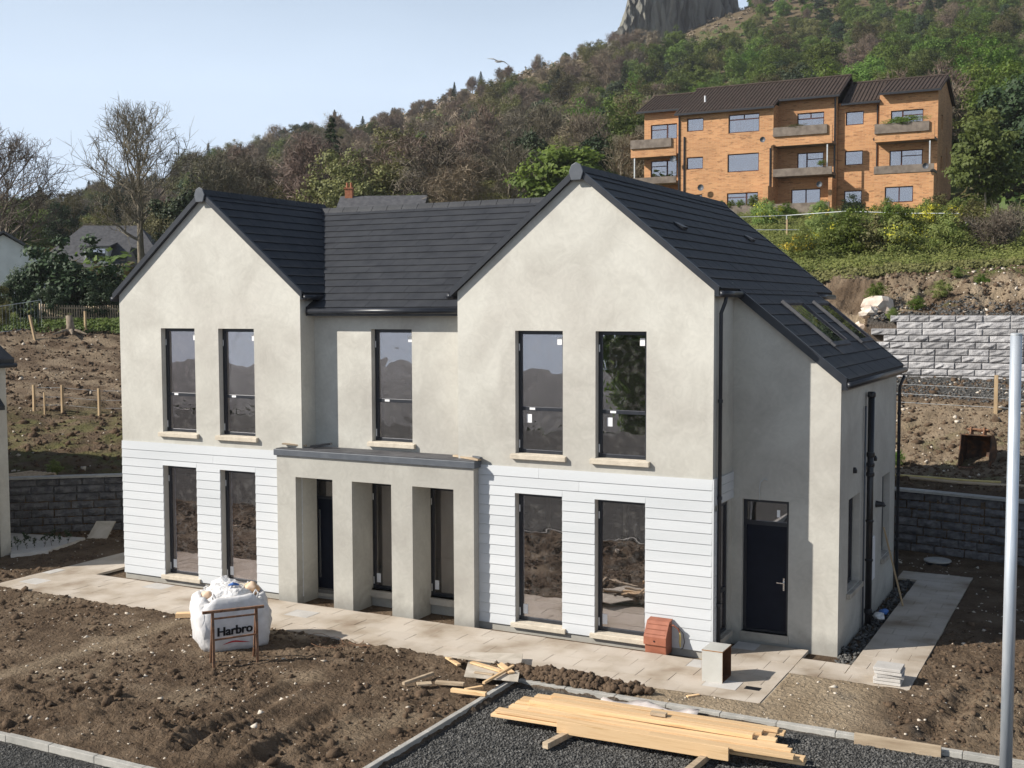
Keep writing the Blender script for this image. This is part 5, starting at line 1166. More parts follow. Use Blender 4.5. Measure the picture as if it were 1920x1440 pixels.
# volumes
def holed(x0, x1, z0, z1, y, holes, name='brick_wall'):
    w = MB(); wall_x(w, x0, x1, z0, z1, y, .3, holes); return w.build(name, 'orange_brick', fl)
Wm = [(-9.11, -7.78, 19.98, 20.97), (-5.81, -3.42, 19.62, 21.0), (-9.12, -7.80, 17.08, 18.01), (-5.86, -3.43, 16.68, 18.05), (-9.11, -7.85, 14.5, 15.14), (-5.88, -3.47, 14.1, 15.11)]
Wl = [(-12.3, -10.1, 19.55, 20.75), (-12.3, -10.1, 16.6, 17.9), (-12.3, -10.1, 13.9, 15.2)]
Wc = [(-.95, 1.05, 19.4, 20.95), (-.92, 1.05, 16.5, 18.0), (-1.35, .85, 13.9, 15.3)]
Ws = [(2.55, 3.85, 19.85, 20.85), (2.52, 3.83, 16.92, 17.97), (2.5, 3.8, 14.1, 15.05)]
Wr = [(5.85, 8.1, 19.5, 20.6), (5.8, 8.1, 16.5, 17.75)]; Wr0 = [(5.78, 7.73, 13.88, 15.0)]
holed(-9.8, -2.35, zb, 21.42, FY, Wm)
holed(-13.2, -9.8, zb, 22.1, FY+1.5, [(a[0]-.35, a[1]-.35, a[2]+.2, a[3]+.2) for a in Wl]); Wl = [(a[0]-.35, a[1]-.35, a[2]+.2, a[3]+.2) for a in Wl]
holed(-2.35, 2.0, zb, 22.2, FY+1.5, Wc); holed(2.0, 5.05, zb, 21.5, FY+1.9, Ws)
holed(5.05, 9.1, 15.9, 21.95, FY+1.5, Wr); holed(5.05, 9.1, zb, 15.9, FY, Wr0)
w = MB(); wall_yz(w, FY+1.8, FY+9, zb, 22.0, 8.8, .3, [(FY+3.2, FY+4.0, 19.3, 20.4), (FY+3.2, FY+4.0, 16.3, 17.4), (FY+3.2, FY+4.0, 13.6, 14.7), (FY+6.2, FY+6.7, 16.9, 18.4)]); w.prism([(8.8, FY+1.5, 22.0), (8.8, FY+9.2, 22.0), (8.8, FY+5.2, 23.45)], (.3, 0, 0)); w.build('end_wall', 'orange_brick', fl)
for y_, z_ in ((FY+3.2, 19.3), (FY+3.2, 16.3), (FY+3.2, 13.6)): MB().box(8.86, 8.9, y_, y_+.8, z_, z_+1.1).build('window', 'mahogany', fl)
bxp('end_wall', 'orange_brick', 8.8, 9.1, FY+.3, FY+1.5, zb, 15.9)
bxp('rear_wall', 'orange_brick', -13.2, 8.8, FY+8.7, FY+9, zb, 21.5); bxp('end_wall', 'orange_brick', -13.2, -12.9, FY+1.8, FY+8.7, zb, 22)
bxp('side_wall', 'orange_brick', -9.8, -9.5, FY+.3, FY+1.5, zb, 21.5); bxp('side_wall', 'orange_brick', -2.65, -2.35, FY+.3, FY+1.5, zb, 21.6)
bxp('side_wall', 'orange_brick', 5.05, 5.35, FY+1.8, FY+1.9, zb, 21.6)
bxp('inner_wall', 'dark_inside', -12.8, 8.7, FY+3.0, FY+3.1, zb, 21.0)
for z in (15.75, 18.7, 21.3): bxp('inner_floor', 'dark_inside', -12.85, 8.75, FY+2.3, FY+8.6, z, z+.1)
# windows with frames, panes and curtains
def fwin(a, y, split, curt):
    x0, x1, z0, z1 = a; f = .07; w = MB()
    w.box(x0, x0+f, y, y+.08, z0, z1); w.box(x1-f, x1, y, y+.08, z0, z1); w.box(x0+f, x1-f, y, y+.08, z0, z0+f); w.box(x0+f, x1-f, y, y+.08, z1-f, z1)
    if split == 'm': w.box((x0+x1)/2-.04, (x0+x1)/2+.04, y, y+.08, z0+f, z1-f)
    if split == 't': zt_ = z0+.72*(z1-z0); w.box(x0+f, x1-f, y, y+.08, zt_-.04, zt_+.04); w.box((x0+x1)/2-.04, (x0+x1)/2+.04, y, y+.08, zt_+.04, z1-f)
    if split == 'd': xd = x0+.62*(x1-x0); w.box(xd-.06, xd+.06, y, y+.08, z0+f, z1-f); zt_ = z0+.66*(z1-z0); w.box(x0+f, xd-.06, y, y+.08, zt_-.03, zt_+.03)
    if split == 'e': xd = x0+.36*(x1-x0); w.box(xd-.05, xd+.05, y, y+.08, z0+f, z1-f); zt_ = z0+.66*(z1-z0); w.box(xd+.05, x1-f, y, y+.08, zt_-.03, zt_+.03)
    o = w.build('window', 'mahogany', fl); MB().box(x0+f, x1-f, y+.03, y+.04, z0+f, z1-f).build('pane', 'flat_glass', o)
    if curt & 1: MB().box(x0+f, x0+f+.16*(x1-x0), y+.14, y+.18, z0, z1).build('curtain', 'curtain', o); MB().box(x1-f-.16*(x1-x0), x1-f, y+.14, y+.18, z0, z1).build('curtain', 'curtain', o)
    if curt & 2: MB().box(x0+f, x1-f, y+.14, y+.17, z0+.78*(z1-z0), z1).build('blind', 'curtain', o)
    if curt & 4: MB().box(x0+f, x1-f, y+.14, y+.18, z0, z0+.98*(z1-z0)).build('curtain', 'curtain', o)
for a, s_, c_ in zip(Wm, ('', 't', '', '', '', 'd'), (0, 1, 2, 2, 4, 2)): fwin(a, FY+.1, s_, c_)
for a, c_ in zip(Wl, (0, 0, 0)): fwin(a, FY+1.6, 'd', c_)
for a, s_, c_ in zip(Wc, ('t', 'e', 'm'), (1, 1, 4)): fwin(a, FY+1.6, s_, c_)
for a, c_ in zip(Ws, (0, 2, 4)): fwin(a, FY+2.0, '', c_)
for a, c_ in zip(Wr, (1, 1)): fwin(a, FY+1.6, 'e', c_)
fwin(Wr0[0], FY+.1, 'm', 4)
# balconies: brick upstand, floor, planter band
def balcony(x0, x1, zt_, zb_, lo_, band=True, rail=None):
    b = MB().box(x0, x1, FY-.02, FY+.14, zb_, zt_).build('balcony', 'orange_brick' if lo_ else 'balc_concrete', fl)
    MB().box(x0, x1, FY+.14, FY+1.49, zb_, zb_+.18).build('balcony_floor', 'balc_concrete', b)
    if lo_: MB().box(x0+.02, x1-.35, FY-.16, FY-.022, zt_-.62, zt_+.05).build('planter_band', 'balc_concrete', b)
    return b
balcony(-13.75, -9.98, 19.55, 18.25, True); balcony(-13.75, -9.98, 16.66, 16.15, False)
balcony(-2.35, 2.0, 19.72, 18.40, True); balcony(-2.35, 2.0, 16.72, 16.15, False)
balcony(5.0, 9.1, 19.42, 18.22, True); balcony(5.0, 9.1, 16.5, 15.95, False)
bxp('terrace_wall', 'balc_concrete', -6.2, 2.2, FY-1.6, FY-1.4, 12.2, 14.0); bxp('partition_fin', 'orange_brick', -2.75, -2.35, FY-1.3, FY-.001, zb, 15.4)
bxp('bay_pier', 'orange_brick', 1.72, 2.0, FY+.15, FY+1.49, zb, 15.9)
for x, z in ((-13.5, 16.66), (1.6, 16.72), (8.75, 16.5)): bxp('balcony_post', 'galv_thin', x, x+.09, FY+.02, FY+.11, z, z+1.6)
for x, y_, z1_ in ((-9.72, -.06, 21.2), (-9.3, -.06, 19.6), (-2.55, -.06, 18.3), (1.86, 1.44, 21.9), (4.85, 1.82, 21.2)): MB().tube([(x, FY+y_, zb), (x, FY+y_, z1_)], .06, 6).build('drainpipe', 'black_plastic', fl)
# roofs
def gable_roof(x0, x1, ye, ze, yr, zr, name='roof', step=.42):
    b = MB().prism([(x0, ye, ze), (x0, yr, zr), (x0, 2*yr-ye, ze), (x0, 2*yr-ye, ze-.16), (x0, yr, zr-.16), (x0, ye, ze-.16)], (x1-x0, 0, 0)).build(name, 'flat_roof_tile', fl)
    # rolls of the pantiles
    n_ = int((x1-x0)/.27); w = MB(); dx = (x1-x0)/n_; nn = np.array([0, -(zr-ze), yr-ye]); nn /= np.linalg.norm(nn)
    for i in range(n_):
        a = x0+(i+.5)*dx; p, q_ = np.array([a, ye, ze]), np.array([a, yr, zr]); s_ = np.array([dx*.22, 0, 0])
        w.hexa([p-s_, p+s_, q_+s_, q_-s_, p-s_*.5+nn*.055, p+s_*.5+nn*.055, q_+s_*.5+nn*.055, q_-s_*.5+nn*.055])
    tag(w.build('tile_rolls', 'flat_roof_tile', b), kind='stuff')
    MB().tube([(x0, yr, zr+.03), (x1, yr, zr+.03)], .10, 6).build('ridge_tiles', 'flat_roof_tile', b)
    MB().box(x0, x1, ye-.1, ye, ze-.2, ze-.05).build('gutter', 'black_plastic', b)
    return b
gable_roof(-13.7, -9.0, FY+1.1, 22.05, FY+4.9, 23.78); gable_roof(-10.0, -2.2, FY-.35, 21.4, FY+4.9, 24.05); gable_roof(-2.2, 2.3, FY+.9, 22.05, FY+4.9, 24.05)
gable_roof(2.32, 5.1, FY+1.4, 21.45, FY+4.9, 23.42); gable_roof(5.1, 9.35, FY+1.0, 21.9, FY+4.9, 23.42)
MB().tube([(-8.2, FY+1.6, 22.3), (-8.2, FY+1.6, 22.9)], .07, 6).build('flue', 'white_paint', fl)
# satellite dishes
def dish(x, y_, z, s=.35):
    d = MB(); s *= .72; d.lathe((0, 0, 0), [(.02, 0), (s*.5, .03), (s, .12)], 12); d.v = [(x+v[0], y_-v[2], z+v[1]) for v in d.v]; d.f = d.f[:-1]; d.build('satellite_dish', 'fascia', fl)
dish(-10.0, FY-.5, 17.9); dish(-7.8, FY-.4, 15.6); dish(8.6, FY-.3, 16.3, .3); dish(1.2, FY-.3, 15.4, .3); dish(-3.0, FY-.45, 18.9, .3); dish(4.9, FY+1.3, 18.6, .3)

# neighbour house at the left edge (same builder's design)
nb = thing('house', (-11, -2, 0), 'neighbouring grey rendered house cut by the left edge of the picture', 'house')
MB().box(-17, -7, -4.3, .75, -.2, 6.6).build('wall', 'render', nb); MB().prism([(-17, -4.2, 6.61), (-7, -4.2, 6.61), (-12, -4.2, 9.6)], (0, 4.8, 0)).build('gable', 'render', nb)
MB().box(-6.99, -4.42, -.85, .30, -.2, 5.02).build('wing_wall', 'render', nb)
MB().prism([(-7.2, -1.0, 6.95), (-4.22, -1.0, 4.98), (-4.22, -1.0, 5.14), (-7.2, -1.0, 7.13)], (0, 1.42, 0)).build('wing_roof', 'tile', nb)
MB().prism([(-17.3, -4.6, 6.45), (-12, -4.6, 9.75), (-6.7, -4.6, 6.45), (-6.7, -4.6, 6.6), (-12, -4.6, 9.92), (-17.3, -4.6, 6.6)], (0, 5.6, 0)).build('roof', 'tile', nb)
MB().tube([(-4.36, -.12, 4.9), (-4.36, -.12, -.1)], .04, 10).build('downpipe', 'black_plastic', nb); MB().tube([(-4.16, -1.0, 4.98), (-4.16, .42, 4.98)], .06, 8).build('gutter', 'frame', nb)
MB().prism([(-4.41, -.9, 4.25), (-4.05, -.9, 3.85), (-4.05, -.9, 3.95), (-4.41, -.9, 4.36)], (0, .85, 0)).build('canopy', 'tile', nb)

# cottages among the trees
def cottage(name, label, cx, cy, z0, L_, W_, hw, hr, rz, wall, rf, chim=None, dorm=False, hip=0.0):
    t = thing(name, (cx, cy, z0), label, 'house', rz=rz)
    def part(nm, mb, mt):
        o = mb.build(nm, mt, None, origin=(0, 0, 0)); o.parent = t; return o
    w = MB(); w.box(-L_/2, L_/2, -W_/2, W_/2, -3, hw); part('wall', w, wall)
    if not hip: w = MB(); w.prism([(-L_/2, -W_/2, hw+.002), (-L_/2, W_/2, hw+.002), (-L_/2, 0, hr-.1)], (L_, 0, 0)); part('gable', w, wall)
    o_ = .35; w = MB(); h = hip
    if hip: w.v = [(-L_/2-o_, -W_/2-o_, hw), (L_/2+o_, -W_/2-o_, hw), (L_/2+o_, W_/2+o_, hw), (-L_/2-o_, W_/2+o_, hw), (-L_/2+h, 0, hr), (L_/2-h, 0, hr)]; w.f = [(0, 1, 5, 4), (1, 2, 5), (2, 3, 4, 5), (3, 0, 4), (0, 3, 2, 1)]
    else: w.prism([(-L_/2-o_, -W_/2-o_, hw-.25), (-L_/2-o_, 0, hr), (-L_/2-o_, W_/2+o_, hw-.25), (-L_/2-o_, W_/2+o_, hw-.1), (-L_/2-o_, 0, hr+.16), (-L_/2-o_, -W_/2-o_, hw-.1)], (L_+2*o_, 0, 0))
    r_ = part('roof', w, rf)
    if chim:
        for cxx in chim:
            c = MB(); c.box(cxx-.25, cxx+.25, -.22, .22, hr-.9, hr+.62); c.box(cxx-.30, cxx+.30, -.27, .27, hr+.62, hr+.70); c_ = c.build('chimney', 'red_brick', None, origin=(0, 0, 0)); c_.parent = r_
            for k in (-.17, .17): p_ = MB().lathe((cxx+k*.8, 0, hr+.70), [(.09, 0), (.075, .35)], 8).build('chimney_pot', 'red_brick', None, origin=(0, 0, 0)); p_.parent = r_
    if dorm:
        d = MB(); d.box(-1.2, .6, -W_/2-.1, -W_/2+1.6, hw+.3, hw+1.5); part('dormer', d, 'white_render'); d = MB(); d.prism([(-1.4, -W_/2-.3, hw+1.5), (.8, -W_/2-.3, hw+1.5), (.8, -W_/2+2.0, hw+1.9), (-1.4, -W_/2+2.0, hw+1.9)], (0, 0, .12)); part('dormer_roof', d, rf)
        d = MB(); d.box(-1.0, .4, -W_/2-.13, -W_/2-.101, hw+.5, hw+1.4); part('dormer_window', d, 'flat_glass')
        d = MB(); d.prism([(1.9, -W_/2-.8, hw-.2), (3.1, -W_/2-.8, hw-.2), (2.5, -W_/2-.8, hw+1.5)], (0, 2.2, 0)); part('roof_gablet', d, rf)
    for sx in (-.3, .25):
        d = MB(); d.box(L_*sx-.5, L_*sx+.5, -W_/2-.02, -W_/2-.005, hw-1.6, hw-.5); part('window', d, 'mahogany')
    return t
p = at(8, 500, 72); cottage('cottage', 'white walled cottage gable with dark roof behind the trees at far left', p[0]-3.6, p[1]+2.7, 7.6, 9, 5.6, 1.75, 3.5, R_(-37), 'white_render', 'slate')
p = at(228, 480, 92); cottage('cottage', 'slate roofed house with dormer half hidden behind the left gable', p[0]-1.0, p[1], 8.2, 9.5, 7, 1.4, 4.8, R_(32), 'white_render', 'slate', None, True, 2.6)
p = at(690, 395, 78); cottage('cottage', 'low slate roofed house with red brick chimney behind the middle roof', p[0]+.6, p[1]+1.0, 9.0, 5.2, 5.0, 3.0, 4.8, R_(22), 'white_render', 'slate', (-2.35,))

# cliff outcrop on the skyline
cp0 = at(1090, 112, 385); cp1 = at(1398, 30, 415)
n1, n2 = 190, 46; V = []; 
for i in range(n1+1):
    t = i/n1; b = cp0+(cp1-cp0)*t
    prof_ = float(np.interp(t, [0, .10, .18, .24, .27, .31, .36, .44, .6, .8, .92, .955, .975, 1.0], [0, 3, 6, 8, 14, 22, 32, 38, 40, 37, 33, 24, 5, 0]))
    for j in range(n2+1):
        s_ = j/n2
        colm = 9*abs(perlin(t*13, s_*.8, 51))+6*abs(perlin(t*33, s_*1.2, 52))+2.5*abs(perlin(t*80, s_*3, 56))+1.6*perlin(t*60, s_*12, 53)+14*perlin(t*4, s_*.6, 54)
        back_ = 12*s_**1.6 if s_ < .93 else 12*.89+(s_-.93)/.07*22
        z = b[2]-10+(prof_+10)*min(1, s_/.93)+1.5*perlin(t*30, 0, 55)*s_
        d2 = np.array([-_F[0], -_F[1]])
        V.append((b[0]+d2[0]*(colm-back_)+2*perlin(t*50, s_*8, 57), b[1]+d2[1]*(colm-back_), z))
idx = np.arange((n1+1)*(n2+1)).reshape(n1+1, n2+1)
me = np_mesh('cliff', V, np.stack([idx[:-1, :-1], idx[1:, :-1], idx[1:, 1:], idx[:-1, 1:]], -1).reshape(-1, 4)); o = finish(me, 'cliff', 'cliff', None); tag(o, kind='structure')

# ================================================================== TREES AND PLANTS
def leaf_quads(C, size, rs, aspect=.62, nbias=None, bias=0.0):
    n = len(C); a = rs.normal(size=(n, 3)); a /= np.linalg.norm(a, axis=1)[:, None]
    nn = rs.normal(size=(n, 3))
    if nbias is not None: nn = nn*(1-bias)+nbias*bias*2.2
    nn += np.array([-.42, -.35, .62])          # leaf and twig quads tilted sunward to brighten all foliage
    nn /= np.linalg.norm(nn, axis=1)[:, None]
    a = np.cross(nn, a); a /= np.linalg.norm(a, axis=1)[:, None]+1e-9; b = np.cross(nn, a)
    s = (size*rs.uniform(.6, 1.35, n))[:, None]
    return np.stack([C-a*s, C+b*s*aspect, C+a*s, C-b*s*aspect], 1).reshape(-1, 3), np.arange(4*n).reshape(-1, 4)
def crown_mesh(name, seed, rx, rz_, zc3, nclump, nleaf, lsize, crad, mt, lobes=5, open_=.0, cone=0.0, aspect=.62):
    rs = np.random.RandomState(seed)
    lob = [(np.array([rs.uniform(-.45, .45)*rx, rs.uniform(-.45, .45)*rx, zc3+rs.uniform(-.45, .5)*rz_]), rs.uniform(.5, .75)) for _ in range(lobes)]+[(np.array([0, 0, zc3]), .8)]
    cl = []
    for _ in range(nclump):
        c, s = lob[rs.randint(len(lob))]; d = rs.normal(size=3); d /= np.linalg.norm(d); r_ = rs.uniform(.55, 1.05)
        p = c+d*np.array([rx*s, rx*s, rz_*s])*r_
        if cone: k = np.clip(1-(p[2]-(zc3-rz_))/(2*rz_), .06, 1); p[0] *= k*1.5; p[1] *= k*1.5
        cl.append(p)
    cl = np.array(cl); k = nleaf//nclump; cr_ = crad*rs.uniform(.6, 1.35, nclump)
    d = rs.normal(size=(nclump, k, 3)); d /= np.linalg.norm(d, axis=2)[..., None]
    rr_ = rs.uniform(.35, 1.1, (nclump, k, 1))
    C = cl[:, None, :]+d*rr_*cr_[:, None, None]*np.array([1, 1, .7]); shade = np.repeat(rs.uniform(0, 1, nclump)[:, None], k, 1)*.6+rs.uniform(0, .4, (nclump, k))
    C = C.reshape(-1, 3); V, F_ = leaf_quads(C, lsize, rs, aspect, nbias=d.reshape(-1, 3), bias=.55)
    me = np_mesh(name, V, F_, np.repeat(shade.reshape(-1), 4)[:, None]*np.ones((1, 3))); me.materials.append(M[mt]); return me
def branch_mesh(name, seed, h, trunk_r, crown_w, first=.28, nl1=15, nl2=7, nl3=5, mt='twig_grey', up=.35, sides=3, leader=1.0, twig=3, tw_r=.008, ell=None):
    """a bare tree: leader with ascending limbs, branches, twigs"""
    rs = np.random.RandomState(seed); S = []
    def grow(p, d, L_, r0, r1, nseg, wob, tro):
        pts = [p]; rad = [r0]
        for i in range(nseg):
            d = d+rs.normal(size=3)*wob+np.array([0, 0, tro]); d = d/np.linalg.norm(d); p = p+d*L_/nseg; pts.append(p); rad.append(r0+(r1-r0)*(i+1)/nseg)
        for i in range(nseg): S.append((pts[i], pts[i+1], rad[i], rad[i+1]))
        return pts, rad
    tp, trd = grow(np.zeros(3), np.array([0, 0, 1.]), h*.93*leader, trunk_r, trunk_r*.10, 14, .035, .05)
    az = rs.uniform(0, 6)
    for i in range(nl1):
        t = first+(1-first)*(i+.5)/nl1*.97; k = min(13, int(t*14)); p = tp[k]+(tp[k+1]-tp[k])*(t*14-k); az += 2.4+rs.normal()*.35
        el = .50+.50*t+rs.normal()*.1; prof_ = math.sin(PI*(.30+.62*(t-first)/(1-first)))**.8
        L1 = crown_w*prof_*rs.uniform(.85, 1.12); r1 = trunk_r*(.46-.30*t)
        d = np.array([math.cos(az)*math.cos(el), math.sin(az)*math.cos(el), math.sin(el)])
        q1, rd1 = grow(p, d, L1, r1, max(r1*.14, tw_r*1.3), 7, .10, up*.16)
        for j in range(nl2):
            t2 = .25+.75*(j+rs.uniform(.2, .8))/nl2; k = min(6, int(t2*7)); p2 = q1[k]; d1 = q1[min(7, k+1)]-q1[k]; d1 = d1/np.linalg.norm(d1); s_ = rs.normal(size=3); s_ -= d1*(s_@d1); s_ /= np.linalg.norm(s_)
            d2 = d1*.75+s_*.75+np.array([0, 0, .15]); d2 /= np.linalg.norm(d2); L2_ = L1*(.55-.30*t2)*rs.uniform(.7, 1.2)+.25; r2 = max(rd1[k]*.55, tw_r*1.5)
            q2, rd2 = grow(p2, d2, L2_, r2, tw_r*1.2, 4, .14, up*.2)
            for l in range(nl3):
                k2 = rs.randint(1, 5); p3 = q2[k2]; d3 = d2*.6+rs.normal(size=3)*.5+np.array([0, 0, .25]); d3 /= np.linalg.norm(d3); L3 = L2_*rs.uniform(.35, .65)+.15
                q3, _r = grow(p3, d3, L3, tw_r*1.3, tw_r*.7, 2, .15, up*.25)
                for m_ in range(twig):
                    d4 = d3*.5+rs.normal(size=3)*.55+np.array([0, 0, .3]); d4 /= np.linalg.norm(d4); grow(q3[rs.randint(1, 3)], d4, L3*rs.uniform(.35, .7)+.08, tw_r*.9, tw_r*.45, 1, .1, 0)
    P0 = np.array([s[0] for s in S]); P1 = np.array([s[1] for s in S]); r0 = np.array([s[2] for s in S]); r1 = np.array([s[3] for s in S])
    if True:
        top_ = P1[:, 2].max(); P0 *= h/top_; P1 *= h/top_
    d = P1-P0; d /= np.linalg.norm(d, axis=1)[:, None]+1e-9; ref = np.where(np.abs(d[:, 2:3]) < .9, np.array([[0, 0, 1.]]), np.array([[1., 0, 0]])); a = np.cross(ref, d); a /= np.linalg.norm(a, axis=1)[:, None]; b = np.cross(d, a)
    big = r0 > trunk_r*.18
    def tubes(sel, ns):
        n_ = sel.sum()
        if not n_: return np.zeros((0, 3)), np.zeros((0, 4), int)
        th = np.arange(ns)*2*PI/ns; ring = np.cos(th)[None, :, None]*a[sel][:, None]+np.sin(th)[None, :, None]*b[sel][:, None]
        V = np.concatenate([P0[sel][:, None]+ring*r0[sel][:, None, None], P1[sel][:, None]+ring*r1[sel][:, None, None]], 1)
        k = np.arange(ns); f = np.stack([k, (k+1) % ns, ns+(k+1) % ns, ns+k], 1); return V.reshape(-1, 3), (f[None]+np.arange(n_)[:, None, None]*2*ns).reshape(-1, 4)
    V1, F1 = tubes(big, 7); V2, F2 = tubes(~big, sides)
    me1 = np_mesh(name+'_trunk', V1, F1); me1.materials.append(M['bark'])
    sh = np.repeat(rs.uniform(0, 1, (~big).sum()), 2*sides); me2 = np_mesh(name+'_twigs', V2, F2, sh[:, None]*np.ones((1, 3))); me2.materials.append(M[mt])
    return me1, me2
def trunk_mesh(h, r, seed, mt='bark', n=5):
    rs = np.random.RandomState(seed); w = MB(); pts = [(0, 0, -.5)]
    for i in range(1, 7): pts.append((rs.normal()*.06*i, rs.normal()*.06*i, h*i/6))
    w.tube(pts, [r*(1-.13*i) for i in range(7)], 7)
    for k in range(n):
        z = h*rs.uniform(.35, .9); a = rs.uniform(0, 6.3); l = h*.32; x0_ = float(np.interp(z, [q[2] for q in pts], [q[0] for q in pts])); y0_ = float(np.interp(z, [q[2] for q in pts], [q[1] for q in pts])); w.tube([(x0_, y0_, z), (l*.5*math.cos(a), l*.5*math.sin(a), z+l*.4), (l*math.cos(a), l*math.sin(a), z+l*.95)], [r*.4, r*.25, r*.1], 5)
    me = bpy.data.meshes.new('trunk'); me.from_pydata(w.v, [], w.f); me.materials.append(M[mt]); return me
def conifer_mesh(name, seed, h, r, tiers, per, lsize, mt='leaf_dark'):
    rs = np.random.RandomState(seed); C = []; NB = []; SH = []
    for i in range(tiers):
        t = (i+.3)/tiers; z = h*(.10+.90*t); R1 = r*(1-t)**.85*rs.uniform(.8, 1.15)+.12; nb_ = max(5, int(11*(1-t)+4)); a0 = rs.uniform(0, 6)
        for k in range(nb_):
            a = a0+2*PI*k/nb_+rs.normal()*.15; Lb = R1*rs.uniform(.7, 1.15); sh = rs.uniform(0, 1)
            for m_ in range(per):
                s = rs.uniform(.15, 1); dr = -.28*Lb*s*s+.05*Lb; C.append((math.cos(a)*Lb*s+rs.normal()*.10*Lb, math.sin(a)*Lb*s+rs.normal()*.10*Lb, z+dr+rs.normal()*.05*h/tiers*3)); NB.append((math.cos(a)*.5, math.sin(a)*.5, .7)); SH.append(sh*.6+rs.uniform(0, .4))
    C = np.array(C); V, F_ = leaf_quads(C, lsize, rs, .5, np.array(NB), .5)
    me = np_mesh(name, V, F_, np.repeat(np.array(SH), 4)[:, None]*np.ones((1, 3))); me.materials.append(M[mt]); return me
def add_obj(name, me, loc=(0, 0, 0), rz=0, s=1, parent=None, sz=None):
    o = bpy.data.objects.new(name, me); col.objects.link(o); o.location = loc; o.rotation_euler = (0, 0, rz); o.scale = (s, s, sz or s)
    if parent is not None: o.parent = parent
    return o
def tree(name, label, cat, u, v, D, parts, rz=0, s=1, sz=None, group=None, sink=.2, zabs=None):
    p = at(u, v, D); z = zabs if zabs is not None else float(base_z(np.array([p[0]]), np.array([p[1]]))[0])
    t = thing(name, (p[0], p[1], z-sink), label, cat, group, rz); t.scale = (s, s, sz or s)
    for nm, me in parts: add_obj(nm, me, parent=t)
    return t
def zat(u, v, D): return at(u, v, D)[2]
def gnd(u, D):
    p = at(u, 500, D); return float(base_z(np.array([p[0]]), np.array([p[1]]))[0])

# -- the two tall bare trees on the left
g = gnd(262, 80); a_, b_ = branch_mesh('tall', 3, zat(262, 180, 80)-g+.3, .30, 5.9, .30, 18, 8, 6, 'twig_grey', .35, tw_r=.015, twig=3)
tree('bare_tree', 'tall bare tree with rounded crown rising left of the left gable', 'tree', 264, 500, 80, (('trunk', a_), ('crown', b_)), .4)
g = gnd(8, 74); a_, b_ = branch_mesh('tall2', 9, zat(8, 222, 74)-g+.3, .27, 5.9, .28, 18, 8, 6, 'twig_grey', .35, tw_r=.014, twig=3)
tree('bare_tree', 'tall bare tree cut by the left edge of the picture', 'tree', 10, 500, 74, (('trunk', a_), ('crown', b_)), 2.0)
g = gnd(575, 150); a_, b_ = branch_mesh('sky_oak', 21, zat(575, 243, 150)-g, .50, 6.4, .42, 13, 8, 6, 'twig_dark', .25, tw_r=.028, leader=.9)
tree('bare_tree', 'dark spreading bare tree on the skyline above the left roof', 'tree', 575, 400, 150, (('trunk', a_), ('crown', b_)), 1.0)

# -- prototypes for the wooded hill
LEAFY = [crown_mesh('leafy', 100+i, 3.6, 3.4, 4.6, 95, 9500, .135, .85, 'leaf_green', 7) for i in range(4)]
BRIGHT = [crown_mesh('bright', 120+i, 3.6, 3.6, 4.8, 95, 9500, .135, .85, 'leaf_bright', 7) for i in range(3)]
OLIVE = [crown_mesh('olive', 140+i, 3.4, 3.2, 4.6, 110, 8500, .115, .9, 'leaf_olive', 7) for i in range(3)]
DARK = [conifer_mesh('conifer', 160+i, 11, 2.9, 22, 34, .17) for i in range(3)]
IVY = [crown_mesh('ivy', 170+i, 2.8, 3.6, 4.4, 70, 7500, .13, .8, 'leaf_dark', 6) for i in range(2)]
BARE = [branch_mesh('wood_bare', 180+i, 9, .20, 3.6, .22, 12, 7, 5, ['twig_brown', 'twig_brown', 'twig_grey'][i % 3], .3, tw_r=.026, twig=2) for i in range(4)]
BAREG = [branch_mesh('wood_grey', 190+i, 9, .20, 3.6, .22, 12, 7, 5, 'twig_dark', .3, tw_r=.026, twig=2) for i in range(2)]
FUZZB = [crown_mesh('twig_haze', 195+i, 3.3, 3.2, 5.4, 80, 3600, .42, .95, 'twig_brown', 7, aspect=.055) for i in range(3)]
FUZZG = [crown_mesh('twig_haze', 198+i, 3.3, 3.2, 5.4, 80, 2600, .42, .95, 'twig_dark', 7, aspect=.05) for i in range(2)]
SCRUB = [crown_mesh('scrub', 200+i, 2.2, 1.3, 1.2, 36, 900, .22, .7, ['twig_brown', 'leaf_olive', 'twig_brown'][i], 5) for i in range(3)]
TR = [trunk_mesh(5.5, .22, 300+i) for i in range(3)]
rs = np.random.RandomState(77)
LAB = {'leafy_tree': 'leafy mid green tree in the wood on the hill slope', 'bright_tree': 'fresh bright green tree in the wood on the hill slope', 'budding_tree': 'olive budding tree in the wood on the hill slope', 'conifer': 'dark conifer in the wood on the hill slope', 'ivy_tree': 'dark ivy covered tree in the wood on the hill slope', 'brown_tree': 'bare reddish brown tree in the wood on the hill slope', 'grey_tree': 'bare dark twigged tree in the wood on the hill slope'}
cells = []
D = 76.0
while D < 440:
    sp_ = 5.6+D*.0068
    u = -140+rs.uniform(0, 60)
    while u < 2080:
        cells.append((u+rs.normal()*sp_*FPX/D*.22, D+rs.normal()*sp_*.25)); u += sp_*FPX/D
    D += sp_*1.0
roofline = lambda u: np.interp(u, [0, 228, 381, 565, 625, 1017, 1083, 1357, 1560, 1920], [620, 545, 370, 440, 398, 378, 322, 385, 545, 560])
cnt = {}
placed = []
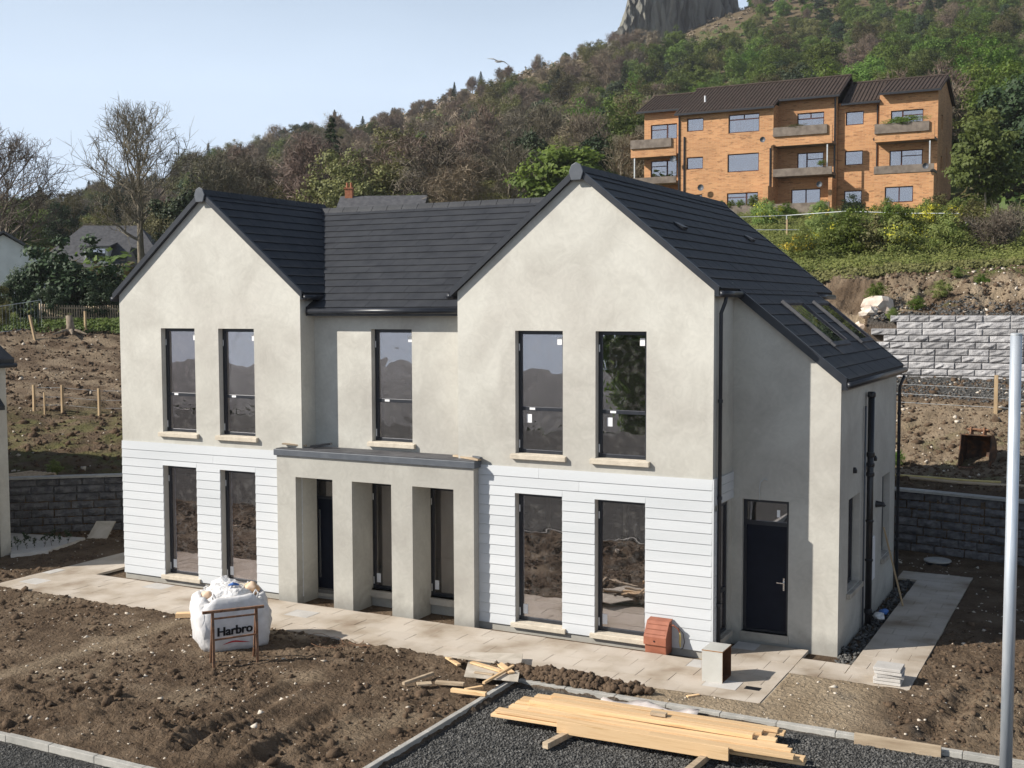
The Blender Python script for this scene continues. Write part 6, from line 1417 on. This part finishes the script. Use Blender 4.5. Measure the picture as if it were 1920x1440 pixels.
for (u, D) in cells:
    p = at(u, 500, D); z = float(base_z(np.array([p[0]]), np.array([p[1]]))[0]); uu, vv, k = pix((p[0], p[1], z))
    hpx = 9*FPX/D
    if vv-hpx*1.1 > roofline(uu)-4: continue
    if 1165 < uu < 1830 and D < 96: continue
    if vv < -25: continue
    if -60 < uu < 330 and D < 105: continue
    if uu > 1780 and D < 100: continue
    if 560 < uu < 800 and D < 92: continue
    if 930 < uu < 1190 and D < 104: continue
    # the cliff and the bare shoulder around it
    if 1140 < uu < 1400 and vv < 100: continue
    f1_ = float(fbm(p[0]*.02, p[1]*.02, 3, 61)); r1 = rs.uniform()
    up_ = (uu-640)/1280
    far_ = D > 215
    kind = None
    green = np.interp(uu, [300, 900, 1120, 1230, 1330, 1920], [.12, .16, .34, .72, 1.05, 1.1])*np.interp(vv, [0, 60, 160], [.35 if uu < 1500 else .9, .75, 1.0])
    # brown band under the cliff and along the upper slope
    line = np.interp(uu, [640, 900, 1100, 1220, 1360, 1500, 1700], [380, 310, 215, 130, 48, 5, -60])
    brown_zone = vv < line
    if brown_zone: green *= .18
    q1_ = r1+f1_*.25
    if q1_ < green:
        kind = rs.choice(['leafy_tree', 'bright_tree', 'budding_tree', 'ivy_tree', 'brown_tree'], p=[.42, .36, .11, .08, .03])
    else:
        kind = rs.choice(['brown_tree', 'budding_tree', 'grey_tree', 'conifer', 'ivy_tree'], p=[.50, .24, .12, .06, .08] if brown_zone else [.24, .32, .18, .12, .14])
    if uu < 640: kind = rs.choice(['grey_tree', 'budding_tree', 'brown_tree', 'ivy_tree', 'conifer', 'leafy_tree'], p=[.26, .34, .14, .13, .04, .09])
    if kind == 'conifer' and 930 < uu < 1200 and D < 150: kind = 'budding_tree'
    s = rs.uniform(.58, 1.22)
    if uu < 340: s *= .68
    edge = np.interp(uu, [640, 800, 960, 1090, 1175], [318, 243, 172, 108, 62])+18*160/max(D, 1)
    if 640 < uu < 1180 and vv < edge+22: s *= .6
    if D > 300: s *= .85
    reg = ('above the left roof' if uu < 620 else 'above the middle roof' if uu < 1000 else 'between the right gable and the flats' if uu < 1190 else 'above the flats roof' if uu < 1790 else 'at the right edge')
    lev = 'low on the slope' if D < 150 else 'half way up the slope' if D < 260 else 'high on the slope'
    placed.append((kind, p[0], p[1], z, s, D, reg+', '+lev))
placed.sort(key=lambda t: t[5])
over = []
for kind, x, y, z, s, D, reg in placed:
    c = cnt.get(kind, 0)
    if c >= 300: over.append((kind, x, y, z, s)); continue
    cnt[kind] = c+1
    t = thing(kind, (x, y, z-.4), LAB[kind].replace('in the wood on the hill slope', '').strip()+' '+reg, 'tree', 'trees '+reg, rs.uniform(0, 6.28)); t.scale = (s*rs.uniform(.9, 1.15), s*rs.uniform(.9, 1.15), s*rs.uniform(.85, 1.2))
    if kind in ('brown_tree', 'grey_tree'):
        a_, b_ = (BARE if kind == 'brown_tree' else BAREG)[rs.randint(4 if kind == 'brown_tree' else 2)]; add_obj('trunk', a_, parent=t); add_obj('crown', b_, parent=t); add_obj('twigs', (FUZZB[rs.randint(3)] if kind == 'brown_tree' else FUZZG[rs.randint(2)]), parent=t)
    else:
        L_ = {'leafy_tree': LEAFY, 'bright_tree': BRIGHT, 'budding_tree': OLIVE, 'conifer': DARK, 'ivy_tree': IVY}[kind]
        add_obj('crown', L_[rs.randint(len(L_))], parent=t)
        if D < 170: add_obj('trunk', TR[rs.randint(3)], parent=t)
# undergrowth filling the slope
V = []; Fq = []; Cc = []; nb_ = 0
def blob_leaves(x, y, z, n_, r_, h_, ls, rs):
    d = rs.normal(size=(n_, 3)); d /= np.linalg.norm(d, axis=1)[:, None]; d[:, 2] = np.abs(d[:, 2]); C = np.array([x, y, z])+d*np.array([r_, r_, h_])*rs.uniform(.5, 1.05, (n_, 1))
    return leaf_quads(C, ls, rs, .7, d, .5)
def stuff_leaves(name, label, cat, pts, mt, n_, r_, h_, ls, seed):
    rs = np.random.RandomState(seed); VV = []; FF = []; CC = []; b = 0
    for (x, y, z, k) in pts:
        sh = rs.uniform(0, .6); v, f = blob_leaves(x, y, z, n_, r_*k, h_*k, ls, rs); VV.append(v); FF.append(f+b); b += len(v); CC.append(np.clip(sh+rs.uniform(0, .4, len(v)//4), 0, 1).repeat(4))
    o = finish(np_mesh(name, np.concatenate(VV), np.concatenate(FF), np.concatenate(CC)[:, None]*np.ones((1, 3))), name, mt, None); tag(o, label, cat, kind='stuff'); return o
ug = {'twig_brown': [], 'leaf_olive': [], 'leaf_green': []}
D = 78.0
while D < 455:
    sp_ = 3.2+D*.0060; u = -120
    while u < 2060:
        uu, DD = u+rs.normal()*sp_*FPX/D*.3, D+rs.normal()*sp_*.3; u += sp_*FPX/D
        p = at(uu, 500, DD); z = float(base_z(np.array([p[0]]), np.array([p[1]]))[0]); pu, pv, k = pix((p[0], p[1], z))
        if pv > roofline(pu)+10 or pv < -40 or (1165 < pu < 1830 and DD < 97): continue
        line = np.interp(pu, [640, 900, 1100, 1220, 1360, 1500, 1700], [380, 310, 215, 130, 48, 5, -60])
        m_ = 'twig_brown' if (pv < line and rs.uniform() < .8) else ('leaf_olive' if rs.uniform() < (.75 if pu < 1150 else .35) else 'leaf_green')
        ug[m_].append((p[0], p[1], z, rs.uniform(.6, 1.3)*(.6 if 1150 < pu < 1500 and pv < 80 else 1)))
    D += sp_
for m_, lab in (('twig_brown', 'reddish brown scrub covering the upper hillside below the cliff'), ('leaf_olive', 'olive undergrowth between the trees on the hill'), ('leaf_green', 'green undergrowth between the trees right of the flats')):
    stuff_leaves('hill_scrub', lab, 'scrub', ug[m_], m_, 46, 2.3, 1.9, .36, 400)
for ks, mt_, lab in ((('brown_tree', 'grey_tree'), 'twig_brown', 'distant bare brown tree tops high on the hill'), (('leafy_tree', 'bright_tree', 'ivy_tree', 'conifer'), 'leaf_green', 'distant green tree tops high on the hill'), (('budding_tree',), 'leaf_olive', 'distant olive tree tops high on the hill')):
    pts_ = [(x, y, z+2.0*s, s) for k, x, y, z, s in over if k in ks]
    if pts_: stuff_leaves('far_wood', lab, 'wood', pts_, mt_, 170, 3.2, 5.2, .26, 410)

# -- single trees that stand out
LAUREL = crown_mesh('laurel', 501, 3.3, 3.6, 4.4, 110, 9000, .19, .85, 'leaf_bright', 7)
g = gnd(1055, 86); h = zat(1055, 252, 86)-g
tree('evergreen_tree', 'dense glossy green tree directly behind the right gable', 'tree', 1045, 400, 86, (('crown', LAUREL), ('trunk', TR[0])), .3, h/8.6*1.45, h/7.5)
tree('evergreen_tree', 'smaller glossy green tree right of the dense one, against the flats', 'tree', 1135, 400, 88, (('crown', crown_mesh('laurel2', 502, 2.6, 3.0, 3.8, 80, 5000, .19, .8, 'leaf_green', 6)), ('trunk', TR[1])), 1.3, h/10.5, h/11.5)
g = gnd(1850, 74); h = zat(1845, 215, 74)-g
tree('evergreen_tree', 'big dark green leafy tree right of the orange brick flats', 'tree', 1848, 400, 74, (('crown', crown_mesh('holm', 503, 2.7, 3.6, 4.7, 120, 9500, .17, .8, 'leaf_green', 7)), ('trunk', trunk_mesh(5.5, .12, 320))), .8, h/8.6, h/8.5)
tree('evergreen_tree', 'dark tree at the right edge behind the big leafy one', 'tree', 1925, 400, 86, (('crown', IVY[0]), ('trunk', TR[1])), .5, 1.3, 1.3)
for i, (u, vt, D, lab) in enumerate(((797, 248, 125, 'tall dark conifer standing left of the yellow brown bare tree'), (838, 225, 150, 'tall dark conifer behind, second from the left in the group'), (872, 278, 118, 'broad dark conifer nearest the glossy green tree'), (760, 270, 140, 'slim dark conifer at the left end of the group'))):
    g = gnd(u, D); tree('conifer', lab, 'tree', u, 400, D, (('crown', DARK[i % 3]), ('trunk', TR[2])), i, (zat(u, vt, D)-g)/11.2, None, 'dark conifers behind the middle roof')
for i, (u, vt, D, lab) in enumerate(((950, 250, 105, 'yellow brown budding tree between the conifers and the glossy tree'), (1110, 205, 112, 'pale stemmed bare tree left of the flats'), (1165, 245, 100, 'bare tree with crooked stem close to the left end of the flats'), (690, 300, 120, 'bare twiggy tree behind the middle roof'), (640, 300, 115, 'bare twiggy tree left of the brick chimney'), (1760, 108, 115, 'bare brown tree right behind the flats roof end'), (1690, 125, 112, 'bare brown tree rising over the flats roof'))):
    g = gnd(u, D); B = (BARE[2] if i in (1, 2) else BARE[0] if i > 4 else BAREG[0]); tree('bare_tree', lab, 'tree', u, 400, D, (('trunk', B[0]), ('crown', B[1])), i*1.7, (zat(u, vt, D)-g)/9)
# bushes in front of the middle roof skyline
for i, (u, vt, D, mt_, lab) in enumerate(((770, 350, 82, LEAFY[0], 'rounded olive green bush just above the middle roof, left'), (850, 335, 84, OLIVE[1], 'rounded olive bush just above the middle roof, centre'), (720, 352, 95, BRIGHT[0], 'bright green bush beside the red brick chimney'), (520, 330, 100, OLIVE[0], 'olive bush above the left roof'), (440, 350, 100, IVY[0], 'dark ivy bush above the left roof apex'), (600, 340, 98, OLIVE[2], 'olive bush left of the brick chimney'), (905, 352, 92, OLIVE[2], 'dull olive bush left of the glossy green tree'))):
    g = gnd(u, D); tree('bush', lab, 'bush', u, 400, D, (('foliage', mt_),), i, max(.3, (zat(u, vt, D)-g)/8.3))
# hedge and shrubs left of the gable
for i, (u, vt, vb, D, mt_, wd_, lab) in enumerate(((145, 428, 590, 64, 0, 1.1, 'dark conical evergreen shrub between the cottages on the left'), (40, 500, 612, 63, 1, .8, 'dark shrub in front of the white cottage'), (95, 530, 608, 61, 1, .9, 'dark low shrub right of the white cottage'), (185, 520, 606, 62, 1, .9, 'dark low shrub beside the left gable'), (215, 480, 604, 66, 1, .8, 'dark shrub touching the left gable wall'), (-10, 520, 620, 60, 2, .8, 'olive shrub at the left edge behind the metal fence'), (10, 560, 630, 58, 2, .5, 'olive shrub by the metal fence panel'))):
    p = at(u, vb, D); zt_ = zat(u, vt, D); zg = HZ(p[0], p[1]); hh = zt_-zg
    me_ = crown_mesh('shrub', 520+i, 1.0, 1.0, 1.0, 70, 6500, .050, .28, ['leaf_dark', 'leaf_dark', 'leaf_olive'][mt_], 7, cone=0)
    t = thing('shrub', (p[0], p[1], zg-.05), lab, 'shrub', None, i); t.scale = (hh/2*wd_, hh/2*wd_, hh/2); add_obj('foliage', me_, parent=t); add_obj('stem', trunk_mesh(1.2, .05, 330+i), parent=t)
# picket fence in the shade of the hedge
pf = thing('picket_fence', tuple(at(170, 600, 60)), 'old dark picket fence in the shade below the left hedge', 'fence')
pa = at(75, 600, 60); pb = at(225, 596, 62)
for i in range(34):
    c = pa+(pb-pa)*i/33; z = HZ(c[0], c[1]); MB().box(c[0]-.035, c[0]+.035, c[1]-.01, c[1]+.01, z-.1, z+1.0).build('picket', 'old_timber', pf)
for dz_ in (.3, .8): MB().rod((pa[0], pa[1]+.03, HZ(pa[0], pa[1])+dz_), (pb[0], pb[1]+.03, HZ(pb[0], pb[1])+dz_), .03, .07).build('rail', 'old_timber', pf)
# stump on the mound
p = at(133, 616, 57); z = HZ(p[0], p[1]); st_ = thing('tree_stump', (p[0], p[1], z), 'pale sawn tree stump with roots on the earth mound', 'stump')
MB().tube([(p[0], p[1], z-.1), (p[0]-.03, p[1], z+.35), (p[0]-.10, p[1], z+.85)], [.28, .18, .16], 10).build('trunk', 'stump', st_, True)
for k, a in enumerate((.2, 1.6, 3.0, 4.4, 5.6)): MB().tube([(p[0], p[1], z+.15), (p[0]+.4*math.cos(a), p[1]+.4*math.sin(a), z+.1), (p[0]+.9*math.cos(a), p[1]+.9*math.sin(a), z-.05)], [.12, .08, .03], 6).build('root', 'stump', st_)
# metal mesh fence panel at far left
p0_, p1_ = at(-30, 600, 56), at(78, 596, 58); z0_, z1_ = HZ(p0_[0], p0_[1])+.1, HZ(p1_[0], p1_[1])+.1
fp = thing('metal_barrier', (p1_[0], p1_[1], z1_), 'grey temporary metal fence panel leaning at the left edge', 'fence panel')
P4 = [np.array([p0_[0], p0_[1], z0_]), np.array([p1_[0], p1_[1], z1_]), np.array([p1_[0], p1_[1], z1_+1.35]), np.array([p0_[0], p0_[1], z0_+1.2])]
MB().tube(P4+[P4[0]], .022, 6).build('frame', 'galv_thin', fp)
for k in range(1, 16): a, b = P4[0]+(P4[1]-P4[0])*k/16, P4[3]+(P4[2]-P4[3])*k/16; MB().tube([a, b], .005, 3).build('mesh_wire', 'galv_thin', fp)
for (u, v, D, h, lean, lab) in ((66, 622, 56, 1.2, -.35, 'leaning timber post below the left metal fence panel'), (160, 606, 58, 1.05, 0, 'timber post standing right of the tree stump')):
    p = at(u, v, D); post(p[0], p[1], h, lab, 'old posts behind the earth mound', .10, lean)

# -- planted bank below the flats: weeds, gorse, shrubs, fence
rs = np.random.RandomState(5)
def bank_pts(n_, u0, u1, d0, d1, kk):
    out_ = []
    for _ in range(n_):
        u, D = rs.uniform(u0, u1), rs.uniform(d0, d1); p = at(u, 500, D); x, y = p[0], p[1]
        out_.append((x, y, float(base_z(np.array([x]), np.array([y]))[0]), rs.uniform(*kk)))
    return out_
stuff_leaves('bank_weeds', 'lush green weeds covering the bank below the flats', 'weeds', bank_pts(2300, 1330, 2000, 47.5, 84, (.4, 1.3)), 'leaf_weed', 95, .70, .50, .055, 420)
stuff_leaves('bank_grass', 'rough grass along the top of the earth cutting', 'grass', bank_pts(500, 1480, 2000, 45.6, 50, (.4, 1.0)), 'leaf_olive', 60, .5, .28, .07, 421)
stuff_leaves('bank_weeds', 'darker green weeds patching the bank below the flats', 'weeds', bank_pts(300, 1330, 2000, 50, 84, (.5, 1.3)), 'leaf_green', 130, .8, .62, .055, 422)
stuff_leaves('bank_grass', 'green weeds and grass behind the earth mound on the left', 'grass', [(p[0], p[1], HZ(p[0], p[1]), rs.uniform(.5, 1.3)) for p in [at(rs.uniform(-60, 240), 600, rs.uniform(57.5, 66)) for _ in range(420)]], 'leaf_green', 60, .6, .3, .08, 423)
shb = [crown_mesh('bank_shrub', 540+i, 1.0, .9, .8, 48, 4200, .050, .32, ['leaf_bright', 'leaf_weed', 'leaf_olive', 'leaf_dark'][i], 6) for i in range(4)]
yel = [crown_mesh('gorse', 550+i, .9, .6, .95, 22, 420, .05, .30, 'leaf_yellow', 5) for i in range(2)]
for i, (u, v, D, s, k, yl, lab) in enumerate(((1440, 425, 74, 1.1, 1, 1, 'yellow flowering bush on the bank behind the roof ridge, left'), (1545, 425, 70, 1.0, 1, 1, 'yellow flowering bush near the middle fence post'), (1660, 418, 72, 1.0, 1, 1, 'yellow flowering bush just below the right flats wall'), (1742, 445, 64, 1.0, 1, 2, 'bright yellow gorse clump on the right bank'), (1735, 415, 70, 1.0, 1, 1, 'pale yellow flowering bush above the bright gorse clump'), (1690, 500, 53, 1.1, 1, 1, 'yellow flowering bush low on the bank above the cutting'), (1545, 475, 56, 1.1, 1, 1, 'yellow flowering bush low on the bank beside the roof slope'), (1500, 490, 53, 1.0, 1, 1, 'small yellow flowering bush touching the roof slope'), (1785, 440, 66, 1.1, 1, 1, 'yellow flowering bush next to the fence end'),
                                             (1600, 470, 57, 1.3, 0, 0, 'green shrub in the middle of the bank'), (1640, 490, 54, 1.2, 2, 0, 'olive shrub above the earth cutting'), (1580, 495, 54, 1.3, 0, 0, 'dense green shrub just right of the roof slope'), (1600, 400, 80, 1.0, 3, 0, 'dark evergreen bush directly below the flats stair wall'), (1480, 405, 80, .75, 0, 0, 'green hedge bush under the flats terrace, left'), (1540, 402, 81, .75, 0, 0, 'green hedge bush under the flats terrace, right'), (1420, 405, 81, .75, 0, 0, 'green hedge bush below the potted shrubs'), (1760, 400, 78, 1.0, 2, 0, 'straggly bush at the right corner of the flats'), (1820, 450, 60, 1.3, 2, 0, 'olive bush left of the heap of dead branches'), (1700, 470, 58, 1.2, 0, 0, 'green shrub below the bright gorse clump'), (1780, 485, 54, 1.1, 1, 0, 'light green shrub above the right end of the cutting'), (1660, 455, 62, 1.2, 0, 0, 'green shrub left of the bright gorse clump'))):
    p = at(u, v, D); z = float(base_z(np.array([p[0]]), np.array([p[1]]))[0]); t = thing('gorse_bush' if yl else 'shrub', (p[0], p[1], z-.1), lab, 'bush', 'bushes on the bank below the flats', i*1.3); t.scale = (s, s, s)
    add_obj('foliage', shb[k], parent=t)
    if yl: tag(add_obj('flowers', yel[i % 2], parent=t, s=1.05 if yl == 1 else 1.25), kind='stuff')
# small tufts on the cutting
for i, (u, v, D, s, lab) in enumerate(((1640, 548, 42.5, .42, 'dark green tuft at the left end of the earth cutting'), (1768, 568, 42, .34, 'green weed tuft in the middle of the cutting'), (1718, 566, 41.5, .30, 'small green tuft right of the largest boulder'), (1672, 580, 41, .26, 'low green tuft beside the largest boulder'), (1845, 540, 43, .3, 'small green tuft high on the cutting at the right'), (1795, 528, 44, .24, 'tiny green tuft below the top edge of the cutting'), (1680, 880, 34.0, .25, 'green tuft on the bank above the dark wall'), (105, 897, 35.8, .26, 'bright green weed on the left bank above the wall'))):
    p = at(u, v, D); z = HZ(p[0], p[1]); t = thing('weed_tuft', (p[0], p[1], z), lab, 'weed', 'weed tufts on the banks', i); t.scale = (s*1.1, s*1.1, s); add_obj('foliage', shb[i % 2], parent=t)
# dead branches heap at right
a_, b_ = branch_mesh('dead', 611, 2.6, .06, 1.7, .08, 16, 7, 6, 'twig_grey', .1, tw_r=.011, twig=2)
for i, (u, v, D, rx_, lab) in enumerate(((1850, 480, 55, .9, 'heap of dead branches at the right edge above the cutting'), (1905, 475, 56, -.7, 'second clump of dead branches at the right edge'))):
    p = at(u, v, D); t = thing('dead_branches', (p[0], p[1], float(base_z(np.array([p[0]]), np.array([p[1]]))[0])), lab, 'branches', 'dead branches above the cutting'); t.rotation_euler = (rx_, .5, i); add_obj('stem', a_, parent=t); add_obj('twigs', b_, parent=t)
# temporary fence in front of the flats
tops = [at(1360, 408, 70), at(1475, 404, 69), at(1588, 396, 66), at(1697, 400, 64), at(1812, 400, 62)]
ff = thing('site_fence', tuple(tops[2]), 'thin metal site fence along the bank below the flats', 'fence')
for k, p in enumerate(tops): zg = float(base_z(np.array([p[0]]), np.array([p[1]]))[0]); MB().tube([(p[0], p[1], zg-.1), tuple(p)], .035, 6).build('post', 'galv_thin', ff)
for a, b in zip(tops[:-1], tops[1:]): MB().tube([a, b], .022, 6).build('top_rail', 'galv_thin', ff)
for k in range(1, 4):
    p = tops[k]; zg = float(base_z(np.array([p[0]]), np.array([p[1]]))[0]); MB().rod((p[0]+.05, p[1]-.1, zg-.1), (p[0]+.05, p[1]-.1, zg+.9), .09, .09, (1, 0, 0)).build('stake', 'post_timber', ff)
p0_, p1_ = at(1418, 431, 66), at(1520, 431, 65.5)
gf = thing('metal_barrier', tuple(p0_), 'low metal frame panel standing on the bank behind the roof', 'fence panel'); MB().tube([p0_-np.array([0, 0, .9]), p0_, p1_, p1_+np.array([-.25, 0, -.9])], .022, 6).build('frame', 'galv_thin', gf)
# balcony plants and terrace shrubs
for i, (x, z, s, k, lab) in enumerate(((6.8, 19.45, .55, 0, 'trailing plants along the planter of the upper right balcony'), (-.6, 19.72, .32, 2, 'low plants in the planter of the upper middle balcony'), (1.2, 16.9, .38, 0, 'small shrub on the middle balcony'))):
    t = thing('balcony_plants', (x, FY-.05, z-.1), lab, 'plants'); t.scale = (s*3.2 if i < 2 else s, s*.55, s*.62); add_obj('foliage', shb[k], parent=t)
for i, x in enumerate((-6.0, -5.2, -4.5, -3.5)):
    t = thing('potted_shrub', (x, FY-1.3, 13.75), ['round clipped shrub at the left end of the terrace wall', 'second round clipped shrub on the terrace wall', 'third round clipped shrub on the terrace wall', 'larger shrub at the right end of the terrace row'][i], 'shrub', 'clipped shrubs on the flats terrace'); s = .42 if i < 3 else .6; t.scale = (s, s, s); add_obj('foliage', shb[0], parent=t)
# young hedge plants by the neighbour's pad
yb_ = crown_mesh('young', 570, .5, .9, 1.1, 14, 160, .10, .25, 'leaf_dark', 3)
for i, u in enumerate((20, 33, 50, 65, 84, 99, 112, 128)):
    p = gz(u, 1038-i*2.2, 0); t = thing('hedge_plant', (p[0], p[1], 0), ['first', 'second', 'third', 'fourth', 'fifth', 'sixth', 'seventh', 'eighth'][i]+' young hedge plant from the neighbour wall beside the concrete pad', 'plant', 'young hedge row by the pad', i); s = .16+.04*(i % 3); t.scale = (s, s, s*1.2); add_obj('foliage', yb_, parent=t); add_obj('stem', trunk_mesh(1.6, .04, 340+i, n=2), parent=t)
# -- behind the viewpoint: what the panes mirror
stuff_leaves('hedge', 'hedge along the lane behind the viewpoint', 'hedge', [(x, -46+2*math.sin(x*.2), -4.6, rs.uniform(.9, 1.3)) for x in np.arange(-90, 22, 1.4)], 'leaf_dark', 120, 1.6, 3.2, .22, 430)
t = thing('leafy_tree', (-4.3, -44, -3.4), 'tree behind the viewpoint mirrored in the right upper window', 'tree'); t.scale = (1.0, 1.0, 1.35); add_obj('crown', crown_mesh('mirror_tree', 580, 2.7, 4.0, 5.2, 150, 12000, .15, .9, 'leaf_bright', 7), parent=t); add_obj('trunk', TR[0], parent=t)

# -- gull
gl_ = at(935, 115, 60); gt = thing('gull', tuple(gl_), 'gull gliding with spread wings against the sky', 'gull')
r3 = np.array(_R); V = []
MB().tube([gl_+r3*-.20+np.array([0, 0, .0]), gl_-r3*.08, gl_+r3*.10, gl_+r3*.24], [.02, .07, .06, .012], 8).build('body', 'gull_white', gt, True)
for s_, tip, mid in ((-1, -r3*.58+np.array([0, 0, .14]), -r3*.26+np.array([0, 0, .12])), (1, r3*.62+np.array([0, 0, -.26]), r3*.28+np.array([0, 0, -.02]))):
    w = MB(); bkv = np.array([-_F[0], -_F[1], 0])*.10; up_v = np.array([0, 0, .012])
    for a, b, wa, wb in ((np.zeros(3), mid, 1.0, .9), (mid, tip, .9, .15)): w.hexa([gl_+a-bkv*wa-up_v, gl_+b-bkv*wb-up_v*.5, gl_+b+bkv*wb-up_v*.5, gl_+a+bkv*wa-up_v, gl_+a-bkv*wa+up_v, gl_+b-bkv*wb+up_v*.5, gl_+b+bkv*wb+up_v*.5, gl_+a+bkv*wa+up_v])
    w.build('wing', 'gull_white', gt)

# ================================================================== HAZE
hz_mat = bpy.data.materials.new('haze'); hz_mat.use_nodes = True; hn = hz_mat.node_tree; hn.nodes.clear()
ho = hn.nodes.new('ShaderNodeOutputMaterial'); hv = hn.nodes.new('ShaderNodeVolumePrincipled'); hv.inputs['Color'].default_value = (.93, .95, 1, 1); hv.inputs['Density'].default_value = .00020; hv.inputs['Anisotropy'].default_value = .2
hn.links.new(hv.outputs[0], ho.inputs['Volume'])
o = MB().box(-900, 700, -900, 1100, -50, 190).build('haze', hz_mat); tag(o, kind='stuff')
